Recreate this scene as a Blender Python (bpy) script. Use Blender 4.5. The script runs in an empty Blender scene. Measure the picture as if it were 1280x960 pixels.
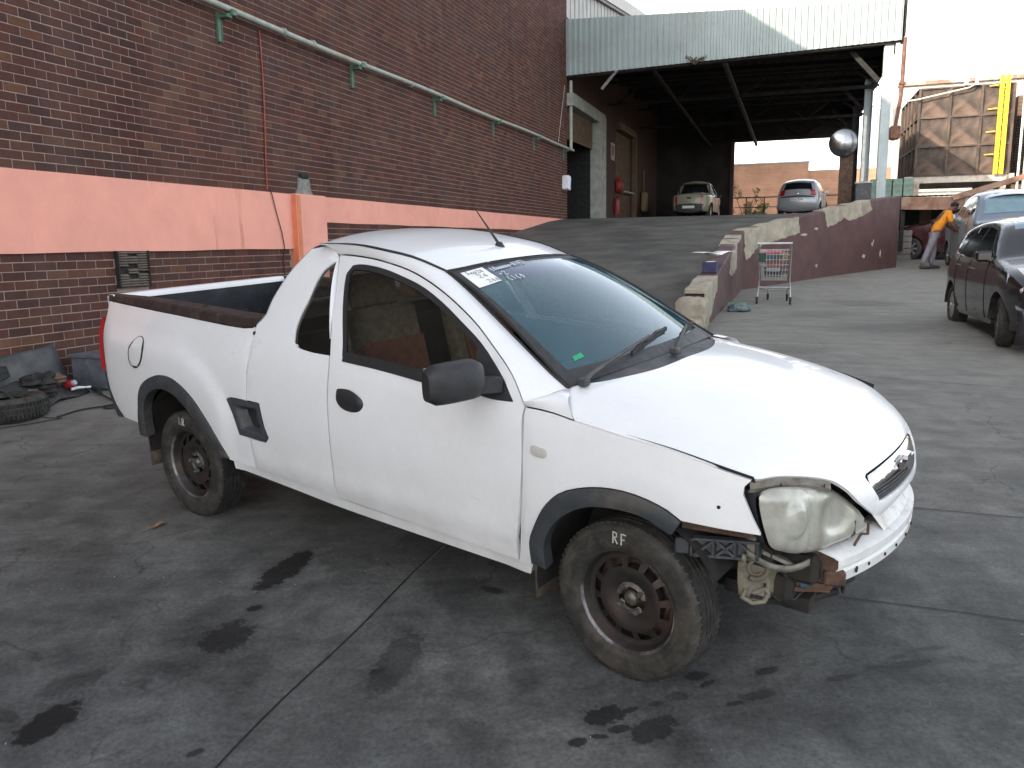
import bpy, bmesh, math, random
import numpy as np
from mathutils import Vector, Matrix, Euler
from mathutils.geometry import delaunay_2d_cdt
random.seed(7); rng = np.random.default_rng(7)
sc = bpy.context.scene
COL = sc.collection
R = math.radians
PI = math.pi

# ------------------------------------------------------------------ camera
def cam_rows(yaw, pitch, roll):
    f = np.array([math.cos(pitch)*math.cos(yaw), math.cos(pitch)*math.sin(yaw), -math.sin(pitch)])
    r = np.array([math.sin(yaw), -math.cos(yaw), 0.])
    d = np.cross(f, r)
    return (math.cos(roll)*r+math.sin(roll)*d, -math.sin(roll)*r+math.cos(roll)*d, f)
cr, cd, cf = cam_rows(PI/2, R(10.2), R(1.0))
cam = bpy.data.cameras.new('camera'); cam_o = bpy.data.objects.new('camera', cam); COL.objects.link(cam_o)
cam.sensor_width = 36; cam.lens = 1015*36/1280; cam.clip_start = .05; cam.clip_end = 2000
cam_o.matrix_world = Matrix(((cr[0], -cd[0], -cf[0], 0), (cr[1], -cd[1], -cf[1], 0), (cr[2], -cd[2], -cf[2], 1.70), (0, 0, 0, 1)))
sc.camera = cam_o

# yard frame: s runs along the brick wall away from the camera, q is the distance out from the wall
TH = R(19); DV = Vector((math.sin(TH), math.cos(TH), 0)); NV = Vector((math.cos(TH), -math.sin(TH), 0)); DW = 6.6
def sq(s, q, z=0.): 
    v = DV*s+NV*(q-DW); return Vector((v.x, v.y, z))
YAW_S = PI/2-TH           # heading of +s
# ------------------------------------------------------------------ light
sun_dir = NV*1.0+DV*1.6+Vector((0, 0, -.7)); sun_dir.normalize()     # direction the light travels
elev = math.asin(-sun_dir.z); az = math.atan2(-sun_dir.x, -sun_dir.y)  # compass bearing of the sun
w = bpy.data.worlds.new('World'); sc.world = w; w.use_nodes = True
nt = w.node_tree; bg = nt.nodes['Background']; sky = nt.nodes.new('ShaderNodeTexSky'); sky.sky_type = 'NISHITA'
sky.sun_disc = False; sky.sun_elevation = elev; sky.sun_rotation = az; sky.altitude = 1200
sky.air_density = 1.0; sky.dust_density = 4.0; sky.ozone_density = .6
hs = nt.nodes.new('ShaderNodeHueSaturation'); hs.inputs['Saturation'].default_value = .32; nt.links.new(sky.outputs[0], hs.inputs['Color'])   # sky blue washed out towards white
wm = nt.nodes.new('ShaderNodeMix'); wm.data_type = 'RGBA'; wm.blend_type = 'MULTIPLY'; wm.inputs[0].default_value = 1; nt.links.new(hs.outputs[0], wm.inputs[6]); wm.inputs[7].default_value = (1.0, .99, .985, 1); nt.links.new(wm.outputs[2], bg.inputs[0]); bg.inputs[1].default_value = .15
sl = bpy.data.lights.new('sun', 'SUN'); sl.energy = 2.3; sl.angle = R(.5); sl.color = (1, .86, .68)
so = bpy.data.objects.new('sun', sl); COL.objects.link(so); so.rotation_euler = sun_dir.to_track_quat('-Z', 'Y').to_euler()
so.location = (0, 0, 40)
vs = sc.view_settings; vs.view_transform = 'Standard'; vs.look = 'None'; vs.gamma = 1; vs.exposure = 1.95
sc.render.engine = 'CYCLES'
try: sc.cycles.max_bounces = 8; sc.cycles.transparent_max_bounces = 12
except Exception: pass

# ------------------------------------------------------------------ helpers
def new_mat(name):
    m = bpy.data.materials.new(name); m.use_nodes = True
    return m, m.node_tree, m.node_tree.nodes['Principled BSDF']
def N(nt, t, **kw):
    n = nt.nodes.new(t)
    for k, v in kw.items():
        if k in n.inputs.keys() and not hasattr(n, k): n.inputs[k].default_value = v
        else: setattr(n, k, v)
    return n
def ramp(nt, fac, stops):
    r = nt.nodes.new('ShaderNodeValToRGB'); e = r.color_ramp.elements
    while len(e) < len(stops): e.new(.5)
    for i, (p, c) in enumerate(stops):
        e[i].position = p; e[i].color = (c[0], c[1], c[2], 1) if hasattr(c, '__len__') else (c, c, c, 1)
    nt.links.new(fac, r.inputs[0]); return r.outputs[0]
def mix(nt, fac, a, b, mode='MIX'):
    m = nt.nodes.new('ShaderNodeMix'); m.data_type = 'RGBA'; m.blend_type = mode
    for i, v in ((0, fac), (6, a), (7, b)):
        if isinstance(v, bpy.types.NodeSocket): nt.links.new(v, m.inputs[i])
        elif i == 0: m.inputs[0].default_value = v
        else: m.inputs[i].default_value = (v[0], v[1], v[2], 1)
    return m.outputs[2]
def math_n(nt, op, a, b=None, clamp=False):
    m = nt.nodes.new('ShaderNodeMath'); m.operation = op; m.use_clamp = clamp
    for i, v in ((0, a), (1, b)):
        if v is None: continue
        if isinstance(v, bpy.types.NodeSocket): nt.links.new(v, m.inputs[i])
        else: m.inputs[i].default_value = v
    return m.outputs[0]
def coord(nt, kind='Object', scale=None):
    t = nt.nodes.new('ShaderNodeTexCoord'); o = t.outputs[kind]
    if scale is not None:
        mp = nt.nodes.new('ShaderNodeMapping'); mp.inputs[3].default_value = scale; nt.links.new(o, mp.inputs[0]); o = mp.outputs[0]
    return o
def noise(nt, vec, scale, detail=6, rough=.6, dist=0.):
    n = nt.nodes.new('ShaderNodeTexNoise'); n.inputs['Scale'].default_value = scale; n.inputs['Detail'].default_value = detail
    n.inputs['Roughness'].default_value = rough; n.inputs['Distortion'].default_value = dist; nt.links.new(vec, n.inputs['Vector']); return n.outputs[0]
def bump(nt, bs, h, strength=.3, dist=.01):
    b = nt.nodes.new('ShaderNodeBump'); b.inputs['Strength'].default_value = strength; b.inputs['Distance'].default_value = dist
    nt.links.new(h, b.inputs['Height']); nt.links.new(b.outputs[0], bs.inputs['Normal'])
def pm(name, col, rough=.6, metal=0., var=.25, scale=8., bmp=.0, dirt=None, dirtamt=.5, coat=0., bscale=None, spec=.5):
    """a plain material whose colour wanders with noise, with an optional second (dirt, rust) colour in patches"""
    m, nt, bs = new_mat(name); v = coord(nt)
    n = noise(nt, v, scale); f = ramp(nt, n, [(.3, 1-var), (.7, 1+var*.6)])
    c = mix(nt, 1.0, col, f, 'MULTIPLY')
    if dirt is not None:
        d = noise(nt, v, scale*.45, 8, .7, .4); df = ramp(nt, d, [(.62-dirtamt*.35, 0.), (.78-dirtamt*.25, 1.)]); c = mix(nt, df, c, dirt)
    nt.links.new(c, bs.inputs['Base Color'])
    rr = ramp(nt, n, [(.2, min(1, rough*1.25)), (.8, rough*.8)]); nt.links.new(rr, bs.inputs['Roughness'])
    bs.inputs['Metallic'].default_value = metal; bs.inputs['Coat Weight'].default_value = coat; bs.inputs['Coat Roughness'].default_value = .08
    bs.inputs['Specular IOR Level'].default_value = spec
    if bmp: bump(nt, bs, noise(nt, v, bscale or scale*6, 5), bmp, .01)
    return m

class MB:
    def __init__(s): s.v = []; s.f = []; s.mi = []; s.cur = 0
    def add(s, vs, fs):
        o = len(s.v); s.v.extend([tuple(x) for x in vs]); s.f.extend([tuple(i+o for i in f) for f in fs]); s.mi.extend([s.cur]*len(fs)); return s
    def box(s, c, d, rz=0, M=None, bev=0.):
        hx, hy, hz = d[0]/2, d[1]/2, d[2]/2
        if bev > 0:
            b = min(bev, hx*.45, hy*.45, hz*.45); vs = []; idx = {}
            for sx in (-1, 1):
                for sy in (-1, 1):
                    for sz in (-1, 1):
                        for a in range(3):
                            p = [sx*(hx-b), sy*(hy-b), sz*(hz-b)]; p[a] += (sx, sy, sz)[a]*b
                            idx[(sx, sy, sz, a)] = len(vs); vs.append(p)
            fs = []
            for a in range(3):
                u, w_ = [(1, 2), (2, 0), (0, 1)][a]
                for sg in (-1, 1):
                    q = []
                    for (su, sw) in ((-1, -1), (1, -1), (1, 1), (-1, 1)):
                        k = [0, 0, 0]; k[a] = sg; k[u] = su; k[w_] = sw; q.append(idx[(k[0], k[1], k[2], a)])
                    fs.append(q if sg > 0 else q[::-1])
            for a in range(3):
                u, w_ = [(1, 2), (2, 0), (0, 1)][a]
                for su in (-1, 1):
                    for sw in (-1, 1):
                        k1 = [0, 0, 0]; k1[u] = su; k1[w_] = sw; k2 = list(k1); k1[a] = -1; k2[a] = 1
                        q = [idx[(*k1, u)], idx[(*k2, u)], idx[(*k2, w_)], idx[(*k1, w_)]]
                        fs.append(q if su*sw > 0 else q[::-1])
            for sx in (-1, 1):
                for sy in (-1, 1):
                    for sz in (-1, 1):
                        q = [idx[(sx, sy, sz, 0)], idx[(sx, sy, sz, 1)], idx[(sx, sy, sz, 2)]]
                        fs.append(q if sx*sy*sz > 0 else q[::-1])
        else:
            vs = [(x, y, z) for x in (-hx, hx) for y in (-hy, hy) for z in (-hz, hz)]
            fs = [(0, 1, 3, 2), (4, 6, 7, 5), (0, 4, 5, 1), (2, 3, 7, 6), (0, 2, 6, 4), (1, 5, 7, 3)]
        if M is None: M = Matrix.Translation(c) @ Matrix.Rotation(rz, 4, 'Z')
        else: M = Matrix.Translation(c) @ M
        return s.add([M @ Vector(p) for p in vs], fs)
    def beam(s, a, b, wd, ht, up=(0, 0, 1)):
        a = Vector(a); b = Vector(b); x = (b-a); L = x.length; x.normalize(); y = Vector(up).cross(x)
        if y.length < 1e-4: y = Vector((1, 0, 0)).cross(x)
        y.normalize(); z = x.cross(y)
        M = Matrix((x, y, z)).transposed().to_4x4(); return s.box((a+b)/2, (L, wd, ht), M=M)
    def tube(s, pts, r, n=8, closed=False, cap=True):
        pts = [Vector(p) for p in pts]; rs = r if hasattr(r, '__len__') else [r]*len(pts)
        o = len(s.v); m = len(pts); prev = None; vs = []
        for i, p in enumerate(pts):
            a = pts[(i-1) % m] if (closed or i > 0) else p; b = pts[(i+1) % m] if (closed or i < m-1) else p
            t = (b-a).normalized() if (b-a).length > 1e-9 else Vector((0, 0, 1))
            if prev is None:
                u = t.cross(Vector((0, 0, 1)));
                if u.length < .05: u = t.cross(Vector((1, 0, 0)))
            else: u = prev-t*prev.dot(t)
            u.normalize(); prev = u; v = t.cross(u)
            for k in range(n):
                an = 2*PI*k/n; vs.append(p+(u*math.cos(an)+v*math.sin(an))*rs[i])
        fs = []
        for i in range(m if closed else m-1):
            j = (i+1) % m
            for k in range(n):
                k2 = (k+1) % n; fs.append((i*n+k, i*n+k2, j*n+k2, j*n+k))
        if cap and not closed: fs.append(tuple(range(n))[::-1]); fs.append(tuple((m-1)*n+k for k in range(n)))
        return s.add(vs, fs)
    def lathe(s, prof, n=32, axis='Y', c=(0, 0, 0), a0=0., a1=2*PI):
        """prof: (radius, offset along axis)"""
        full = abs(a1-a0-2*PI) < 1e-6; m = n if full else n+1; vs = []
        for k in range(m):
            a = a0+(a1-a0)*k/n; ca, sa = math.cos(a), math.sin(a)
            for (r, h) in prof:
                p = {'Y': (r*ca, h, r*sa), 'Z': (r*ca, r*sa, h), 'X': (h, r*ca, r*sa)}[axis]
                vs.append((p[0]+c[0], p[1]+c[1], p[2]+c[2]))
        L = len(prof); fs = []
        for k in range(n):
            k2 = (k+1) % m
            for i in range(L-1): fs.append((k*L+i, k*L+i+1, k2*L+i+1, k2*L+i))
        return s.add(vs, fs)
    def grid(s, P, flip=False):
        P = np.asarray(P); a, b = P.shape[:2]; vs = P.reshape(-1, 3)
        fs = [(i*b+j, i*b+j+1, (i+1)*b+j+1, (i+1)*b+j) for i in range(a-1) for j in range(b-1)]
        if flip: fs = [f[::-1] for f in fs]
        return s.add(vs, fs)
    def prism(s, poly, z0, z1, M=None):
        n = len(poly); vs = [(p[0], p[1], z0) for p in poly]+[(p[0], p[1], z1) for p in poly]
        if M is not None: vs = [M @ Vector(v) for v in vs]
        fs = [tuple(range(n))[::-1], tuple(range(n, 2*n))]+[(i, (i+1) % n, n+(i+1) % n, n+i) for i in range(n)]
        return s.add(vs, fs)
    def build(s, name, mats, parent=None, smooth=None, loc=None, recalc=False):
        me = bpy.data.meshes.new(name); me.from_pydata(s.v, [], s.f)
        mats = mats if isinstance(mats, (list, tuple)) else [mats]
        for m in mats: me.materials.append(m)
        if len(mats) > 1: me.polygons.foreach_set('material_index', s.mi)
        if recalc:
            bm = bmesh.new(); bm.from_mesh(me); bmesh.ops.remove_doubles(bm, verts=bm.verts, dist=1e-5); bmesh.ops.recalc_face_normals(bm, faces=bm.faces); bm.to_mesh(me); bm.free()
        me.validate(); me.update()
        if smooth is not None:
            me.polygons.foreach_set('use_smooth', [True]*len(me.polygons)); me.set_sharp_from_angle(angle=R(smooth))
        o = bpy.data.objects.new(name, me); COL.objects.link(o)
        if parent is not None: o.parent = parent
        if loc is not None: o.location = loc
        return o
def tag(o, label=None, cat=None, group=None, kind=None):
    if label: o['label'] = label
    if cat: o['category'] = cat
    if group: o['group'] = group
    if kind: o['kind'] = kind
    return o
def thing(name, label, cat, loc=(0, 0, 0), rz=0., group=None, M=None):
    o = bpy.data.objects.new(name, None); COL.objects.link(o); o.empty_display_size = .2
    if M is not None: o.matrix_world = M
    else: o.location = loc; o.rotation_euler = (0, 0, rz)
    return tag(o, label, cat, group)
def child(name, me, parent, M=None):
    o = bpy.data.objects.new(name, me); COL.objects.link(o); o.parent = parent
    if M is not None: o.matrix_local = M
    return o
def copy_tree(o, parent=None, skip=()):
    c = o.copy(); COL.objects.link(c)
    if parent is not None: c.parent = parent
    for ch in list(o.children): copy_tree(ch, c)
    return c
def mirror_me(o, name=None, parent=None):
    """mirror image (y -> -y) of a part as its own object"""
    me = o.data.copy(); n = len(me.vertices); co = np.empty(n*3, 'f'); me.vertices.foreach_get('co', co); co[1::3] *= -1; me.vertices.foreach_set('co', co); me.flip_normals(); me.update()
    c = bpy.data.objects.new(name or o.name.split('.')[0], me); COL.objects.link(c); c.parent = parent if parent is not None else o.parent
    if 'label' in o.keys(): c['label'] = o['label']
    return c

def smooth_poly(pts, closed=True, step=.02, corner=38):
    """Catmull-Rom through traced points, keeping sharp corners; resampled at about step"""
    P = [np.array(p, float) for p in pts]; n = len(P); out = []
    def ang(i):
        if not closed and i in (0, n-1): return 180.
        a = P[i]-P[i-1]; b = P[(i+1) % n]-P[i]; c = float(a@b)/(np.linalg.norm(a)*np.linalg.norm(b)+1e-12)
        return math.degrees(math.acos(max(-1, min(1, c))))
    cor = [ang(i) > corner for i in range(n)]
    for i in range(n if closed else n-1):
        p1 = P[i]; p2 = P[(i+1) % n]
        p0 = P[i-1] if (not cor[i]) else 2*p1-p2
        p3 = P[(i+2) % n] if (not cor[(i+1) % n]) else 2*p2-p1
        m = max(1, int(np.linalg.norm(p2-p1)/step))
        for k in range(m):
            u = k/m; out.append(.5*((2*p1)+(-p0+p2)*u+(2*p0-5*p1+4*p2-p3)*u*u+(-p0+3*p1-3*p2+p3)*u**3))
    if not closed: out.append(P[-1])
    return np.array(out)
def inside(P, poly):
    x = P[:, 0][:, None]; y = P[:, 1][:, None]; a = poly; b = np.roll(poly, -1, 0)
    c = ((a[:, 1] > y) != (b[:, 1] > y)); xi = (b[:, 0]-a[:, 0])*(y-a[:, 1])/np.where(b[:, 1]-a[:, 1] == 0, 1e-12, b[:, 1]-a[:, 1])+a[:, 0]
    return (np.sum(c & (x < xi), 1) % 2) == 1
def seg_dist(P, poly, closed=True):
    a = poly if closed else poly[:-1]; b = np.roll(poly, -1, 0) if closed else poly[1:]
    d = b-a; L = (d*d).sum(1)+1e-15
    t = np.clip(((P[:, None]-a[None])*d[None]).sum(2)/L, 0, 1); q = a[None]+t[..., None]*d[None]
    return np.sqrt(((P[:, None]-q)**2).sum(2)).min(1)
def inset(poly, e):
    n = len(poly); ar = .5*np.sum(poly[:, 0]*np.roll(poly[:, 1], -1)-np.roll(poly[:, 0], -1)*poly[:, 1])
    t = np.roll(poly, -1, 0)-np.roll(poly, 1, 0); t /= (np.linalg.norm(t, axis=1)[:, None]+1e-12)
    nn = np.stack([-t[:, 1], t[:, 0]], 1)*(1 if ar > 0 else -1); return poly+nn*e
def panel(name, outline, fn, mat, parent, holes=(), step=.05, thick=.012, rnd=.002, smooth=40, flip=False, extra=None, shift=0.):
    """a sheet cut to a 2-D outline (with holes), triangulated, laid on the surface fn(u,v)->xyz, with its edge folded inwards"""
    outline = np.asarray(outline, float); loops = [outline]+[np.asarray(h, float) for h in holes]
    lo = outline.min(0); hi = outline.max(0)
    gx = np.arange(lo[0]+step*.5, hi[0], step); gy = np.arange(lo[1]+step*.5, hi[1], step)
    if len(gx) and len(gy):
        Gp = np.array([(x+(step*.5 if j % 2 else 0), y) for j, y in enumerate(gy) for x in gx])
        ok = inside(Gp, outline)
        for h in loops[1:]: ok &= ~inside(Gp, h)
        Gp = Gp[ok]
        if len(Gp):
            dmin = np.full(len(Gp), 9.)
            for l in loops: dmin = np.minimum(dmin, seg_dist(Gp, l))
            Gp = Gp[dmin > step*.45]
    else: Gp = np.zeros((0, 2))
    V = []; E = []
    for l in loops:
        o = len(V); V.extend(l.tolist()); E.extend([(o+i, o+(i+1) % len(l)) for i in range(len(l))])
    nb = len(V)
    if extra is not None: V.extend(np.asarray(extra).tolist())
    V.extend(Gp.tolist())
    r = delaunay_2d_cdt([Vector(v) for v in V], E, [], 0, 1e-7)
    v2 = np.array([tuple(v) for v in r[0]]); F = np.array([f for f in r[2] if len(f) == 3])
    c = v2[F].mean(1); ok = inside(c, outline)
    for h in loops[1:]: ok &= ~inside(c, h)
    F = F[ok]
    a = v2[F]; ar = (a[:, 1, 0]-a[:, 0, 0])*(a[:, 2, 1]-a[:, 0, 1])-(a[:, 1, 1]-a[:, 0, 1])*(a[:, 2, 0]-a[:, 0, 0])
    F = F[np.abs(ar) > 1e-10]; ar = ar[np.abs(ar) > 1e-10]; F[ar < 0] = F[ar < 0][:, ::-1]
    h = 1e-3
    P = fn(v2[:, 0], v2[:, 1]); Pu = fn(v2[:, 0]+h, v2[:, 1])-P; Pv = fn(v2[:, 0], v2[:, 1]+h)-P
    nn = np.cross(Pu, Pv); nn /= (np.linalg.norm(nn, axis=1)[:, None]+1e-12)
    if flip: nn = -nn
    P = P+nn*shift
    cnt = {}
    for f in F:
        for i in range(3):
            e = (int(f[i]), int(f[(i+1) % 3])); k = (min(e), max(e))
            if k in cnt: cnt[k] = None
            else: cnt[k] = e
    be = [e for e in cnt.values() if e is not None]; bv = sorted({i for e in be for i in e})
    P2 = P.copy(); P2[bv] -= nn[bv]*rnd
    ix = {i: len(P2)+k for k, i in enumerate(bv)}
    vs = np.concatenate([P2, P[bv]-nn[bv]*(rnd+thick)]) if thick > 0 else P2
    fs = [tuple(int(i) for i in (f[::-1] if flip else f)) for f in F]
    if thick > 0:
        for a_, b_ in be: fs.append((b_, a_, ix[a_], ix[b_]) if not flip else (a_, b_, ix[b_], ix[a_]))
    m = MB(); m.add(vs, fs); return m.build(name, mat, parent, smooth)
def text_curve(name, txt, size, mat, parent, M, ext=.001):
    cu = bpy.data.curves.new(name, 'FONT'); cu.body = txt; cu.size = size; cu.extrude = ext; cu.align_x = 'CENTER'; cu.align_y = 'CENTER'
    o = bpy.data.objects.new(name, cu); COL.objects.link(o)
    dg = bpy.context.evaluated_depsgraph_get(); me = bpy.data.meshes.new_from_object(o.evaluated_get(dg)); bpy.data.objects.remove(o)
    me.materials.clear(); me.materials.append(mat); o = bpy.data.objects.new(name, me); COL.objects.link(o); o.parent = parent; o.matrix_local = M; return o
# ------------------------------------------------------------------ materials
def paint(name, col, rough=.22, dirt=(.25, .22, .19), amt=.25, metal=0., flake=0.):
    m, nt, bs = new_mat(name); v = coord(nt)
    n = noise(nt, v, 3.2, 8, .65); n2 = noise(nt, v, 45, 4, .6)
    sp = nt.nodes.new('ShaderNodeSeparateXYZ'); nt.links.new(v, sp.inputs[0])
    low = ramp(nt, sp.outputs[2], [(.28, 1.), (.62, 0.)])               # road dirt gathers along the sills
    d = math_n(nt, 'MULTIPLY', math_n(nt, 'ADD', math_n(nt, 'MULTIPLY', low, .55), .18), ramp(nt, n, [(.35, 0.), (.75, 1.)]))
    d = math_n(nt, 'MULTIPLY', d, amt*2.2, True)
    c = mix(nt, d, col, dirt); c = mix(nt, .06, c, ramp(nt, n2, [(.3, .5), (.7, 1.)]), 'MULTIPLY')
    nt.links.new(c, bs.inputs['Base Color']); bs.inputs['Metallic'].default_value = metal
    nt.links.new(ramp(nt, n, [(.3, rough), (.75, rough+.18)]), bs.inputs['Roughness'])
    bs.inputs['Coat Weight'].default_value = .6; bs.inputs['Coat Roughness'].default_value = .06
    bump(nt, bs, noise(nt, v, 5.5, 2), .04, .02)
    return m
M = {}
M['white'] = paint('white_paint', (.80, .81, .82), .26, amt=.26)
M['black_plastic'] = pm('black_plastic', (.022, .023, .025), .55, var=.3, scale=20, bmp=.12, bscale=300)
M['grey_plastic'] = pm('grey_plastic', (.045, .05, .056), .6, var=.25, scale=15, bmp=.1, bscale=250, dirt=(.1, .09, .08), dirtamt=.3)
M['trim'] = pm('wheel_arch_plastic', (.040, .046, .052), .62, var=.3, scale=9, dirt=(.10, .085, .07), dirtamt=.35, bmp=.08, bscale=200)
M['dark'] = pm('dark_underbody', (.012, .012, .012), .9, var=.5, scale=12, dirt=(.03, .022, .016), dirtamt=.5)
M['gap'] = pm('panel_gap_shadow', (.015, .015, .015), .9)
M['bedliner'] = pm('bed_lining', (.014, .017, .022), .6, var=.5, scale=14, dirt=(.10, .10, .10), dirtamt=.05, bmp=.3)
M['rail'] = pm('bed_rail_brown', (.038, .024, .022), .55, var=.5, scale=16, dirt=(.09, .075, .07), dirtamt=.3, bmp=.1)
M['tyre'] = pm('tyre_rubber', (.025, .024, .022), .8, var=.4, scale=18, dirt=(.07, .06, .048), dirtamt=.5, bmp=.2, bscale=160)
M['tread'] = pm('tyre_tread', (.021, .0205, .020), .85, var=.4, scale=25, dirt=(.06, .052, .045), dirtamt=.35, bmp=.2, bscale=120)
M['rim'] = pm('rusty_steel_rim', (.035, .032, .030), .5, .35, var=.5, scale=18, dirt=(.062, .030, .024), dirtamt=.42, bmp=.15)
M['lip'] = pm('scuffed_rim_lip', (.07, .068, .066), .4, .4, var=.6, scale=9, dirt=(.42, .42, .42), dirtamt=.42)
M['hub'] = pm('hub_metal', (.24, .23, .21), .45, .7, var=.5, scale=40, dirt=(.09, .07, .05), dirtamt=.5, bmp=.2)
M['rust'] = pm('rusty_steel', (.085, .048, .032), .85, var=.6, scale=20, dirt=(.045, .03, .022), dirtamt=.4, bmp=.4)
M['mud'] = pm('muddy_plastic', (.085, .064, .050), .85, var=.5, scale=10, dirt=(.14, .10, .07), dirtamt=.45, bmp=.3)
M['oldmetal'] = pm('dusty_bare_metal', (.21, .20, .17), .65, .2, var=.4, scale=22, dirt=(.10, .08, .06), dirtamt=.45, bmp=.2)
M['horn'] = pm('dusty_horn', (.20, .18, .135), .75, .1, var=.35, scale=18, dirt=(.08, .07, .055), dirtamt=.4, bmp=.2)
M['beam'] = pm('chipped_white_beam', (.68, .69, .68), .45, var=.12, scale=14, dirt=(.33, .20, .11), dirtamt=.24, bmp=.1)
M['chrome'] = pm('chrome', (.60, .59, .585), .12, 1., var=.12, scale=25)
M['red_lens'] = pm('red_lens', (.42, .012, .018), .15, coat=.8, var=.2)
M['clear_lens'] = pm('clear_lens', (.52, .50, .46), .12, coat=.6, var=.15)
M['paper'] = pm('paper_label', (.82, .82, .80), .6, var=.06, scale=30)
M['ink'] = pm('ink', (.05, .05, .07), .7)
M['chalk'] = pm('chalk', (.55, .55, .53), .9, var=.4, scale=180)
M['inkwhite'] = pm('white_marker', (.62, .66, .72), .7, var=.25, scale=90)
M['green_disc'] = pm('green_licence_disc', (.01, .32, .14), .5)
M['seat'] = pm('seat_cloth', (.20, .17, .12), .9, var=.4, scale=30, bmp=.3)
M['red_brown_panel'] = pm('red_brown_tone', (.22, .085, .055), .9, var=.3, scale=30)
M['interior'] = pm('interior_plastic', (.09, .11, .115), .7, var=.3)
M['cardboard'] = pm('cardboard', (.30, .22, .12), .85, var=.25, scale=12)
M['rubber'] = pm('black_rubber', (.016, .016, .017), .7)
# head lamp lens: hazed, yellowed plastic
m, nt, bs = new_mat('hazed_lamp_lens'); v = coord(nt)
c = ramp(nt, noise(nt, v, 7, 6, .6, .6), [(.3, (.27, .265, .215)), (.5, (.41, .41, .36)), (.72, (.57, .57, .53))])
nt.links.new(c, bs.inputs['Base Color']); bs.inputs['Roughness'].default_value = .3; bs.inputs['Coat Weight'].default_value = .5; bs.inputs['Coat Roughness'].default_value = .2; bs.inputs['Metallic'].default_value = .25
M['lamp'] = m
# glass: clear glass that mirrors more at grazing angles, with optional diffuse colour
def glass(name, tint, refl=1.0, body=None, bodyamt=0.):
    m, nt, bs = new_mat(name); nt.nodes.remove(bs); out = nt.nodes['Material Output']
    tr = nt.nodes.new('ShaderNodeBsdfTransparent'); tr.inputs[0].default_value = (*tint, 1)
    gl = nt.nodes.new('ShaderNodeBsdfGlossy'); gl.inputs['Roughness'].default_value = .02; gl.inputs[0].default_value = (.95, .98, 1, 1)
    fr = nt.nodes.new('ShaderNodeFresnel'); fr.inputs[0].default_value = 1.52
    base = tr.outputs[0]
    if body is not None:
        df = nt.nodes.new('ShaderNodeBsdfDiffuse'); v = coord(nt)
        nt.links.new(mix(nt, .5, body, ramp(nt, noise(nt, v, 6), [(.3, .5), (.7, 1.2)]), 'MULTIPLY'), df.inputs[0])
        mx0 = nt.nodes.new('ShaderNodeMixShader'); mx0.inputs[0].default_value = bodyamt; nt.links.new(base, mx0.inputs[1]); nt.links.new(df.outputs[0], mx0.inputs[2]); base = mx0.outputs[0]
    f = math_n(nt, 'MULTIPLY', fr.outputs[0], refl, True)
    mx = nt.nodes.new('ShaderNodeMixShader'); nt.links.new(f, mx.inputs[0]); nt.links.new(base, mx.inputs[1]); nt.links.new(gl.outputs[0], mx.inputs[2]); nt.links.new(mx.outputs[0], out.inputs[0])
    return m
M['wind'] = glass('windscreen_glass', (.55, .72, .74), 1.05, (.06, .20, .26), .32)  # diffuse teal puts the reflected sky into the glass colour
M['side_glass'] = glass('side_glass', (.80, .82, .78), 1.0, (.08, .08, .07), .06)
M['dark_glass'] = pm('dark_car_glass', (.012, .014, .016), .06, coat=.5, var=.1)
M['shade_band'] = glass('windscreen_shade_band', (.25, .32, .45), 1.2, (.06, .10, .20), .55)
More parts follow.
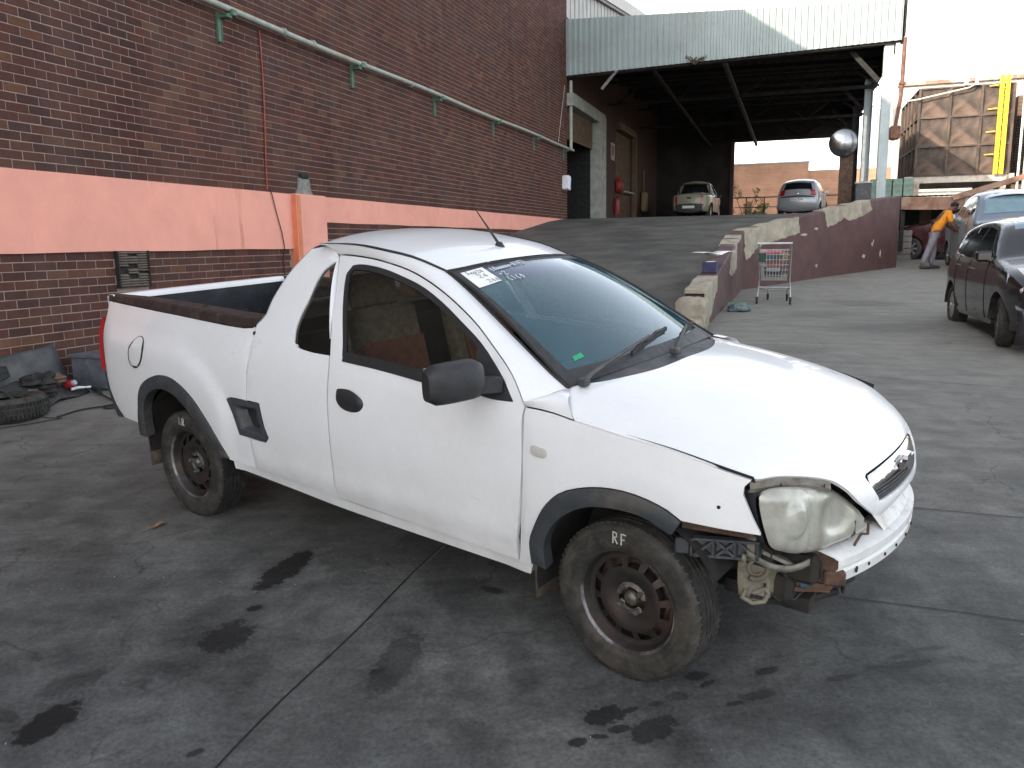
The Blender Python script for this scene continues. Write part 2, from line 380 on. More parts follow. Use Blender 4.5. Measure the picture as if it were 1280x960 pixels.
# ------------------------------------------------------------------ outlines of the pickup side (x, z) in metres, x forward of the front axle
TR = {
 'door': [(-0.46, 0.34), (-0.421, 0.684), (-0.429, 0.923), (-0.424, 0.957), (-0.511, 1.061), (-0.637, 1.156), (-0.77, 1.24), (-0.975, 1.333), (-1.184, 1.398), (-1.405, 1.435), (-1.549, 1.448), (-1.677, 1.453), (-1.704, 1.447), (-1.584, 1.242), (-1.515, 1.01), (-1.505, 0.959), (-1.488, 0.693), (-1.487, 0.483), (-1.482, 0.403)],
 'doorwin': [(-1.439, 1.031), (-1.467, 1.115), (-1.567, 1.329), (-1.585, 1.379), (-1.573, 1.41), (-1.513, 1.416), (-1.374, 1.404), (-1.23, 1.377), (-1.092, 1.343), (-0.95, 1.289), (-0.813, 1.222), (-0.684, 1.151), (-0.555, 1.049), (-0.483, 0.965), (-0.58, 0.962), (-0.68, 0.973), (-0.949, 1.002), (-1.124, 1.017), (-1.333, 1.028)],
 'quarter': [(-1.698, 1.423), (-1.745, 1.387), (-1.76, 1.328), (-1.766, 1.249), (-1.784, 1.177), (-1.789, 1.115), (-1.776, 1.063), (-1.74, 1.043), (-1.637, 1.032), (-1.515, 1.03)],
 'cabback': [(-2.086, 1.115), (-2.034, 1.169), (-2.025, 1.234), (-2.004, 1.299), (-1.985, 1.354), (-1.953, 1.419), (-1.932, 1.473), (-1.881, 1.492)],
 'raillow': [(-3.618, 1.138), (-3.243, 1.134), (-2.79, 1.123), (-2.326, 1.105), (-2.176, 1.103), (-2.099, 1.111)],
 'railtop': [(-3.626, 1.167), (-3.148, 1.17), (-2.622, 1.159), (-2.265, 1.147), (-2.101, 1.146)],
 'ditch': [(-1.892, 1.494), (-1.641, 1.494), (-1.436, 1.476), (-1.238, 1.453), (-1.094, 1.426), (-0.995, 1.405), (-0.811, 1.327), (-0.509, 1.173), (-0.336, 1.079), (-0.258, 1.041)],
 'tail': [(-3.625, 1.137), (-3.606, 1.042), (-3.607, 0.972), (-3.572, 0.882), (-3.523, 0.769), (-3.477, 0.654), (-3.413, 0.54), (-3.333, 0.474), (-3.093, 0.471)],
 'sill': [(-2.281, 0.412), (-1.845, 0.387), (-1.4, 0.361), (-0.46, 0.34)],
 'rarch': [(-3.198, 0.221), (-3.103, 0.581), (-3.062, 0.679), (-2.995, 0.74), (-2.876, 0.787), (-2.756, 0.797), (-2.645, 0.771), (-2.523, 0.708), (-2.429, 0.625), (-2.35, 0.529), (-2.278, 0.422)],
 'rarchin': [(-2.998, 0.621), (-2.95, 0.679), (-2.845, 0.72), (-2.728, 0.717), (-2.624, 0.675), (-2.499, 0.584), (-2.397, 0.49)],
 'farch': [(-0.39, 0.353), (-0.39, 0.443), (-0.366, 0.507), (-0.319, 0.596), (-0.254, 0.664), (-0.178, 0.701), (-0.085, 0.724), (0.004, 0.729), (0.092, 0.718), (0.167, 0.694), (0.215, 0.666)],
 'farchin': [(-0.293, 0.498), (-0.269, 0.547), (-0.208, 0.606), (-0.128, 0.647), (-0.037, 0.662), (0.069, 0.66), (0.136, 0.637), (0.178, 0.617)],
 'fender': [(0.215, 0.666), (0.461, 0.656), (0.438, 0.71), (0.404, 0.784), (0.405, 0.81), (0.424, 0.831)],
 'hoodline': [(-0.214, 0.939), (-0.009, 0.913), (0.165, 0.892), (0.3, 0.865), (0.423, 0.837)],
 'handle': [(-1.435, 0.892), (-1.399, 0.9), (-1.353, 0.902), (-1.307, 0.891), (-1.271, 0.868), (-1.264, 0.842), (-1.292, 0.814), (-1.347, 0.806), (-1.404, 0.822), (-1.432, 0.853)],
 'step': [(-2.25, 0.739), (-2.205, 0.751), (-1.992, 0.751), (-1.961, 0.636), (-1.94, 0.591), (-1.965, 0.564), (-2.17, 0.568), (-2.201, 0.66)],
 'cap': [(-3.177, 0.894), (-3.129, 0.965), (-3.065, 0.971), (-3.015, 0.92), (-3.032, 0.843), (-3.088, 0.805), (-3.155, 0.824)],
 'ind': [(-0.38, 0.819), (-0.363, 0.826), (-0.317, 0.818), (-0.309, 0.805), (-0.319, 0.788), (-0.372, 0.791)],
 'mudf': [(-0.375, 0.174), (-0.392, 0.184), (-0.339, 0.409), (-0.269, 0.56)],
 'char': [(-3.59, 0.965), (-3.35, 0.961), (-2.87, 0.956), (-2.552, 0.912), (-2.392, 0.839), (-2.274, 0.732)],
}
DITCH = [(-1.813, -0.513, 1.5), (-1.575, -0.507, 1.499), (-1.401, -0.501, 1.479), (-1.237, -0.493, 1.453), (-1.126, -0.488, 1.422), (-1.05, -0.485, 1.398), (-0.876, -0.525, 1.315), (-0.583, -0.593, 1.15), (-0.405, -0.636, 1.052), (-0.32, -0.656, 1.014)]
# ------------------------------------------------------------------ the white pickup
ZK = [.15, .25, .35, .50, .65, .80, .92, 1.0, 1.10, 1.2, 1.3, 1.40, 1.5, 1.6]
YK = [.735, .765, .788, .810, .820, .813, .796, .768, .728, .68, .622, .552, .44, .33]
XK = [-3.85, -3.75, -3.6, -3.3, -2.9, -.2, .1, .3, .45, .6, .7, .8]
DK = [-.115, -.085, -.06, -.025, 0, 0, -.008, -.025, -.055, -.11, -.17, -.24]
def _smooth_table(k, v, sg, n=1200):
    x = np.linspace(k[0], k[-1], n); y = np.interp(x, k, v); h = int(sg/(x[1]-x[0])*3); t = np.arange(-h, h+1)*(x[1]-x[0]); g = np.exp(-.5*(t/sg)**2); g /= g.sum()
    yp = np.concatenate([2*y[0]-y[h:0:-1], y, 2*y[-1]-y[-2:-h-2:-1]]); return x, np.convolve(yp, g, 'valid')
_zt, _yt = _smooth_table(ZK, YK, .035); _xt, _dt = _smooth_table(XK, DK, .09)
def sstep(a, b, x):
    t = np.clip((x-a)/(b-a), 0, 1); return t*t*(3-2*t)
def S(x, z):
    y = np.interp(z, _zt, _yt)+np.interp(x, _xt, _dt)
    rr = np.hypot(x+2.87, z-.30); rc = .66+.08*np.clip((x+2.87)/.6, 0, 1)
    d = np.where(x < -2.87, .962-z, rc-rr)                             # the flared haunch over the rear wheel
    y = y+.020*sstep(-.015, .045, d)*sstep(-2.20, -2.32, x)*sstep(-3.62, -3.45, x)
    rf = np.hypot(x, z-.33); y = y+.010*sstep(.56, .44, rf)
    y = y+.009*sstep(.50, .455, z)*sstep(.38, .44, z)*sstep(-2.2, -2.1, x)*sstep(-.4, -.5, x)
    return y
def sideR(x, z): return np.stack([x, -S(x, z), z], -1)
TRUCK_M = Matrix(((.7979, .6028, -.0012, .8582), (-.6020, .7968, -.0524, 3.3244), (-.0307, .0425, .9986, .1575), (0, 0, 0, 1)))
truck = thing('pickup_truck', 'white single cab pickup with its front bumper missing and right headlamp hanging bare', 'pickup truck', M=TRUCK_M)
def both(o, name=None): return o, mirror_me(o, name)
A = {k: np.array(v) for k, v in TR.items()}
DT = np.array(DITCH)
def pl(x0, x1, z): return [(x0, z), (x1, z)]
# --- door
door_top = smooth_poly(A['door'][3:13], closed=False, step=.03)
do = np.concatenate([smooth_poly(A['door'][0:4], False, .03)[:-1], door_top, smooth_poly(A['door'][13:], False, .04)[:-1], [(-1.482, .370), (-1.0, .354)]])
dw = smooth_poly(A['doorwin'], True, .02, 50)
door = panel('door', inset(do, .005), sideR, M['white'], truck, [dw], .045, .02); door_l = mirror_me(door)
fr_in = inset(dw, .022); dwg = panel('window_seal', inset(dw, .001), sideR, M['rubber'], door, [fr_in], .02, .012, shift=-.001); mirror_me(dwg, parent=door_l)
gl = panel('window', inset(dw, .015), sideR, M['side_glass'], door, [], .06, 0, shift=-.008); mirror_me(gl, parent=door_l)
# mirror sail (black triangle at the front corner of the door window)
sail = smooth_poly([(-.483, .968), (-.555, 1.047), (-.66, 1.135), (-.70, 1.145), (-.685, .975), (-.58, .964)], True, .02, 30)
so_ = panel('mirror_base', sail, sideR, M['black_plastic'], door, [], .03, .02, shift=.004); mirror_me(so_, parent=door_l)
wb = np.array([(-.66, .955), (-1.12, .995), (-1.43, 1.012), (-1.43, 1.040), (-1.12, 1.028), (-.66, .990)])
o = panel('waist_seal', smooth_poly(wb, True, .04, 40), sideR, M['rubber'], door, [], .03, .012, shift=.004); mirror_me(o, parent=door_l)
# handle: oval dished grip
h2 = smooth_poly(A['handle'], True, .012, 120); hc = h2.mean(0)
def handle_fn(x, z):
    e = np.hypot((x-hc[0])/.088, (z-hc[1])/.05); p = sideR(x, z); p[..., 1] -= .012*sstep(1.05, .75, e); p[..., 1] += .009*sstep(-.0, -.03, z-hc[1]+.15*(x-hc[0]))*sstep(.95, .7, e); return p
o = panel('door_handle', h2, handle_fn, M['black_plastic'], door, [], .012, .012, shift=.002); mirror_me(o, parent=door_l)
# --- side of the cab: behind the door, around the quarter window, and down to the sill
qw = smooth_poly(A['quarter'], True, .02, 45)
rear_gap = smooth_poly(A['door'][13:], False, .04)
seam_x = -2.088
cs = [(-1.704, 1.447), (-1.76, 1.475), (-1.84, 1.488)]
cb = smooth_poly(A['cabback'][::-1], False, .03)
sill_pt = [(seam_x, .395), (-1.845, .387), (-1.485, .366)]
step_o = smooth_poly(A['step'], True, .02, 40)
cut = inset(step_o, -.002)
cab = panel('cab_side', inset(cabo, .002), sideR, M['white'], truck, [qw, cut[(cut[:, 0] > -5)]], .045, .02) if False else None
def clip_x(poly, x0, keep_gt):
    """clip polygon to one side of a vertical line"""
    out = []; n = len(poly)
    for i in range(n):
        a = poly[i]; b = poly[(i+1) % n]; ia = (a[0] >= x0) == keep_gt; ib = (b[0] >= x0) == keep_gt
        if ia: out.append(a)
        if ia != ib: t = (x0-a[0])/(b[0]-a[0]); out.append(a+t*(b-a))
    return np.array(out)
qo = inset(qw, -.002)
# the step recess straddles the seam, so cut the seam line round it
stepF = clip_x(cut, seam_x, True); stepB = clip_x(cut, seam_x, False)
def seam_path(part, up):
    on = [p for p in part if abs(p[0]-seam_x) < 1e-6]; rest = [p for p in part if abs(p[0]-seam_x) > 1e-6]
    return part
def order_from(part):
    k = [i for i in range(len(part)) if abs(part[i][0]-seam_x) < 1e-6]
    n = len(part)
    for i in k:
        if abs(part[(i+1) % n][0]-seam_x) > 1e-6: return np.roll(part, -i, 0)
    return part
pf = order_from(stepF); pf = pf if pf[0][1] > pf[-1][1] else pf[::-1]
cabo = np.concatenate([np.array(cs), cb[1:], [(seam_x, 1.05), (seam_x, .9)], pf, np.array(sill_pt), [(-1.482, .403)], rear_gap[::-1][1:-1]])
cab = panel('cab_side', inset(cabo, .0035), sideR, M['white'], truck, [qo], .045, .02); both(cab)
o = panel('quarter_window', qw, sideR, M['side_glass'], truck, [], .05, .01, shift=-.006); both(o)
# --- bed side
pb = order_from(stepB); pb = pb if pb[0][1] < pb[-1][1] else pb[::-1]
arch_o = smooth_poly(A['rarch'], False, .03); arch_o = arch_o[(arch_o[:, 1] > .53) | (arch_o[:, 0] > -2.6)]
rl = smooth_poly(A['raillow'], False, .06)
tl_ = smooth_poly(A['tail'], False, .03)
bedo = np.concatenate([rl[:-1], [(seam_x-.001, 1.105), (seam_x-.001, .9)], pb[::-1], [(seam_x-.001, .40), (-2.281, .412)], arch_o[::-1][1:], [(-3.10, .50), (-3.12, .474)], tl_[::-1][1:-1]])
bed = panel('bed_side', inset(bedo, .002), sideR, M['white'], truck, [], .04, .02); both(bed)
cap = smooth_poly(A['cap'], True, .012, 120); cc = cap.mean(0)
ring = panel('fuel_cap_gap', inset(cap, -.001), sideR, M['gap'], bed, [], .02, 0, shift=.0012)
m = MB(); m.tube([tuple(sideR(p[0], p[1])+np.array([0, -.0015, 0])) for p in cap], [.0022+.0032*max(0, (p[0]-cc[0])/.08) for p in cap], 5, closed=True); m.build('fuel_cap_gap_shade', M['gap'], bed)  # dark line drawn for the shade in the gap, thicker on one side
o = panel('fuel_flap', inset(cap, .010), sideR, M['white'], bed, [], .02, .003, shift=.004)
# lower sill strip
sl_ = np.array([(-2.27, .408), (-1.845, .385), (-1.4, .358), (-.46, .338), (-.40, .336), (-.42, .285), (-.46, .285), (-1.4, .308), (-1.845, .335), (-2.27, .36)])
o = panel('sill', smooth_poly(sl_, True, .06, 25), sideR, M['white'], truck, [], .04, .03, shift=-.012); both(o)
# step recess
sc_ = step_o.mean(0)
def step_fn(x, z):
    d = seg_dist(np.stack([np.atleast_1d(x), np.atleast_1d(z)], -1), step_o); p = sideR(x, z)
    u = x-sc_[0]; k = sstep(.028, .055, d)*sstep(-.10, .03, u+ .25*(z-sc_[1]))
    p[..., 1] += .075*k; return p
o = panel('side_step', step_o, step_fn, M['grey_plastic'], truck, [], .014, .02, shift=.003); both(o)
# --- front wing
hl = A['hoodline']; fa = smooth_poly(A['farch'], False, .03)
wing = np.concatenate([[(-.424, .957), (-.36, .956), (-.30, .952)], smooth_poly(hl, False, .05), [(.405, .81), (.404, .784), (.438, .71), (.461, .656), (.34, .662)], fa[::-1], [(-.40, .335), (-.46, .335), (-.455, .35)], A['door'][1:3][::1]])
wg = panel('front_wing', inset(wing, .004), sideR, M['white'], truck, [], .04, .02); wg_l = mirror_me(wg)
ind = smooth_poly(A['ind'], True, .008, 120)
o = panel('side_repeater', ind, sideR, M['clear_lens'], wg, [], .012, .008, shift=.006); mirror_me(o, parent=wg_l)
m = MB(); m.lathe([(0, -.002), (.006, -.001), (.007, .004)], 10, 'Y', (.33, -S(.33, .735)-.001, .735)); m.build('clip_hole', M['gap'], wg)
# --- wheel arch mouldings
def arch(name, outer, inner, off):
    po = smooth_poly(outer, False, .025); pi_ = smooth_poly(inner, False, .025); pg = np.concatenate([po, pi_[::-1]])
    def fn(x, z): 
        p = sideR(x, z); p[..., 1] -= off; return p
    return panel(name, pg, fn, M['trim'], truck, [], .022, .05, .006)
o = arch('front_arch_moulding', A['farch'], [(-.325, .345), (-.325, .44), (-.303, .50), (-.269, .552), (-.208, .608), (-.128, .648), (-.037, .664), (.069, .661), (.136, .638), (.185, .615)], .013); both(o)
o = arch('rear_arch_moulding', [(-3.16, .40), (-3.135, .50)]+[tuple(p) for p in A['rarch'][1:]], [(-3.075, .40), (-3.055, .50), (-3.03, .585), (-2.998, .635), (-2.95, .681), (-2.845, .722), (-2.728, .717), (-2.624, .675), (-2.499, .584), (-2.40, .49), (-2.345, .415)], .013); both(o)
# --- inner shell: everything dark that shows through the gaps
inn = MB()
for sg in (-1, 1):
    for (x, zt) in ((0., .66), (-2.72, .72)):                       # wheel houses
        a = np.linspace(R(28 if x == 0 else -8), R(188), 22); rr = .375
        yy = np.linspace(.44, .79, 4)
        inn.grid([[(x+rr*math.cos(t), sg*y, zt-.36+rr*math.sin(t)) for y in yy] for t in a])
        inn.grid([[(x+r_*math.cos(t), sg*.44, zt-.36+r_*math.sin(t)) for r_ in (0.01, .2, rr)] for t in a])
inn.box((-1.35, 0, .33), (1.95, 1.42, .06)); inn.box((-3.32, 0, .50), (.35, 1.2, .08)); inn.box((-1.36, 0, .30), (2.0, .35, .10))
inn.box((.18, 0, .46), (.62, .84, .36)); inn.tube([(-2.72, -.6, .30), (-2.72, .6, .30)], .045); inn.tube([(0, -.6, .28), (0, .6, .28)], .03)
inn.tube([(-.3, .2, .26), (-2.2, .25, .28), (-2.9, .35, .38), (-3.5, .4, .36)], .025)
inn.build('underbody', M['dark'], truck, 40)
def inset_fn(d): 
    def fn(x, z):
        p = sideR(x, z); p[..., 1] += d; return p
    return fn
shell_b = np.array([(-3.56, 1.10), (-2.12, 1.08), (-2.12, .43), (-2.32, .43), (-2.45, .66), (-2.6, .76), (-2.78, .80), (-2.95, .77), (-3.06, .69), (-3.1, .49), (-3.32, .49), (-3.48, .70), (-3.57, .95)])
o = panel('inner_bed_side', smooth_poly(shell_b, True, .06, 20), inset_fn(.035), M['gap'], truck, [], .08, 0); both(o)
shell_d = np.array([(-2.16, .42), (-.36, .36), (-.36, .93), (-.5, .94), (-1.4, 1.0), (-2.06, 1.03), (-2.16, 1.0)])
o = panel('inner_cab_side', smooth_poly(shell_d, True, .08, 20), inset_fn(.04), M['gap'], truck, [], .08, 0); both(o)
# --- roof frame between the door top and the roof gutter
n_ = 44
def resamp(P, n):
    P = np.asarray(P, float); d = np.concatenate([[0], np.cumsum(np.linalg.norm(np.diff(P, axis=0), axis=1))]); t = np.linspace(0, d[-1], n); return np.stack([np.interp(t, d, P[:, i]) for i in range(P.shape[1])], 1)
dt2 = np.concatenate([[(-1.704, 1.449)], door_top[::-1]]); lower = resamp(np.stack([dt2[:, 0], -S(dt2[:, 0], dt2[:, 1]), dt2[:, 1]], 1), n_)
lower = np.concatenate([[[-1.84, -S(-1.84, 1.486), 1.486]], lower]); lower = resamp(lower, n_)
DTs = smooth_poly(DT, False, .05); upper = resamp(np.concatenate([[[-1.86, -.513, 1.499]], DTs]), n_)
fr = []
for i in range(n_):
    row = []
    for k in range(7):
        t = k/6; p = lower[i]*(1-t)+upper[i]*t; L = np.linalg.norm(upper[i]-lower[i]); b = .10*L*4*t*(1-t); row.append(p+np.array([.25, -.55, .55])*b)
    fr.append(row)
fr = np.array(fr); fr[:, 0] += np.array([0, .0025, -.0005])
m = MB(); m.grid(fr, flip=True); o = m.build('roof_frame', M['white'], truck, 50); both(o)
# A-pillar foot: fills from the frame foot to the bonnet seam
ft = [(-.424, .957), (-.36, .956), (-.30, .952), (-.214, .939)]
P0 = np.array([(x, -S(x, z)+.002, z+.001) for x, z in ft]); P1 = resamp(np.array([fr[-1][0], fr[-1][3], fr[-1][6], (-.30, -.665, 1.008)]), 4)
P1 = np.array([fr[-1][0], fr[-1][2], fr[-1][6], (-.285, -.70, 1.0)])
g = np.array([[P0[i]*(1-t)+P1[i]*t+np.array([0, -.02, .02])*4*t*(1-t) for t in np.linspace(0, 1, 6)] for i in range(4)])
m = MB(); m.grid(g); o = m.build('pillar_foot', M['white'], truck, 60); both(o)
# gutter line
m = MB(); m.tube(DTs+np.array([0, -.002, .002]), np.interp(np.arange(len(DTs)), [0, 6], [.0015, .006]), 6); o = m.build('roof_gutter', M['black_plastic'], truck, 60); both(o)
# --- roof
DTr = DTs[DTs[:, 0] < -1.03]; DTr = np.concatenate([[[-1.80, -.512, 1.500]], DTr[DTr[:, 0] > -1.79]])
def cbk_top():
    x, z = A['cabback'][-1]; return np.array([(x, -S(x, z)*-v, z+.03*(1-v*v)) for v in np.linspace(-1, 1, 25)]); DTr = resamp(DTr, 26)
rows = []
for i, p in enumerate(DTr):
    row = []
    for v in np.linspace(-1, 1, 25):
        u = i/(len(DTr)-1); fx = .065*(1-v*v)*u**3-.02*(1-v*v)*(1-u)**4
        row.append((p[0]+fx, p[1]*-v, p[2]+.045*(1-abs(v)**2.4)*(1-.30*u**4)))
    rows.append(row)
roof_g = np.array(rows); _c = cbk_top(); roof_g = np.concatenate([[_c], roof_g]); m = MB(); m.grid(roof_g, flip=False); o = m.build('roof', M['white'], truck, 60)
m = MB(); m.tube([roof_g[0][i] for i in range(25)], .006, 6); m.build('roof_rear_edge', M['white'], o, 60)
# antenna
at = thing_ = None
m = MB(); m.lathe([(.0, .028), (.012, .026), (.026, .006), (.030, 0)], 14, 'Z', (-1.135, 0, 1.466)); o = m.build('aerial_base', M['black_plastic'], truck, 40)
m = MB(); m.tube([(-1.142, 0, 1.488), (-1.19, 0, 1.545), (-1.268, 0, 1.635)], [.0075, .005, .0028], 8); m.build('aerial', M['black_plastic'], o, 40)
# --- windscreen (u across, v up)
WB_ = np.array([-.318, .661, 1.016]); WT_ = np.array([-1.051, .480, 1.402])
edge = resamp(DTs[DTs[:, 0] >= -1.06][::-1], 40)                      # bottom to top, right side
_tp = np.linspace(0, 1, 40); _pc = [np.polyfit(_tp, edge[:, i], 3) for i in range(3)]
def wfn(u, v):
    t = np.clip(v, 0, 1); ex, ey, ez = (np.polyval(c_, t) for c_ in _pc)
    b = (1-u*u); x = ex+.085*b*(1-.25*v); y = ey*-u; z = ez+(.030-.008*v)*b
    k = .022*np.sin(PI*np.clip(v, 0, 1)); return np.stack([x+.45*k, y, z+.89*k], -1)
rect = lambda u0, u1, v0, v1, n=24: np.concatenate([np.stack([np.linspace(u0, u1, n, endpoint=False), np.full(n, v0)], 1), np.stack([np.full(n, u1), np.linspace(v0, v1, n, endpoint=False)], 1), np.stack([np.linspace(u1, u0, n, endpoint=False), np.full(n, v1)], 1), np.stack([np.full(n, u0), np.linspace(v1, v0, n, endpoint=False)], 1)])
m = MB(); U_, V_ = np.meshgrid(np.linspace(-.985, .985, 49), np.linspace(.005, .99, 29)); m.grid(wfn(U_, V_)); ws = m.build('windscreen', M['wind'], truck, 60)
bd = np.array([(-.985, .005), (.985, .005), (.985, .99), (-.985, .99)])
hole = smooth_poly([(-.90, .10), (-.5, .085), (0, .08), (.5, .085), (.90, .10), (.925, .5), (.935, .93), (.5, .955), (0, .962), (-.5, .955), (-.935, .93), (-.925, .5)], True, .06, 40)
panel('windscreen_frit', rect(-.985, .985, .005, .99, 40), wfn, M['black_plastic'], ws, [hole], .06, 0, shift=.0025)
sb = smooth_poly([(-.925, .80), (-.5, .79), (0, .785), (.5, .79), (.925, .80), (.935, .93), (.5, .955), (0, .962), (-.5, .955), (-.935, .93)], True, .08, 40)
panel('shade_band', sb, wfn, M['shade_band'], ws, [], .08, 0, shift=.0015)
m = MB(); m.tube([wfn(np.float64(u), np.float64(.992))+np.array([-.003, 0, .002]) for u in np.linspace(-.98, .98, 30)], .006, 6); m.build('windscreen_top_seal', M['rubber'], ws, 60)
for sg in (-1, 1):
    m = MB(); m.tube([wfn(np.float64(sg*.99), np.float64(v))+np.array([0, 0, .003]) for v in np.linspace(.0, .99, 24)], .008, 6); m.build('windscreen_side_seal', M['rubber'], ws, 60)
# label with handwriting stuck inside the top right corner, scrawled white marks beside it, and the licence disc
lab = panel('paper_sticker', np.array([(-.93, .775), (-.665, .80), (-.655, .965), (-.92, .945)]), wfn, M['paper'], ws, [], .05, 0, shift=.005)
def strokes(name, curves, fn, r, mat, parent, sh=.006):
    m = MB()
    for c in curves:
        q = smooth_poly(c, False, .012, 60) if len(c) > 2 else np.array(c); P = fn(q[:, 0], q[:, 1]); m.tube([tuple(p+np.array([.45, 0, .89])*sh) for p in P], r, 5)
    return m.build(name, mat, parent, 60)
def glyphs(txt, u0, v0, du, dv, sk=0.):
    G = {'2': [[(0, .8), (.4, 1), (.8, .75), (.5, .4), (0, 0), (.9, 0)]], '4': [[(.6, 0), (.6, 1), (0, .35), (.9, .35)]], '1': [[(.3, .8), (.5, 1), (.5, 0)]], '8': [[(.5, .5), (.1, .75), (.5, 1), (.9, .75), (.5, .5), (.05, .25), (.5, 0), (.95, .25), (.5, .5)]],
         'S': [[(.9, .85), (.4, 1), (.1, .7), (.8, .35), (.5, 0), (0, .15)]], 'e': [[(.1, .35), (.8, .35), (.5, .6), (.1, .3), (.5, 0), (.9, .12)]], 'p': [[(.1, .6), (.1, -.35)], [(.1, .5), (.6, .6), (.8, .3), (.5, 0), (.1, .1)]],
         'A': [[(0, 0), (.45, 1), (.9, 0)], [(.2, .35), (.7, .35)]], '0': [[(.5, 1), (.1, .5), (.5, 0), (.9, .5), (.5, 1)]], '3': [[(.1, .9), (.7, .95), (.4, .55), (.85, .3), (.4, 0), (0, .1)]], 'R': [[(.05, 0), (.05, 1), (.6, .95), (.6, .6), (.05, .5)], [(.25, .5), (.75, 0)]], 'F': [[(.1, 0), (.1, 1), (.8, .95)], [(.1, .5), (.6, .5)]],
         'm': [[(0, 0), (.05, .55), (.3, .55), (.35, .05), (.4, .5), (.7, .55), (.75, 0)]], 'n': [[(.1, 0), (.1, .55), (.5, .6), (.65, 0)]], '(': [[(.7, 1.1), (.2, .5), (.7, -.1)]], ')': [[(.2, 1.1), (.7, .5), (.2, -.1)]], '-': [[(.1, .4), (.8, .4)]], '/': [[(.1, 0), (.8, 1)]], 'B': [[(.1, 0), (.1, 1), (.7, .8), (.1, .5), (.8, .25), (.1, 0)]]}
    out = []
    for i, ch in enumerate(txt):
        for c in G.get(ch, []): out.append([(u0+du*(i*1.25+x), v0+dv*y+sk*(i*1.25+x)) for x, y in c])
    return out
strokes('handwriting', glyphs('Sep24', -.895, .905, .030, .035)+glyphs('24', -.83, .855, .045, .036)+glyphs('24A', -.80, .80, .034, .033), wfn, .0009, M['ink'], lab, .007)
strokes('windscreen_scrawl', glyphs('(8mmmnm-A1823', -.63, .90, .031, .040, .0022)+glyphs('-25', -.615, .845, .040, .038)+glyphs('(1(0', -.60, .785, .040, .040), wfn, .0017, M['inkwhite'], ws, .006)
panel('licence_disc', np.array([(-.80, .135), (-.705, .145), (-.70, .175), (-.79, .165)]), wfn, M['green_disc'], ws, [], .05, 0, shift=.004)
# --- bonnet with the grille surround in one piece
HK = [(-.20, 1.045), (.05, 1.010), (.30, .962), (.50, .905), (.62, .845), (.69, .785), (.725, .72), (.735, .66), (.73, .59)]
hp = smooth_poly(HK, False, .01, 180); hk = np.linspace(0, len(HK)-1, 400); _h = np.array([[0., 0.]])
def _cr(K, n=400):
    K = np.array(K); out = []
    for a in np.linspace(0, len(K)-1, n):
        i = min(int(a), len(K)-2); u = a-i; p0 = K[max(i-1, 0)]; p1 = K[i]; p2 = K[i+1]; p3 = K[min(i+2, len(K)-1)]
        out.append(.5*((2*p1)+(-p0+p2)*u+(2*p0-5*p1+4*p2-p3)*u*u+(-p0+3*p1-3*p2+p3)*u**3))
    return np.array(out)
_h = _cr(HK); _s = np.linspace(0, 1, 400)
def hood_fn(s, y):
    s = np.asarray(s, float); x = np.interp(s, _s, _h[:, 0]); z = np.interp(s, _s, _h[:, 1]); lo = np.minimum(s, 0); x = x+lo*1.9; z = z-lo*.25
    swp = .17+.28*np.clip(s, 0, 1)
    return np.stack([x-swp*y*y, y, z-.037*(y/.7)**2-.05*np.clip(1-2*np.clip(s, 0, 1), 0, 1)*np.abs(y/.787)**8], -1)
half = [(.032, 0), (.033, -.26), (.012, -.45), (-.025, -.60), (-.045, -.655), (.062, -.786), (.163, -.788), (.256, -.773), (.342, -.757), (.443, -.718), (.4505, -.705), (.469, -.642), (.517, -.558), (.579, -.487), (.658, -.446), (.777, -.398), (.885, -.335), (.925, -.29), (.929, -.247), (.902, -.12), (.885, 0)]
hs_ = [np.array(half[:5]), np.array(half[4:6]), np.array(half[5:10]), np.array(half[9:])]
hh = np.concatenate([smooth_poly(h, False, .02, 60)[:-1] for h in hs_]+[[half[-1]]]); full = np.concatenate([hh, (hh*[1, -1])[::-1][1:-1]])
gr = [(.615, 0), (.618, -.15), (.628, -.318), (.64, -.333), (.66, -.332), (.80, -.292), (.835, -.272), (.838, -.12), (.832, 0)]
gg = smooth_poly(gr, False, .015, 60); gfull = np.concatenate([gg, (gg*[1, -1])[::-1][1:-1]])
bon = panel('bonnet', full, hood_fn, M['white'], truck, [gfull], .03, .014, .003, flip=False)
# grille: chrome bar with emblem, black bars
def hood_in(d):
    def fn(s, y):
        p = hood_fn(s, y); p[..., 0] -= d; return p
    return fn
panel('grille_back', inset(gfull, -.01), hood_in(.035), M['gap'], bon, [], .03, 0)
cb_ = [(.634, 0), (.637, -.15), (.648, -.308), (.665, -.312), (.742, -.306), (.728, -.15), (.725, 0)]
cg = smooth_poly(cb_, False, .015, 60); cfull = np.concatenate([cg, (cg*[1, -1])[::-1][1:-1]])
gb = panel('chrome_bar', cfull, hood_in(.006), M['chrome'], bon, [], .02, .02, .004)
for k, sv in enumerate((.752, .776, .800, .824)):
    m = MB(); m.tube([tuple(hood_in(.014)(np.float64(sv), np.float64(y))) for y in np.linspace(-.30+.06*(sv-.7), .30-.06*(sv-.7), 17)], .0065, 6); m.build('grille_bar', M['black_plastic'], bon, 60)
e0 = hood_fn(np.float64(.69), np.float64(0.))
m = MB(); m.prism([(-.085, -.012), (-.028, -.012), (-.022, -.030), (.042, -.030), (.036, -.012), (.085, -.012), (.075, .012), (.028, .012), (.022, .030), (-.042, .030), (-.036, .012), (-.075, .012)], 0, .018, Matrix(((0, 0, 1, e0[0]-.002), (1, 0, 0, 0), (0, 1, 0, e0[2]-.005), (0, 0, 0, 1)))); m.build('emblem', M['chrome'], bon, 30)
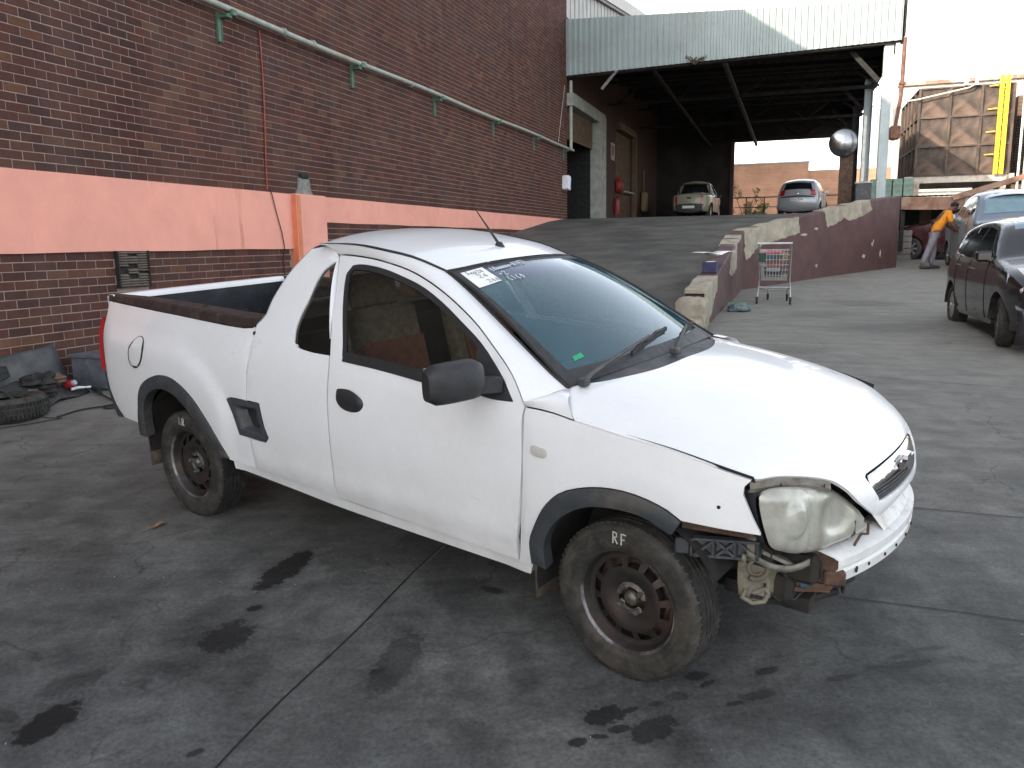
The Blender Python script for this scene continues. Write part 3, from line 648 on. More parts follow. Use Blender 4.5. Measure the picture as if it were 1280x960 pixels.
# dark seam strip under the bonnet edge
for sg in (-1, 1):
    m = MB(); hl3 = smooth_poly(hl, False, .05); m.grid([[(x, sg*(S(x, z)+dy), z+dz) for dy, dz in ((-.012, .006), (-.03, -.02), (-.06, -.03))] for x, z in hl3]); m.build('bonnet_gap', M['gap'], truck)
# --- cowl and wipers
cow = []
for u in np.linspace(-1, 1, 25):
    a = wfn(np.float64(u*.985), np.float64(.03)); b = hood_fn(np.float64(.03-.075*abs(u)**3), np.float64(-u*-.655)); b = np.array([b[0], a[1], b[2]])
    cow.append([a+np.array([-.02, 0, .0]), a*.5+b*.5+np.array([0, 0, -.012]), b+np.array([.03, 0, -.016])])
m = MB(); m.grid(cow); m.build('cowl', M['grey_plastic'], truck, 60)
for (u0, u1, v1, ua, va, ub, vb) in ((-.93, -.06, .115, -.36, .065, .30, .15), (.0, .56, .105, .36, .075, .86, .125)):
    p0 = wfn(np.float64(u0), np.float64(.01))+np.array([.035, 0, .010]); p1 = wfn(np.float64(u1), np.float64(v1))+np.array([.012, 0, .030]); q_ = p0*.6+p1*.4+np.array([.006, 0, .016])
    m = MB(); m.tube([p0, p0*.8+q_*.2+np.array([0, 0, .010]), q_, p1], [.011, .010, .008, .005], 8); m.box(tuple(p0), (.04, .04, .03), bev=.01); ar = m.build('wiper_arm', M['grey_plastic'], truck, 40)
    b0 = wfn(np.float64(ua), np.float64(va))+np.array([.006, 0, .012]); b1 = wfn(np.float64(ub), np.float64(vb))+np.array([.006, 0, .012])
    m = MB(); m.beam(b0, b1, .010, .018); l_ = lambda t: b0*(1-t)+b1*t
    for ta, tb, tc in ((.08, .30, .52), (.42, .66, .92)): m.tube([l_(ta)+np.array([0, 0, .006]), l_(tb)+np.array([.004, 0, .020]), l_(tc)+np.array([0, 0, .006])], .006, 6)
    m.build('wiper_blade', M['rubber'], ar)
# --- door mirrors
def mirror_body():
    m = MB(); n = 18; rows = []
    for i, y in enumerate(np.linspace(0, 1, 9)):
        sy = math.sqrt(max(0, 1-(2*y-1)**4)); row = []
        for k in range(n):
            a = 2*PI*k/n; c, s_ = math.cos(a), math.sin(a); sq_ = lambda t: math.copysign(abs(t)**.6, t)
            row.append((sq_(c)*.062*(.62+.38*sy)*(1 if c > 0 else .55), -y*.225, sq_(s_)*.074*(.72+.28*sy)))
        row.append(row[0]); rows.append(row)
    m.grid(rows); m.add([r for r in rows[0][:-1]], [tuple(range(n))]); m.add([r for r in rows[-1][:-1]], [tuple(range(n))[::-1]]); return m
mb = mirror_body(); o = mb.build('door_mirror', M['black_plastic'], door, 50, recalc=True); o.location = (-.575, -.858, 1.066); o.rotation_euler = (R(2), 0, R(-20))
m = MB(); m.beam((-.01, .085, -.045), (.0, -.03, -.03), .055, .055); m.build('mirror_arm', M['black_plastic'], o, 40)
m = MB(); m.box((-.035, -.115, 0), (.006, .185, .115), bev=.003); m.build('mirror_glass', M['chrome'], o)
# --- cab back wall and rear window
cbk = resamp(np.array([(x, -S(x, z), z) for x, z in smooth_poly(A['cabback'], False, .04)]), 14)
cbg = np.array([[(p[0], p[1]*-v, p[2]+.03*(1-v*v)*(i/13)) for v in np.linspace(-1, 1, 13)] for i, p in enumerate(cbk)])
m = MB(); m.grid(cbg[:4]); m.grid(cbg[11:]); m.grid(cbg[3:12, :2]); m.grid(cbg[3:12, 11:]); m.box((-2.06, 0, 1.08), (.03, 1.3, .14)); cbo = m.build('cab_back', M['white'], truck, 50)
m = MB(); m.grid(cbg[3:12, 1:12]+np.array([.01, 0, 0])); m.build('rear_window', M['side_glass'], cbo, 50)
# --- load bed
m = MB(); x0, x1, yb, zf, zt = -3.53, -2.02, .615, .66, 1.128
m.grid([[(x, y, zf) for y in np.linspace(-yb, yb, 9)] for x in np.linspace(x0, x1, 9)])
m.grid([[(x, -yb, z) for z in (zf, .9, zt)] for x in np.linspace(x0, x1+.06, 9)]); m.grid([[(x, yb, z) for z in (zf, .9, zt)] for x in np.linspace(x0, x1+.06, 9)])
m.grid([[(x1+.05, y, z) for z in (zf, .9, zt)] for y in np.linspace(-yb, yb, 7)]); m.grid([[(x0, y, z) for z in (zf, .85, .95, zt+.01)] for y in np.linspace(-yb, yb, 9)])
for y in np.linspace(-.5, .5, 7): m.box(((x0+x1)/2, y, zf+.012), (x1-x0-.05, .06, .022))
m.build('bed_lining', M['bedliner'], truck)
rt = smooth_poly(A['railtop'], False, .06); 
rows = []
for x, z in resamp(rt, 22):
    zl = np.interp(x, A['raillow'][:, 0], A['raillow'][:, 1]); yo = S(x, zl)
    rows.append([(x, -yo-.004, zl-.012), (x, -yo-.008, zl), (x, -yo+.002, z-.008), (x, -yo+.014, z), (x, -.595, z), (x, -.590, z-.012), (x, -.592, z-.06)])
m = MB(); m.grid(rows, flip=True); m.add(rows[0], [tuple(range(7))]); m.add(rows[-1], [tuple(range(7))[::-1]]); o = m.build('bed_rail', M['rail'], truck, 30); both(o)
for x in np.linspace(-3.35, -2.3, 4):
    m = MB(); m.lathe([(0, .004), (.011, .003), (.013, 0)], 10, 'Z', (x, -.625, 1.162)); m.build('rail_bolt', M['dark'], o)
# tailgate
zs = np.linspace(.60, 1.155, 8); rows = []
for z in zs: rows.append([(np.interp(z, [.5, .75, .95, 1.155], [-3.52, -3.57, -3.615, -3.63])-.02*(1-(y/.66)**2), y, z) for y in np.linspace(-.655, .655, 15)])
m = MB(); m.grid(rows, flip=True); top = rows[-1]
m.grid([[(p[0], p[1], p[2]), (p[0]+.015, p[1], p[2]+.012), (p[0]+.07, p[1], p[2]+.012), (p[0]+.085, p[1], p[2]-.005), (p[0]+.085, p[1], p[2]-.03)] for p in top], flip=True)
tg = m.build('tailgate', paint('chipped_white_paint', (.78, .78, .78), .35, (.05, .05, .05), .45), truck, 50)
m = MB(); m.box((-3.645, 0, .93), (.02, .16, .06), bev=.008); m.build('tailgate_handle', M['black_plastic'], tg)
# tail lamps and rear bumper
for sg in (-1, 1):
    m = MB(); rows = []
    for z in np.linspace(.74, 1.03, 10):
        xe = np.interp(z, [.66, .77, .88, .97, 1.04], [-3.477, -3.523, -3.572, -3.607, -3.606]); ye = S(xe, z)
        rows.append([(xe+.006, sg*(ye+.003), z), (xe-.034, sg*(ye+.006), z), (xe-.05, sg*(ye-.05), z), (xe-.04, sg*(ye-.13), z)])
    m.grid(rows, flip=sg > 0); m.build('tail_lamp', M['red_lens'], truck, 50)
m = MB(); rows = []
for y in np.linspace(-1, 1, 21):
    row = []
    for z in (.47, .50, .60, .70, .72):
        xe = np.interp(z, [.47, .54, .654, .74], [-3.36, -3.43, -3.49, -3.53]); yy = S(xe, z)-.004; k = abs(y)**6; row.append((xe-.075*(1-k)-.02, y*yy, z))
    rows.append(row)
m.grid(rows); m.build('rear_bumper', M['grey_plastic'], truck, 50)
o = panel('bumper_end', smooth_poly([(-3.345, .474), (-3.425, .54), (-3.487, .654), (-3.53, .755), (-3.555, .75), (-3.52, .62), (-3.44, .46)], True, .03, 30), sideR, M['grey_plastic'], truck, [], .03, .02, shift=-.001); both(o)
# seam bolt
m = MB(); m.lathe([(0, .014), (.009, .012), (.012, .004), (.013, 0)], 12, 'Y', (0, 0, 0)); o = m.build('tie_down_bolt', M['rubber'], truck, 40); o.location = (-2.085, -S(-2.085, 1.075)+.012, 1.075); o.scale = (1, -1, 1)
# --- mud flaps
for (x, z0, z1, nm) in ((-.375, .175, .50, 'front_mud_flap'), (-3.10, .19, .55, 'rear_mud_flap')):
    for sg in (-1, 1):
        m = MB(); m.grid([[(x-.015*math.sin(3*(z-z0)), sg*y, z) for z in np.linspace(z0+(.03 if y > .7 else 0), z1, 6)] for y in np.linspace(.60, .785, 4)]); o = m.build(nm, M['mud'], truck, 40)
        sm = o.modifiers.new('s', 'SOLIDIFY'); sm.thickness = .008
# --- cabin
cab_in = MB(); cab_in.grid([[(x, y, z) for y in np.linspace(-.66, .66, 9)] for x, z in ((-.30, .96), (-.42, .985), (-.55, .965), (-.60, .90), (-.62, .70), (-.70, .45))]); cab_in.box((-.52, -.36, .985), (.16, .34, .06), bev=.03); cab_in.build('dashboard', M['interior'], truck, 50)
m = MB(); m.box((-1.45, 0, .40), (1.4, 1.36, .05)); m.box((-1.95, 0, .75), (.04, 1.3, .62)); m.box((-1.55, 0, 1.425), (.6, .8, .01)); m.build('cabin_lining', pm('cabin_trim', (.06, .058, .05), .9), truck)
m = MB(); m.tube([(-.80+.17*math.sin(t)*.35, -.36+.18*math.cos(t), .93+.17*math.sin(t)) for t in np.linspace(0, 2*PI, 25)[:-1]], .014, 8, closed=True); m.beam((-.80, -.52, .93), (-.80, -.20, .93), .03, .02); m.tube([(-.8, -.36, .93), (-.62, -.36, .88)], .03); m.build('steering_wheel', M['rubber'], truck, 50)
for y in (-.36, .36):
    m = MB(); m.box((-1.25, y, .62), (.50, .48, .14), bev=.05); s0 = m.build('seat', M['seat'], truck, 40)
    m = MB(); m.box((-1.56, y, .92), (.13, .46, .56), M=Matrix.Rotation(R(-14), 4, 'Y'), bev=.05); m.build('seat_back', M['seat'], s0, 40)
    m = MB(); m.box((-1.475, y, .90), (.02, .40, .30), M=Matrix.Rotation(R(-14), 4, 'Y'), bev=.008); m.build('red_brown_panel', M['red_brown_panel'], s0, 40)  # thin red-brown box added on the front of the seat back
    m = MB(); m.box((-1.64, y, 1.27), (.09, .27, .17), M=Matrix.Rotation(R(-10), 4, 'Y'), bev=.04); m.build('headrest', M['seat'], s0, 40)
m = MB(); m.box((0, 0, 0), (.30, .34, .14), bev=.004); o = m.build('cardboard_box', M['cardboard']); o.parent = None
o.matrix_world = TRUCK_M @ Matrix.Translation((-1.80, .30, 1.245)) @ Matrix.Rotation(R(12), 4, 'Z'); tag(o, 'cardboard box behind the seats inside the white pickup cab', 'box')
m = MB(); m.tube([(-1.66, -.50, 1.36), (-1.64, -.56, 1.2), (-1.60, -.63, 1.0), (-1.58, -.66, .8)], .014, 6); m.build('seat_belt', pm('belt_webbing', (.12, .115, .10), .8), truck, 50)
# ------------------------------------------------------------------ the bare front corner of the pickup
def front_fn(y, z): return np.stack([.728-.44*y*y+.0*z, y, z], -1)
lamp2 = np.array([(-0.727, 0.772), (-0.704, 0.790), (-0.640, 0.790), (-0.520, 0.763), (-0.42, 0.722), (-0.330, 0.652), (-0.272, 0.582), (-0.29, 0.563), (-0.39, 0.556), (-0.519, 0.550), (-0.599, 0.556), (-0.655, 0.575), (-0.696, 0.600), (-0.714, 0.655), (-0.727, 0.731)])
lp = smooth_poly(lamp2, True, .012, 50); lcn = lp.mean(0)
def lamp_fn(y, z, relief=True):
    P2 = np.stack([np.atleast_1d(y), np.atleast_1d(z)], -1).reshape(-1, 2); d = seg_dist(P2, lp).reshape(np.shape(y))
    sgn = np.where(inside(P2, lp).reshape(np.shape(y)), 1, 0); d = d*sgn
    x = .694-.44*y*y-.10*(z-.55)+.028*(1-np.exp(-d/.018))
    if relief:
        x = x-.009*np.exp(-((y+.575-.10*(z-.66))/.008)**2)               # ridge between the two chambers
        r = np.hypot((y+.640-.1*(z-.68))/.040, (z-.685)/.060); x = x+.016*sstep(1.05, .75, r)
        r2 = np.hypot((y+.465)/.085, (z-.665)/.075); x = x-.016*sstep(1.1, .5, r2)
    return np.stack([x, y*np.ones_like(x), z*np.ones_like(x)], -1)
hl_ = panel('headlamp', lp, lamp_fn, M['lamp'], truck, [], .012, .03, .004, smooth=60); tag(hl_, 'hazed bare headlamp'); mirror_me(hl_)
# lamp housing: dark body behind the lens, with the grey side wall that shows at its left
m = MB(); ring = np.array([lamp_fn(np.float64(p[0]), np.float64(p[1]), False) for p in lp]); rows = [ring+np.array([-.012, 0, 0])]
for k in (.06, .12): rows.append(ring*np.array([1, .985, 1])+np.array([-k, .03, .0]))
rows = np.array(rows); rows = np.concatenate([rows, rows[:, :1]], 1); m.grid(rows); o = m.build('lamp_housing', M['grey_plastic'], truck, 50); both(o)
# strip above the lamp (bolt flange with holes) and the wing edge return
fl = []
for s_, y in [(.440, -.735), (.449, -.723), (.469, -.642), (.517, -.558), (.579, -.487), (.658, -.446), (.777, -.398), (.885, -.335)]:
    p = hood_fn(np.float64(s_), np.float64(y)); fl.append([p+np.array([-.006, .003, -.008]), p+np.array([.0, -.002, -.030]), p+np.array([-.006, .0, -.044]), p+np.array([-.05, .03, -.046])])
m = MB(); m.grid(np.array(fl)[:5], flip=False); o = m.build('lamp_flange', M['oldmetal'], truck, 40); both(o)
for y, z, x in ((-.648, .800, .478), (-.515, .775, .575)):
    m = MB(); m.lathe([(.0, .003), (.006, .002), (.0065, 0)], 10, 'X', (x, y, z)); m.build('flange_hole', M['gap'], o)
# engine bay darkness
m = MB(); m.box((.28, -.36, .66), (.36, .56, .32)); m.box((.40, 0, .60), (.26, .8, .34)); m.box((.30, -.66, .72), (.18, .10, .16)); m.build('engine_bay', M['dark'], truck)
m = MB(); m.box((.555, 0, .60), (.04, .62, .36)); 
for z in np.linspace(.46, .76, 22): m.box((.579, 0, z), (.006, .60, .004))
m.build('radiator', M['dark'], truck)
# bumper beam: white bent box section with rusty end and holes
def beam_x(y): return .735-.42*y*y-.05*np.abs(y)**3
ys = np.linspace(-.49, .49, 29); rows = []
for y in ys:
    x = beam_x(y); zb = .475+.012*math.cos(y*3)
    rows.append([(x-.10, y, zb+.066), (x-.055, y, zb+.058), (x-.012, y, zb+.048), (x+.004, y, zb+.040), (x+.004, y, zb+.012), (x-.003, y, zb+.003), (x+.003, y, zb-.008), (x, y, zb-.042), (x-.012, y, zb-.05), (x-.10, y, zb-.05)])
rows = np.array(rows); m = MB(); m.grid(rows); bb = m.build('bumper_beam', M['beam'], truck, 30)
sm = bb.modifiers.new('s', 'SOLIDIFY'); sm.thickness = .004; sm.offset = -1
for sg in (-1, 1):
    m = MB(); e = rows[0 if sg < 0 else -1]; m.add([tuple(p+np.array([0, sg*.003, 0])) for p in e], [tuple(range(10))]); m.build('beam_end', M['rust'], bb)
for y in (-.40, -.33, -.22, -.12, .0, .12):
    m = MB(); rad = .011 if y == -.40 else .006; m.lathe([(0, .0025), (rad, .0025), (rad, -.002)], 12, 'X', (beam_x(y)+.004, y, .462)); m.build('beam_hole', M['gap'], bb)
# white sheet between the beam and the grille tip
m = MB(); m.grid([[(beam_x(y)-.015-.06*t, y, .530+.075*t*(1-.3*abs(y))) for t in np.linspace(0, 1, 5)] for y in np.linspace(-.19, .30, 13)]); m.build('front_panel', M['beam'], truck, 40)
m = MB(); m.tube([(.655, -.40, .545), (.665, -.36, .575), (.678, -.325, .565), (.675, -.315, .60), (.66, -.32, .61)], .005, 7); m.box((.62, -.35, .60), (.06, .09, .07), bev=.01); m.build('bonnet_catch', M['rust'], truck, 40)
m = MB(); m.box((.615, -.475, .452), (.07, .05, .05), rz=.5, bev=.006); m.box((.55, -.49, .415), (.13, .035, .018), rz=.35); m.beam((.50, -.53, .40), (.60, -.46, .395), .025, .015); m.build('beam_bracket', M['rust'], truck)
m = MB(); m.box((.50, -.45, .475), (.16, .20, .10), bev=.02); m.box((.46, -.52, .40), (.10, .12, .10), bev=.02); m.tube([(.42, -.60, .36), (.5, -.5, .33), (.6, -.35, .34)], .012, 6); m.build('lower_clutter', M['dark'], truck)
# bumper bracket: lattice of black plastic under the wing
b0 = np.array([.235, -.755, .568]); b1 = np.array([.425, -.665, .567])
m = MB(); ux = (b1-b0); 
for t0, t1, z0, z1 in ((0, 1, .03, .03), (0, 1, -.028, -.028), (.0, .0, -.03, .03), (.33, .33, -.03, .03), (.66, .66, -.03, .03), (1, 1, -.03, .03), (0, .33, -.03, .03), (.33, .66, .03, -.03), (.33, .66, -.03, .03), (.66, 1, .03, -.03)):
    a = b0+ux*t0+np.array([0, 0, z0]); b = b0+ux*t1+np.array([0, 0, z1]); m.beam(a, b, .028, .008)
m.box(tuple(b0+np.array([-.035, -.006, -.002])), (.05, .03, .055), rz=.44, bev=.006); m.box(tuple(b0+ux*.5+np.array([.004, .012, 0])), (.20, .004, .06), rz=.44)
o = m.build('bumper_bracket', M['grey_plastic'], truck); 
m = MB(); m.lathe([(0, .012), (.012, .010), (.013, 0)], 12, 'X', (.385, -.695, .545)); m.build('bracket_stud', M['oldmetal'], o, 40)
m = MB(); m.box((.40, -.66, .575), (.03, .03, .075), bev=.004); m.beam((.42, -.64, .56), (.50, -.56, .50), .05, .012); m.build('bracket_tab', M['oldmetal'], o)
m = MB(); m.beam((.20, -.765, .645), (.42, -.70, .635), .012, .03); m.build('wing_flange', M['rust'], truck)
# horn: coiled trumpet
hn = MB()
C0 = np.array([.392, -.600, .44])
MX = Matrix.Translation(C0) @ Matrix.Rotation(R(-58), 4, 'Z')           # faces forward and right
pts = []
def hp_(y, z, d): return tuple(MX @ Vector((d, y, z)))
outl = smooth_poly([(-.062, .055), (-.030, .085), (.02, .085), (.055, .055), (.05, .02), (.06, -.02), (.058, -.065), (.02, -.098), (-.02, -.095), (-.055, -.06), (-.062, 0)], True, .012)
hb_ = panel('horn', outl, lambda y, z: np.array([MX @ Vector((.012*float(np.exp(-min(9., seg_dist(np.array([[a, b]]), outl)[0])/.012)*-1)+.03, float(a), float(b))) for a, b in zip(np.atleast_1d(y), np.atleast_1d(z))]), M['horn'], truck, [], .012, .05, .004)
sp_ = [(.0+ .036*math.cos(t)*(1-.07*t), .045+.034*math.sin(t)*(1-.07*t)) for t in np.linspace(-2.2, 5.5, 34)]
m = MB(); m.tube([hp_(a, b, .034) for a, b in sp_], [.010-.00015*i for i in range(34)], 8)
m.tube([hp_(a, b, .034) for a, b in smooth_poly([(-.032, -.03), (-.045, -.06), (-.01, -.082), (.03, -.075), (.042, -.045), (.03, -.028), (-.01, -.045)], False, .01)], .008, 8); m.build('horn_coil', M['horn'], hb_, 60)
m = MB(); m.lathe([(0, .001), (.007, .001), (.007, -.004)], 10, 'X', tuple(MX @ Vector((.036, .030, -.015)))); m.prism([(-.02, -.008), (.022, -.012), (.024, -.002), (-.016, .006)], 0, .004, MX @ Matrix(((0, 0, 1, .033), (1, 0, 0, 0), (0, 1, 0, -.055), (0, 0, 0, 1)))); m.build('horn_mouth', M['gap'], hb_)
# hoses and odds and ends hanging below the lamp
m = MB(); m.tube([(.46, -.56, .50), (.49, -.55, .42), (.50, -.50, .385), (.52, -.44, .40), (.52, -.40, .48)], .013, 8); m.tube([(.42, -.52, .36), (.50, -.42, .345), (.58, -.34, .35), (.62, -.25, .36)], .016, 8); m.tube([(.44, -.60, .40), (.47, -.58, .365), (.51, -.53, .36), (.53, -.49, .39)], .006, 6); m.build('hose', M['rubber'], truck, 60)
m = MB(); m.box((.53, -.50, .42), (.035, .05, .03), rz=.3, bev=.005); m.build('blue_connector', pm('blue_plastic', (.035, .085, .12), .5), truck)
m = MB(); m.box((.50, -.47, .47), (.06, .10, .06), rz=.4, bev=.012); m.box((.56, -.42, .485), (.05, .07, .05), bev=.01); m.tube([(.56, -.44, .43), (.585, -.40, .40)], .018, 8); m.build('copper_part', M['rust'], truck)
m = MB(); m.grid([[(.40+.16*t, -.70+.14*t, .575-.065*math.sin(t*2.4)+dz) for dz in (0, -.022)] for t in np.linspace(0, 1, 9)]); o = m.build('lamp_support', M['oldmetal'], truck, 60); sm = o.modifiers.new('s', 'SOLIDIFY'); sm.thickness = .01
m = MB(); 
for x, y in ((.635, -.425), (.628, -.405)): m.tube([(x, y, .44), (x+.004, y, .40), (x, y+.004, .375)], .006, 6)
m.build('dangling_wire', M['rubber'], truck)
m = MB(); m.box((.40, 0, .33), (.30, 1.0, .05)); m.build('lower_shield', M['dark'], truck)

# ------------------------------------------------------------------ wheels
def make_wheel():
    """wheel in its own frame: axle along y, outer face at -y"""
    e = bpy.data.objects.new('wheel', None); COL.objects.link(e)
    pr = [(.190, -.070), (.200, -.082), (.215, -.088), (.240, -.090), (.262, -.088), (.272, -.0875), (.280, -.084), (.289, -.074), (.2945, -.062)]
    m = MB(); m.lathe(pr, 64, 'Y'); 
    m.lathe([(r, -h) for r, h in pr[::-1]], 64, 'Y'); ty = m.build('tyre', M['tyre'], e, 50)
    tr = [(.2945, -.062), (.2965, -.052)]
    for g in (-.036, -.012, .012, .036): tr += [(.298, g-.006), (.290, g-.004), (.290, g+.004), (.298, g+.006)]
    tr += [(.2965, .052), (.2945, .062)]
    m = MB(); m.lathe(tr, 64, 'Y')
    for k in range(72):                                             # shoulder blocks
        a = 2*PI*k/72
        for s_ in (-1, 1): m.box((.2935*math.cos(a), s_*.0605, .2935*math.sin(a)), (.0075, .020, .0165), M=Matrix.Rotation(-a, 4, 'Y'))
    m.build('tread', M['tread'], ty, 35)
    m = MB(); m.lathe([(.262, -.0895), (.2635, -.0905), (.265, -.0895)], 64, 'Y'); m.lathe([(.222, -.0905), (.2235, -.0915), (.225, -.0905)], 64, 'Y'); m.build('bead_ring', M['tyre'], ty, 60)
    m = MB(); m.lathe([(.186, -.066), (.192, -.076), (.1965, -.075), (.1955, -.070)], 48, 'Y'); lip = m.build('rim_lip', M['lip'], e, 60)
    m = MB(); m.lathe([(.188, -.068), (.181, -.060), (.178, -.036), (.170, -.028), (.166, .05), (.186, .07)], 48, 'Y'); rm = m.build('rim', M['rim'], e, 50)
    m = MB(); NS = 12; prof = lambda r: -.030-.018*math.sin(max(0, min(1, (r-.06)/.10))*PI)
    rs = [.055, .075, .095, .112, .124]
    m.grid([[(r*math.cos(a), prof(r), r*math.sin(a)) for a in np.linspace(0, 2*PI, 61)] for r in rs])
    for k in range(NS):
        a0 = 2*PI*(k+.18)/NS; a1 = 2*PI*(k+.82)/NS; a2 = 2*PI*(k+1.18)/NS
        m.grid([[(r*math.cos(a), prof(r), r*math.sin(a)) for a in np.linspace(a1, a2, 4)] for r in (.124, .135, .148, .156)])
        m.grid([[(r*math.cos(a), y, r*math.sin(a)) for a in np.linspace(a0, a1, 5)] for r, y in ((.124, prof(.124)), (.122, -.005))])
    m.grid([[(r*math.cos(a), y, r*math.sin(a)) for a in np.linspace(0, 2*PI, 61)] for r, y in ((.156, prof(.156)), (.166, -.030), (.176, -.034))])
    m.build('wheel_disc', M['rim'], rm, 40)
    m = MB(); m.lathe([(.0, .02), (.163, .02)], 32, 'Y'); m.lathe([(.10, .012), (.13, .012), (.13, .03)], 32, 'Y'); m.build('brake_disc', M['rust'], rm)
    m = MB(); m.lathe([(.062, -.030), (.060, -.036), (.046, -.040), (.042, -.030)], 32, 'Y', a0=.5, a1=3.4); m.lathe([(.062, -.030), (.060, -.036), (.046, -.040), (.042, -.030)], 32, 'Y', a0=3.8, a1=6.0); m.lathe([(.0, -.048), (.020, -.046), (.026, -.040), (.028, -.028)], 20, 'Y')
    h_ = m.build('hub', M['hub'], e, 40)
    for k in range(4):
        a = PI/4+k*PI/2+.2; m = MB(); m.lathe([(0, -.056), (.009, -.056), (.0105, -.052), (.0105, -.034), (.015, -.032)], 6, 'Y', (.050*math.cos(a), 0, .050*math.sin(a))); m.build('wheel_bolt', M['hub'], h_)
    return e
wheel0 = make_wheel(); wheel0.parent = truck
def place_wheel(x, sg, spin, steer=0., txt=None, first=False):
    e = wheel0 if first else copy_tree(wheel0, truck)
    e.location = (x, sg*.700, .297); e.rotation_mode = 'XYZ'
    e.rotation_euler = (0, 0, (0 if sg < 0 else PI)+steer)
    for c in e.children:
        if c.name.split('.')[0] in ('rim', 'hub', 'rim_lip', 'tyre'): c.rotation_euler = (0, spin, 0)
    if txt:
        m = MB(); cv = glyphs(txt, 0, 0, .026, .042)
        for c in cv:
            q = smooth_poly(c, False, .006, 60); m.tube([(.0+p[0]-.045, -.0915, .222+p[1]-.0) for p in q], .0022, 5)
        m.build('chalk_letters', M['chalk'], e, 60)
    return e
place_wheel(0, -1, .35, R(-3), 'RF', True); place_wheel(-2.714, -1, 1.1, 0, 'RR'); place_wheel(0, 1, .8, R(-3)); place_wheel(-2.714, 1, 2., 0)
# ------------------------------------------------------------------ the yard
_gy = np.array([-40, -10, 5.5, 9, 14, 24, 40, 60, 400.]); _gs = np.array([0, .0525, .0525, .036, .033, .035, .02, 0, 0])
_gg = np.linspace(-40, 400, 8801); _s_ = np.interp(_gg, _gy, _gs); _gc = np.concatenate([[0], np.cumsum((_s_[1:]+_s_[:-1])/2*np.diff(_gg))]); _gc -= np.interp(0, _gg, _gc)
def gz(x, y):
    x = np.asarray(x, float); y = np.asarray(y, float); u = np.clip((y-13)/5, 0, 1); u = u*u*(3-2*u)
    return -.018+.00115*np.clip(x, -20, 20)+np.interp(y, _gg, _gc)-.035*np.clip(x-3, 0, 4.5)*(1-u)
def sqg(s, q, dz=0.):
    v = sq(s, q); v.z = float(gz(v.x, v.y))+dz; return v
STAINS = [(-1.09, 3.637, 0.238, 0.08, 1.25, 0.9), (-1.16, 3.039, 0.11, 0.128, -0.1, 0.85), (-1.59, 2.508, 0.128, 0.076, 1.2, 0.95), (-1.63, 2.742, 0.121, 0.06, 0.67, 0.45), (-0.455, 2.838, 0.248, 0.081, 1.38, 0.6), (-1.123, 3.27, 0.035, 0.026, 0.44, 0.9), (-0.52, 2.779, 0.038, 0.021, 0.77, 0.8), (-1.031, 2.346, 0.03, 0.015, 0.59, 0.8), (-1.022, 2.772, 0.151, 0.093, 1.18, 0.35), (0.293, 2.493, 0.077, 0.051, 0.61, 0.85), (0.439, 2.412, 0.108, 0.055, 0.58, 0.8), (0.19, 2.36, 0.036, 0.021, 0.22, 0.85), (0.265, 2.382, 0.035, 0.014, -0.03, 0.8), (0.329, 2.418, 0.04, 0.02, 0.28, 0.8), (0.38, 2.518, 0.036, 0.017, 0.4, 0.8), (0.476, 2.551, 0.034, 0.016, 0.13, 0.7), (0.558, 2.591, 0.048, 0.027, 0.3, 0.6), (0.652, 2.711, 0.048, 0.03, 0.24, 0.7), (0.908, 2.731, 0.059, 0.022, 0.37, 0.75), (0.839, 2.587, 0.075, 0.028, 0.22, 0.6), (1.455, 2.762, 0.092, 0.025, 0.23, 0.7), (1.17, 2.685, 0.063, 0.018, 0.26, 0.6), (1.31, 2.743, 0.044, 0.016, 0.18, 0.6), (1.429, 2.808, 0.038, 0.014, 0.27, 0.6), (1.583, 2.863, 0.071, 0.015, 0.19, 0.5), (1.655, 2.784, 0.053, 0.018, -0.36, 0.45), (0.749, 2.545, 0.035, 0.011, 0.27, 0.7), (0.681, 2.663, 0.039, 0.014, 0.51, 0.7), (0.46, 2.528, 0.144, 0.143, 0.54, 0.35), (0.475, 2.491, 0.177, 0.107, -1.31, 0.3), (0.015, 2.791, 0.207, 0.055, -1.39, 0.35), (-0.818, 3.728, 0.131, 0.176, 0.88, 0.35), (-0.265, 3.405, 0.345, 0.122, -1.2, 0.3), (-0.208, 2.724, 0.067, 0.054, -0.3, 0.3), (-1.758, 2.549, 0.061, 0.03, -0.59, 0.5), (-0.416, 3.818, 0.32, 0.172, -1.21, 0.3), (-1.297, 3.296, 0.114, 0.065, 1.14, 0.25), (-1.764, 2.906, 0.068, 0.059, 1.03, 0.25), (-0.105, 3.393, 0.061, 0.025, -0.51, 0.7), (6.024, 13.834, 0.662, 0.477, 0.27, 0.3), (3.123, 8.937, 0.516, 0.279, 0.23, 0.25), (5.227, 10.933, 0.881, 0.352, 0.38, 0.3), (4.691, 12.272, 0.644, 0.321, 0.52, 0.25)]
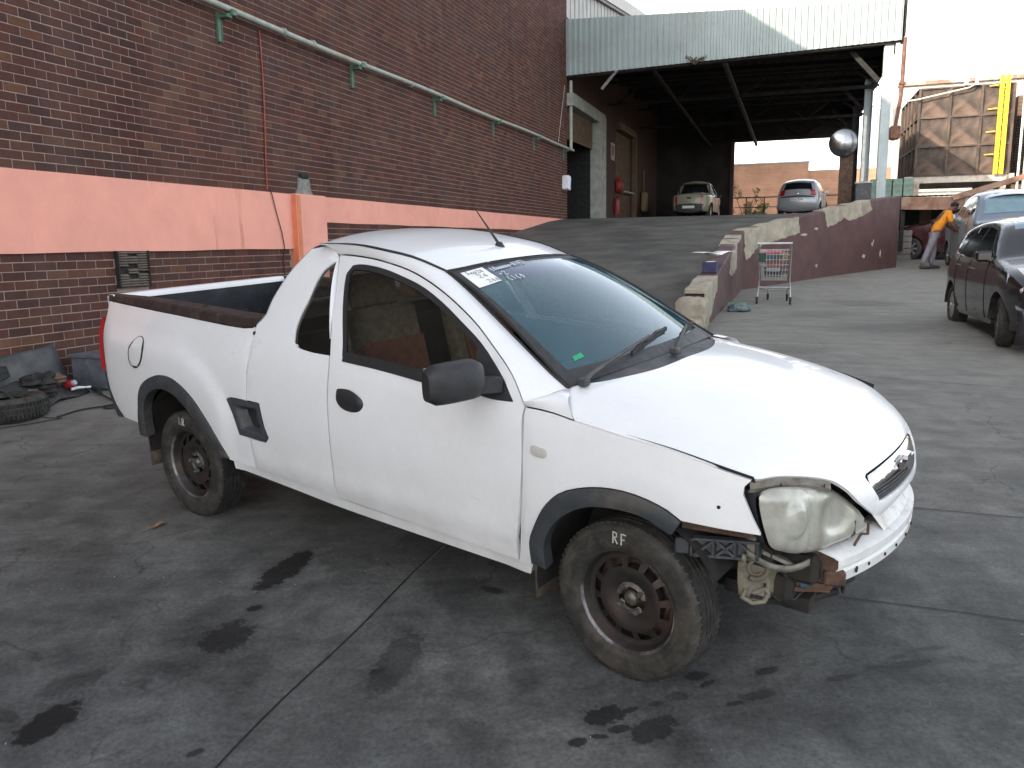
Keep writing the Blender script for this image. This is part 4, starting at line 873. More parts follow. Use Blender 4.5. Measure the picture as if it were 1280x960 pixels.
def ground_mat():
    m, nt, bs = new_mat('worn_yard_asphalt'); v = coord(nt)
    big = noise(nt, v, .55, 6, .6, .3); mid = noise(nt, v, 3.5, 8, .68, .3); fine = noise(nt, v, 60, 6, .7); grit = noise(nt, v, 420, 3, .6)
    c = ramp(nt, big, [(.30, (.070, .073, .071)), (.5, (.102, .104, .101)), (.72, (.145, .143, .134))])
    c = mix(nt, .85, c, ramp(nt, mid, [(.30, .42), (.48, .92), (.70, 1.6)]), 'MULTIPLY')
    c = mix(nt, .85, c, ramp(nt, fine, [(.25, .5), (.52, 1.), (.78, 1.5)]), 'MULTIPLY')
    c = mix(nt, .5, c, ramp(nt, grit, [(.25, .6), (.55, 1.), (.78, 1.5)]), 'MULTIPLY')
    sep = nt.nodes.new('ShaderNodeSeparateXYZ'); nt.links.new(v, sep.inputs[0])
    # further up the yard the surface colour turns paler
    far = ramp(nt, math_n(nt, 'ADD', math_n(nt, 'MULTIPLY', sep.outputs[1], .075), math_n(nt, 'MULTIPLY', mid, .12)), [(.26, 0.), (.75, 1.)])
    c = mix(nt, far, c, mix(nt, .8, (.205, .198, .176), ramp(nt, mid, [(.3, .72), (.7, 1.2)]), 'MULTIPLY'))
    # streaks dragged along the direction the cars move
    mp = nt.nodes.new('ShaderNodeMapping'); mp.inputs[2].default_value = (0, 0, R(-28)); mp.inputs[3].default_value = (.45, 3.2, 1); nt.links.new(v, mp.inputs[0])
    st = noise(nt, mp.outputs[0], 2.2, 6, .65, .5); c = mix(nt, .45, c, ramp(nt, st, [(.32, .62), (.5, 1.), (.7, 1.25)]), 'MULTIPLY')
    # one group that makes a ragged oval, used once per oil stain
    g = bpy.data.node_groups.new('oil_stain', 'ShaderNodeTree')
    for nm, ty in (('P', 'NodeSocketVector'), ('Wobble', 'NodeSocketFloat'), ('Centre', 'NodeSocketVector'), ('Turn', 'NodeSocketFloat'), ('Inv', 'NodeSocketVector'), ('Strength', 'NodeSocketFloat')): g.interface.new_socket(nm, in_out='INPUT', socket_type=ty)
    g.interface.new_socket('Out', in_out='OUTPUT', socket_type='NodeSocketFloat')
    gi = g.nodes.new('NodeGroupInput'); go = g.nodes.new('NodeGroupOutput')
    a = g.nodes.new('ShaderNodeVectorMath'); a.operation = 'SUBTRACT'; g.links.new(gi.outputs[0], a.inputs[0]); g.links.new(gi.outputs[2], a.inputs[1])
    r = g.nodes.new('ShaderNodeVectorRotate'); r.rotation_type = 'Z_AXIS'; g.links.new(a.outputs[0], r.inputs['Vector']); g.links.new(gi.outputs[3], r.inputs['Angle'])
    b = g.nodes.new('ShaderNodeVectorMath'); b.operation = 'MULTIPLY'; g.links.new(r.outputs[0], b.inputs[0]); g.links.new(gi.outputs[4], b.inputs[1])
    l = g.nodes.new('ShaderNodeVectorMath'); l.operation = 'LENGTH'; g.links.new(b.outputs[0], l.inputs[0])
    ad = math_n(g, 'ADD', l.outputs['Value'], gi.outputs[1]); mr = g.nodes.new('ShaderNodeMapRange'); mr.interpolation_type = 'SMOOTHSTEP'
    mr.inputs['From Min'].default_value = 1.08; mr.inputs['From Max'].default_value = .80; g.links.new(ad, mr.inputs['Value'])
    mh = g.nodes.new('ShaderNodeMapRange'); mh.interpolation_type = 'SMOOTHSTEP'; mh.inputs['From Min'].default_value = 1.9; mh.inputs['From Max'].default_value = .8; mh.inputs['To Max'].default_value = .30; g.links.new(ad, mh.inputs['Value'])
    g.links.new(math_n(g, 'MULTIPLY', math_n(g, 'MAXIMUM', mr.outputs[0], mh.outputs[0]), gi.outputs[5]), go.inputs[0])
    w1 = noise(nt, v, 22, 8, .75, .5); wob = math_n(nt, 'MULTIPLY', math_n(nt, 'SUBTRACT', w1, .5), 1.9)
    tot = None
    for (x, y, a_, b_, t, s_) in STAINS:
        k = nt.nodes.new('ShaderNodeGroup'); k.node_tree = g; nt.links.new(v, k.inputs[0]); nt.links.new(wob, k.inputs[1])
        k.inputs[2].default_value = (x, y, float(gz(x, y))); k.inputs[3].default_value = -t; k.inputs[4].default_value = (1/a_, 1/max(b_, .012), 0); k.inputs[5].default_value = s_
        tot = k.outputs[0] if tot is None else math_n(nt, 'MAXIMUM', tot, k.outputs[0])
    patch = ramp(nt, noise(nt, v, 7, 5, .6, .4), [(.66, 0.), (.74, .55)])
    tot = math_n(nt, 'MAXIMUM', tot, math_n(nt, 'MULTIPLY', patch, ramp(nt, big, [(.4, 0.), (.6, 1.)])))
    oil = mix(nt, .6, (.011, .0115, .0115), ramp(nt, fine, [(.3, .5), (.7, 1.5)]), 'MULTIPLY'); c = mix(nt, tot, c, oil)
    # hairline cracks
    vo = nt.nodes.new('ShaderNodeTexVoronoi'); vo.feature = 'DISTANCE_TO_EDGE'; vo.inputs['Scale'].default_value = .55
    va = nt.nodes.new('ShaderNodeVectorMath'); va.operation = 'ADD'; nz = nt.nodes.new('ShaderNodeTexNoise'); nz.inputs['Scale'].default_value = 3.0; nz.inputs['Detail'].default_value = 8; nt.links.new(v, nz.inputs['Vector']); sc_v = nt.nodes.new('ShaderNodeVectorMath'); sc_v.operation = 'SCALE'; sc_v.inputs['Scale'].default_value = .5; nt.links.new(nz.outputs['Color'], sc_v.inputs[0]); nt.links.new(v, va.inputs[0]); nt.links.new(sc_v.outputs[0], va.inputs[1]); nt.links.new(va.outputs[0], vo.inputs['Vector'])
    crk = math_n(nt, 'MULTIPLY', ramp(nt, vo.outputs['Distance'], [(.0, .5), (.005, 0.)]), ramp(nt, noise(nt, v, 1.7, 4), [(.47, 0.), (.56, 1.)])); c = mix(nt, crk, c, (.02, .02, .02))
    # pale scuffs and dried spills
    mp2 = nt.nodes.new('ShaderNodeMapping'); mp2.inputs[2].default_value = (0, 0, R(35)); mp2.inputs[3].default_value = (1, 4.5, 1); nt.links.new(v, mp2.inputs[0])
    sc1 = noise(nt, mp2.outputs[0], 9, 8, .75, 1.2); sc2 = noise(nt, v, .9, 3)
    pale = math_n(nt, 'MULTIPLY', ramp(nt, sc1, [(.62, 0.), (.70, .8)]), ramp(nt, sc2, [(.48, 0.), (.62, 1.)])); c = mix(nt, pale, c, (.17, .17, .165))
    nt.links.new(c, bs.inputs['Base Color'])
    rr = mix(nt, tot, ramp(nt, mid, [(.3, .72), (.7, .92)]), (.55, .55, .55)); nt.links.new(rr, bs.inputs['Roughness']); bs.inputs['Specular IOR Level'].default_value = .22
    h = math_n(nt, 'ADD', math_n(nt, 'MULTIPLY', fine, .6), math_n(nt, 'MULTIPLY', grit, .5)); bump(nt, bs, h, .35, .006)
    return m
M['ground'] = ground_mat()
def axis_lines(near, lo, hi, step, grooves):
    a = list(np.arange(near[0], near[1]+1e-6, step)); p = near[1]; d = step
    while p < hi: d *= 1.35; p += d; a.append(min(p, hi))
    p = near[0]; d = step
    while p > lo: d *= 1.35; p -= d; a.append(max(p, lo))
    for g in grooves:
        a = [v for v in a if abs(v-g) > .04]; a += [g-.010, g-.0035, g+.0035, g+.010]
    return np.array(sorted(set(a)))
GQ = [4.98]; GS = [3.57, 4.75, 8.23, 11.6, 15.2]
aq = axis_lines((0, 14), -260, 400, .4, GQ); as_ = axis_lines((0, 24), -80, 600, .4, GS)
vs_ = []
for s_ in as_:
    wv = .012*math.sin(s_*2.1)+.008*math.sin(s_*5.3)
    for q in aq:
        jog = wv if min(abs(q-g) for g in GQ) < .02 else 0
        jg2 = 0
        if min(abs(s_-g) for g in GS) < .02: jg2 = .014*math.sin(q*2.7+s_)+.006*math.sin(q*7.1)
        p = sq(s_+jg2, q+jog); z = float(gz(p.x, p.y))
        if min(abs(q-g) for g in GQ) < .01 and s_ < 7: z -= .009
        if min(abs(s_-g) for g in GS) < .01 and q > 4.98: z -= .009
        vs_.append((p.x, p.y, z))
m = MB(); nq = len(aq); m.add(vs_, [(i*nq+j, i*nq+j+1, (i+1)*nq+j+1, (i+1)*nq+j) for i in range(len(as_)-1) for j in range(nq-1)])
gr_o = m.build('ground', M['ground']); tag(gr_o, kind='structure')
gr_o.data.polygons.foreach_set('use_smooth', [True]*len(gr_o.data.polygons)); gr_o.data.set_sharp_from_angle(angle=R(20))
# dark filler lying in the joints
M['filler'] = pm('joint_filler', (.012, .012, .011), .9)
def filler(fn, a, b):
    m = MB(); m.grid([[tuple(fn(t, d)) for d in (-.0032, .0032)] for t in np.linspace(a, b, int((b-a)/.12))]); tag(m.build('joint_filler', M['filler']), kind='structure')
def fz(s_, q_):
    p = sq(s_, q_); return (p.x, p.y, float(gz(p.x, p.y))-.004)
for g_ in GQ: filler(lambda t, d, g_=g_: fz(t, g_+.012*math.sin(t*2.1)+.008*math.sin(t*5.3)+d), 1., 6.9)
for g_ in GS: filler(lambda t, d, g_=g_: fz(g_+.014*math.sin(t*2.7+g_)+.006*math.sin(t*7.1)+d, t), 5.0, 12.)
# ------------------------------------------------------------------ ramp up to the loading bay
def ramp_z(s): return float(np.interp(s, [7.0, 9, 10.5, 13, 16.35, 20, 22.5, 24.0, 26, 46, 62], [.22, .50, .70, 1.05, 1.47, 1.88, 2.13, 2.225, 2.27, 2.50, 2.55]))
def ramp_q(s): return float(np.interp(s, [7, 10.5, 16.35, 22.31, 24, 46], [5.3, 5.42, 5.58, 8.85, 9.2, 9.6]))
M['ramp'] = pm('ramp_concrete', (.118, .114, .102), .92, spec=.15, var=.35, scale=1.3, bmp=.3, bscale=70, dirt=(.066, .065, .062), dirtamt=.4)
m = MB(); m.grid([[tuple(sq(s, t*ramp_q(s)-.05, ramp_z(s))) for t in np.linspace(0, 1, 9)] for s in np.concatenate([np.linspace(7, 26, 39), np.linspace(27, 46, 12)])])
m.grid([[tuple(sq(s, q, 2.50+.001*s)) for q in (-10, 0, 10, 30)] for s in (46, 55, 62)])
rp = m.build('ramp', M['ramp'], None, 60); tag(rp, kind='structure')
m = MB(); m.grid([[tuple(sq(s, ramp_q(s)-.06, z)) for z in (-.3, ramp_z(s)-.003)] for s in np.linspace(22.3, 46, 12)]); m.grid([[tuple(sq(46+k, 9.54+.0*k, z)) for z in (0, 2.49)] for k in (0, 16)])
o = m.build('loading_bay_edge', pm('bay_edge_concrete', (.16, .15, .14), .85, var=.3, scale=3)); tag(o, kind='structure')
# ------------------------------------------------------------------ brick warehouse along the left
BT = math.atan(.008)
BM = Matrix.Translation(sq(0, 0, 0)) @ Matrix.Rotation(YAW_S, 4, 'Z') @ Matrix.Rotation(BT, 4, 'Y')   # local x = along the wall, local -y = out from it, z up
bld = thing('brick_warehouse', 'long brown brick warehouse with a salmon painted concrete band along its foot', 'building', M=BM)
def brick_mat(name, per_object):
    m, nt, bs = new_mat(name); v = coord(nt)
    if per_object: r = nt.nodes.new('ShaderNodeObjectInfo').outputs['Random']
    else: r = nt.nodes.new('ShaderNodeNewGeometry').outputs['Random Per Island']
    c = ramp(nt, r, [(0, (.062, .033, .029)), (.25, (.078, .036, .030)), (.5, (.089, .039, .031)), (.75, (.100, .043, .033)), (.93, (.112, .051, .036)), (1., (.138, .072, .044))])
    geo = nt.nodes.new('ShaderNodeNewGeometry'); P = geo.outputs['Position']
    n = noise(nt, P, 30, 6, .7); c = mix(nt, .6, c, ramp(nt, n, [(.25, .65), (.7, 1.25)]), 'MULTIPLY')
    sep = nt.nodes.new('ShaderNodeSeparateXYZ'); nt.links.new(P, sep.inputs[0])
    grime = math_n(nt, 'MULTIPLY', ramp(nt, noise(nt, P, 1.3, 5, .6), [(.4, 0.), (.7, 1.)]), .5); c = mix(nt, grime, c, (.075, .058, .049))
    mp_ = nt.nodes.new('ShaderNodeMapping'); mp_.inputs[3].default_value = (2.4, 2.4, .22); nt.links.new(P, mp_.inputs[0]); stk = noise(nt, mp_.outputs[0], 1.0, 5, .65); c = mix(nt, .7, c, ramp(nt, stk, [(.32, .80), (.5, 1.1), (.72, 1.35)]), 'MULTIPLY')
    nt.links.new(c, bs.inputs['Base Color']); bs.inputs['Roughness'].default_value = .92; bs.inputs['Specular IOR Level'].default_value = .12; bump(nt, bs, noise(nt, P, 160, 4), .25, .004); return m
M['brick1'] = brick_mat('brown_brick', True); M['brick2'] = brick_mat('brown_brick_far', False)
M['mortar'] = pm('mortar', (.35, .26, .23), .95, spec=.1, var=.25, scale=6, bmp=.3, bscale=120)
def salmon_mat():
    m, nt, bs = new_mat('salmon_paint'); P = nt.nodes.new('ShaderNodeNewGeometry').outputs['Position']; n = noise(nt, P, 2.0, 7, .65)
    c = mix(nt, .8, (.84, .385, .30), ramp(nt, n, [(.3, .86), (.7, 1.06)]), 'MULTIPLY')
    mp = nt.nodes.new('ShaderNodeMapping'); mp.inputs[3].default_value = (7, 7, .55); nt.links.new(P, mp.inputs[0])
    drip = math_n(nt, 'MULTIPLY', ramp(nt, noise(nt, mp.outputs[0], 1.0, 6, .7, .2), [(.60, 0.), (.72, 1.)]), ramp(nt, noise(nt, P, .8, 3), [(.42, 0.), (.60, .75)])); c = mix(nt, drip, c, (.42, .15, .085))
    chip = ramp(nt, noise(nt, P, 17, 8, .75, .6), [(.70, 0.), (.73, .8)]); c = mix(nt, math_n(nt, 'MULTIPLY', chip, ramp(nt, noise(nt, P, 1.1, 3), [(.45, 0.), (.6, 1.)])), c, (.36, .12, .07))
    nt.links.new(c, bs.inputs['Base Color']); bs.inputs['Roughness'].default_value = .78; bs.inputs['Specular IOR Level'].default_value = .2; bump(nt, bs, noise(nt, P, 35, 6), .12, .01); return m
M['salmon'] = salmon_mat()
M['orange'] = pm('orange_paint', (.66, .20, .09), .6, var=.15, scale=5, dirt=(.70, .30, .22), dirtamt=.2)
S0, S1, ZB, ZTOP = 3.4, 24.62, -.1, 11.43
# backing wall (mortar) with everything outside the frame plain
m = MB(); m.box(((S0+S1)/2, .15, (ZB+9.2)/2), (S1-S0, .302, 9.2-ZB)); bw = m.build('wall', M['mortar'], bld)
m = MB(); m.box(((S0-24)/2, .16, 5.6), (S0+24, .32, 11.7)); m.box(((S0+S1)/2, .16, (9.2+ZTOP)/2), (S1-S0, .31, ZTOP-9.2)); m.box((.3, 6.2, ZTOP-.15), (48.6, 11.8, .3)); m.box((S1-.16, 6.2, 5.6), (.31, 11.8, 11.4)); m.box((-23.8, 6.2, 5.6), (.31, 11.8, 11.4)); m.build('upper_wall', pm('plain_brown_brick', (.10, .062, .052), .9, var=.3, scale=9), bld)
BL, BH, GAP = .232, .083, .010
def in_front(s, z):                                                 # where the wall face is something other than brick
    if 1.685 < z < 2.425 and s < 10.62: return True
    if 2.06 < z < 2.43: return True
    if 9.85-.05 < s < 10.62+.05 and z < 2.43: return True
    if 6.66 < s < 7.10 and 1.31 < z < 1.69: return True
    return False
bricks = []; row = 0; z = 2.427+BH/2
rows_up = [2.427+BH/2+i*BH for i in range(80)]; rows_dn = [1.685-BH/2-i*BH for i in range(20)]; rows_r = [2.06-BH/2-i*BH for i in range(24)]
def vis(s, z):                                                      # keep only what the camera could see
    p = BM @ Vector((s, 0, z)); d = p.y*math.cos(R(10.2)); return z < 9.1
for rset, s_lo, s_hi, zlim in ((rows_up, S0, S1, 9.15), (rows_dn, S0, 10.62, 9), (rows_r, 10.62, S1, 9)):
    for i, z in enumerate(rset):
        if z > zlim: continue
        k = 0
        s = s_lo+(BL/2 if i % 2 else 0)-BL/2
        while s < s_hi:
            a = max(s, s_lo); b = min(s+BL, s_hi); c = (a+b)/2
            if rset is rows_r and z < ramp_z(c)+.008*c-.2: s += BL; continue
            if b-a > .05 and not (in_front(a+.02, z) or in_front(b-.02, z)): bricks.append((c, z, b-a-GAP))
            elif b-a > .05:
                # cut bricks beside the pier and the vent
                for (e0, e1) in ((9.80, 10.67), (6.66, 7.10)):
                    if in_front(a+.02, z) and in_front(b-.02, z): break
                    if a < e0 < b: bricks.append(((a+e0)/2, z, e0-a-GAP/2)); break
                    if a < e1 < b: bricks.append(((b+e1)/2, z, b-e1-GAP/2)); break
            s += BL
bricks = [b for b in bricks if b[2] > .03]
def seen(b):
    p = BM @ Vector((b[0], 0, b[1])); v = np.array([p.x, p.y, p.z-1.70]); zc = v@cf; u = 640+1015*(v@cr)/zc; w_ = 480+1015*(v@cd)/zc
    return (zc > 0 and -12 < u < 1290 and -8 < w_ < 970), zc
near = sorted([(seen(b)[1], i) for i, b in enumerate(bricks) if seen(b)[0]])[:300]; nearset = {i for _, i in near}
def brick_me():
    m = MB(); hx, hz, y0, y1, c = BL/2-GAP/2, BH/2-GAP/2, -.006, .02, .003
    vs = [(-hx, y1, -hz), (hx, y1, -hz), (hx, y1, hz), (-hx, y1, hz), (-hx, y0+c, -hz), (hx, y0+c, -hz), (hx, y0+c, hz), (-hx, y0+c, hz), (-hx+c, y0, -hz+c), (hx-c, y0, -hz+c), (hx-c, y0, hz-c), (-hx+c, y0, hz-c)]
    fs = [(8, 9, 10, 11)]+[(i, (i+1) % 4, 4+(i+1) % 4, 4+i) for i in range(4)]+[(4+i, 4+(i+1) % 4, 8+(i+1) % 4, 8+i) for i in range(4)]
    me = bpy.data.meshes.new('brick'); me.from_pydata(vs, [], fs); me.materials.append(M['brick1']); return me
bme = brick_me(); mb = MB()
for i, (s, z, L) in enumerate(bricks):
    jy = random.uniform(-.002, .0015); jr = random.uniform(-.006, .006)
    if i in nearset:
        child('brick', bme, bld, Matrix.Translation((s, jy, z+random.uniform(-.0012, .0012))) @ Matrix.Rotation(jr, 4, 'Z') @ Matrix.Rotation(random.uniform(-.004, .004), 4, 'Y') @ Matrix.Diagonal((L/(BL-GAP), 1, 1, 1)))
    else:
        hx, hz = L/2, BH/2-GAP/2; y = -.005+jy
        o_ = len(mb.v); mb.v += [(s-hx, .01, z-hz), (s+hx, .01, z-hz), (s+hx, .01, z+hz), (s-hx, .01, z+hz), (s-hx, y, z-hz), (s+hx, y, z-hz), (s+hx, y, z+hz), (s-hx, y, z+hz)]
        mb.f += [(o_+4, o_+5, o_+6, o_+7), (o_, o_+1, o_+5, o_+4), (o_+1, o_+2, o_+6, o_+5), (o_+2, o_+3, o_+7, o_+6), (o_+3, o_, o_+4, o_+7)]; mb.mi += [0]*5
tag(mb.build('brickwork', M['brick2'], bld), kind='stuff')
# salmon concrete band, pier, right-hand band
def wavy(x0, x1, z0, z1, d, mat, name):
    m = MB(); xs = np.linspace(x0, x1, max(2, int((x1-x0)/.5)+1))
    m.grid([[(x, .02, z0+.006*math.sin(x*3.1)), (x, -d, z0+.006*math.sin(x*3.1)), (x, -d, z1+.003*math.sin(x*2.3)), (x, .02, z1+.003*math.sin(x*2.3))] for x in xs], flip=True); m.add([(x1, .02, z0), (x1, -d, z0), (x1, -d, z1), (x1, .02, z1)], [(0, 1, 2, 3)]); return m.build(name, mat, bld, 30)
wavy(S0, 9.85, 1.685, 2.425, .035, M['salmon'], 'concrete_band'); wavy(10.62, S1, 2.06, 2.428, .012, M['salmon'], 'concrete_band')
m = MB(); m.box((10.235, -.035, 1.12), (.77, .15, 2.62), bev=.006); pr = m.build('pier', M['salmon'], bld)
m = MB(); m.box((9.8475, -.035, 1.12), (.006, .146, 2.60)); m.build('pier_side', M['orange'], pr); m = MB(); m.box((9.905, -.1125, 1.12), (.09, .006, 2.58)); m.build('orange_stripe', M['orange'], pr)
# broken vent grille
m = MB(); m.box((6.88, -.0015, 1.50), (.43, .004, .38)); vg = m.build('vent', M['gap'], bld)
m = MB(); m.box((6.668, .0, 1.50), (.014, .10, .38)); m.box((7.092, .0, 1.50), (.014, .10, .38)); m.box((6.88, .0, 1.317), (.44, .10, .012)); m.build('vent_frame', M['gap'], vg)
sm_ = pm('vent_slat', (.17, .14, .12), .85, var=.35, scale=30)
smb = MB(); smb.box((0, 0, 0), (.135, .035, .009), M=Matrix.Rotation(R(25), 4, 'X')); sme = smb.build('vent_slat', sm_, vg); first = True
for c in range(3):
    for r_ in range(14):
        if (c, r_) in ((0, 5), (0, 6), (1, 7), (1, 8), (1, 3), (2, 5), (1, 12), (0, 7)) or (c == 1 and r_ in (4,)): continue
        Mx = Matrix.Translation((6.745+c*.137, -.022, 1.335+r_*.0262)) @ Matrix.Rotation(random.uniform(-.03, .03), 4, 'Y')
        if first: sme.matrix_local = Mx; first = False
        else: child('vent_slat', sme.data, vg, Mx)
# rainwater outlet above the pier
m = MB(); m.prism([(9.98, 2.43), (10.42, 2.43), (10.36, 2.50), (10.33, 2.66), (10.07, 2.66), (10.05, 2.52)], -.0, .03, Matrix(((1, 0, 0, 0), (0, 0, -1, 0), (0, 1, 0, 0), (0, 0, 0, 1)))); ot = m.build('rainwater_outlet', pm('grey_render', (.23, .23, .21), .9, var=.4, scale=14, bmp=.4), bld)
m = MB(); m.box((10.20, -.02, 2.69), (.19, .06, .07), bev=.01); m.build('outlet_mouth', M['gap'], ot)
# ---- service pipe on brackets
pp = thing('wall_pipe', 'pale green service pipe running along the brick wall on brackets', 'pipe', M=BM)
M['pipe'] = pm('pale_green_pipe', (.34, .37, .31), .6, var=.25, scale=6, dirt=(.30, .26, .20), dirtamt=.3); M['bracket'] = pm('green_bracket', (.075, .16, .105), .6, var=.35, scale=20, dirt=(.12, .10, .07), dirtamt=.3)
m = MB(); m.tube([(s, -.13, 4.5+.012*math.sin(s)) for s in np.linspace(5, 24.9, 40)], .038, 10); m.build('pipe', M['pipe'], pp, 60)
for s in (9.75, 10.45, 11.9, 13.6): 
    m = MB(); m.lathe([(.0, -.02), (.052, -.02), (.052, .02), (0, .02)], 12, 'X', (s, -.13, 4.5)); m.build('pipe_coupling', M['pipe'], pp, 40)
for k, s in enumerate((8.62, 11.75, 14.85, 18.1, 21.2, 24.2)):
    m = MB(); m.box((s, -.08, 4.425), (.09, .16, .05), bev=.006); m.box((s-.05, -.02, 4.30), (.05, .035, .34)); m.box((s+.0, -.02, 4.30), (.012, .03, .34)); m.box((s+.06, -.13, 4.47), (.10, .115, .075), bev=.01); m.build('bracket', M['bracket'], pp)
m = MB(); m.tube([(24.72, -.10, 4.46), (24.72, -.10, 6.5)], .05, 10); m.build('riser', M['pipe'], pp, 60)
# red cable and its black continuation
c = thing('red_cable', 'thin red cable hanging down the brick wall from the pipe to the pier', 'cable', M=BM)
m = MB(); m.tube([(9.36+.03*math.sin(z*2), -.02, z) for z in np.linspace(2.45, 4.45, 24)], .011, 6); m.build('red_lead', pm('red_lead', (.33, .055, .04), .6, var=.3), c, 60)
m = MB(); m.tube([(9.37, -.03, 2.47), (9.385, -.05, 2.40), (9.45, -.05, 2.2), (9.56, -.05, 1.9), (9.60, -.05, 1.70), (9.60, -.02, 1.55), (9.62, -.02, 1.2)], .007, 6); m.build('black_lead', M['rubber'], c, 60)
m = MB(); m.box((24.1, -.12, 3.48), (.22, .22, .42), M=Matrix.Rotation(R(8), 4, 'Y'), bev=.02); wl = m.build('wall_box', pm('white_box', (.75, .77, .80), .4), None); wl.matrix_world = BM.copy(); tag(wl, 'small white box with a blue edge fixed high on the end of the brick wall', 'wall box')
m = MB(); m.box((24.22, -.13, 3.46), (.03, .20, .38), M=Matrix.Rotation(R(8), 4, 'Y')); m.build('blue_side', pm('blue_edge', (.10, .16, .45), .5), wl)
m = MB(); m.tube([(23.55, -.03, 4.6), (23.9, -.035, 5.5), (24.3, -.03, 6.3)], .012, 6); o = m.build('grey_cable', pm('grey_cable', (.3, .27, .25), .7), None, 60); o.matrix_world = BM.copy(); tag(o, 'thin slack grey cable slanting up the end of the brick wall', 'cable')
# ---- the lower wing beyond the corner, inside the loading bay
M['shaded_bay_brick'] = None
def far_brick(name, c1, c2, mort, sc_=1.0, rough=.9):
    m, nt, bs = new_mat(name); v = coord(nt); mp = nt.nodes.new('ShaderNodeMapping'); mp.inputs[1].default_value = (0, 0, 0); mp.inputs[2].default_value = (R(90), 0, 0); nt.links.new(v, mp.inputs[0])
    b = nt.nodes.new('ShaderNodeTexBrick'); nt.links.new(mp.outputs[0], b.inputs[0]); b.inputs['Color1'].default_value = (*c1, 1); b.inputs['Color2'].default_value = (*c2, 1); b.inputs['Mortar'].default_value = (*mort, 1)
    b.inputs['Scale'].default_value = 1.0; b.inputs['Brick Width'].default_value = .232*sc_; b.inputs['Row Height'].default_value = .083*sc_; b.inputs['Mortar Size'].default_value = .009
    c = mix(nt, .7, b.outputs[0], ramp(nt, noise(nt, v, 1.1, 7, .65), [(.3, .7), (.7, 1.2)]), 'MULTIPLY'); nt.links.new(c, bs.inputs['Base Color']); bs.inputs['Roughness'].default_value = rough; bump(nt, bs, b.outputs['Fac'], -.3, .01); return m
M['shaded_bay_brick'] = far_brick('shaded_bay_brick', (.062, .026, .018), (.046, .021, .016), (.07, .05, .04))  # brick colour lowered to carry the shade inside the bay
wing = thing('loading_bay_wing', 'brown brick wing of the warehouse inside the dark loading bay with two tall doorways', 'building', M=Matrix.Translation(sq(0, 0, 0)) @ Matrix.Rotation(YAW_S, 4, 'Z'))
m = MB(); z0, z1 = 1.6, 8.1
for a, b in ((29.2, 31.9), (35.3, 47.)): m.box(((a+b)/2, .15, (z0+z1)/2), (b-a, .30, z1-z0))
m.box((26.9, .15, 7.0), (4.5, .29, 2.2)); m.box((33.6, .15, 6.9), (3.4, .29, 2.4)); m.build('wall', M['shaded_bay_brick'], wing)
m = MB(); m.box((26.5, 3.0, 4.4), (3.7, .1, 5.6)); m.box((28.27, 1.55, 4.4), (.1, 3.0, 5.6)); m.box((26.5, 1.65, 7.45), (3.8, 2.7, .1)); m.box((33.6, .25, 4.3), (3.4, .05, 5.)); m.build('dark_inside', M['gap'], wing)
M['frame_paint'] = pm('pale_frame_paint', (.30, .315, .29), .6, var=.25, scale=4, dirt=(.2, .17, .14), dirtamt=.3); M['tan'] = pm('tan_shutter', (.12, .075, .042), .7, var=.25, scale=4)
m = MB(); m.box((28.7, -.05, 3.9), (1.0, .34, 3.75)); m.box((26.9, -.045, 5.72), (4.5, .33, .36), M=Matrix.Rotation(R(1.0), 4, 'Y')); m.build('door_frame', M['frame_paint'], wing)
m = MB()
for i in range(10): m.box((26.4, .06, 4.68+i*.09), (3.6, .04, .082), bev=.01)
m.build('roller_shutter', M['tan'], wing)
m = MB()
for i in range(38): m.box((33.65, .10, 2.30+i*.095), (3.3, .04, .086), bev=.01)
m.build('roller_shutter', M['tan'], wing); m = MB(); m.box((33.6, -.03, 5.85), (3.5, .3, .25)); m.box((35.4, -.03, 4.0), (.18, .3, 3.7)); m.build('door_frame', M['tan'], wing)
m = MB(); m.tube([(32.3, -.12, 3.45), (35.2, -.12, 3.45)], .04, 8); m.build('door_bar', M['frame_paint'], wing)
WM = Matrix.Translation(sq(0, 0, 0)) @ Matrix.Rotation(YAW_S, 4, 'Z')
sg_ = thing('wall_sign', 'small white sign with a red square on the brick between the two bay doors', 'sign', M=WM); m = MB(); m.box((31.2, -.03, 4.83), (.62, .03, .62)); m.build('sign_plate', pm('sign_white', (.36, .30, .28), .6), sg_); m = MB(); m.box((31.15, -.048, 4.86), (.34, .01, .34)); m.build('red_square', pm('sign_red', (.30, .05, .05), .6), sg_)
hr = thing('hose_reel', 'red fire hose reel on the wall beside the second bay door', 'hose reel', M=WM); rm_ = pm('fire_red', (.26, .03, .025), .5)
m = MB(); m.lathe([(0, -.28), (.10, -.28), (.12, -.26), (.30, -.26), (.31, -.24), (.31, -.06), (.30, -.04), (0, -.04)], 24, 'Y', (32.0, 0, 3.62)); m.build('reel', rm_, hr, 40); m = MB(); m.lathe([(.12, -.265), (.27, -.262), (.27, -.25)], 24, 'Y', (32.0, -.005, 3.62)); m.build('hose', pm('hose_dark', (.05, .03, .03), .7), hr, 40)
fx = thing('fire_extinguisher', 'red fire extinguisher hung on the wall under the hose reel', 'fire extinguisher', M=WM); m = MB(); m.lathe([(0, -.32), (.09, -.32), (.10, -.30), (.10, .18), (.06, .26), (.03, .28), (0, .28)], 18, 'Z', (31.5, -.14, 2.85)); m.build('cylinder', rm_, fx, 40); m = MB(); m.box((31.5, -.14, 3.17), (.12, .05, .09)); m.tube([(31.5, -.14, 3.18), (31.62, -.18, 3.1), (31.62, -.2, 2.8)], .018, 6); m.build('valve', M['rubber'], fx)
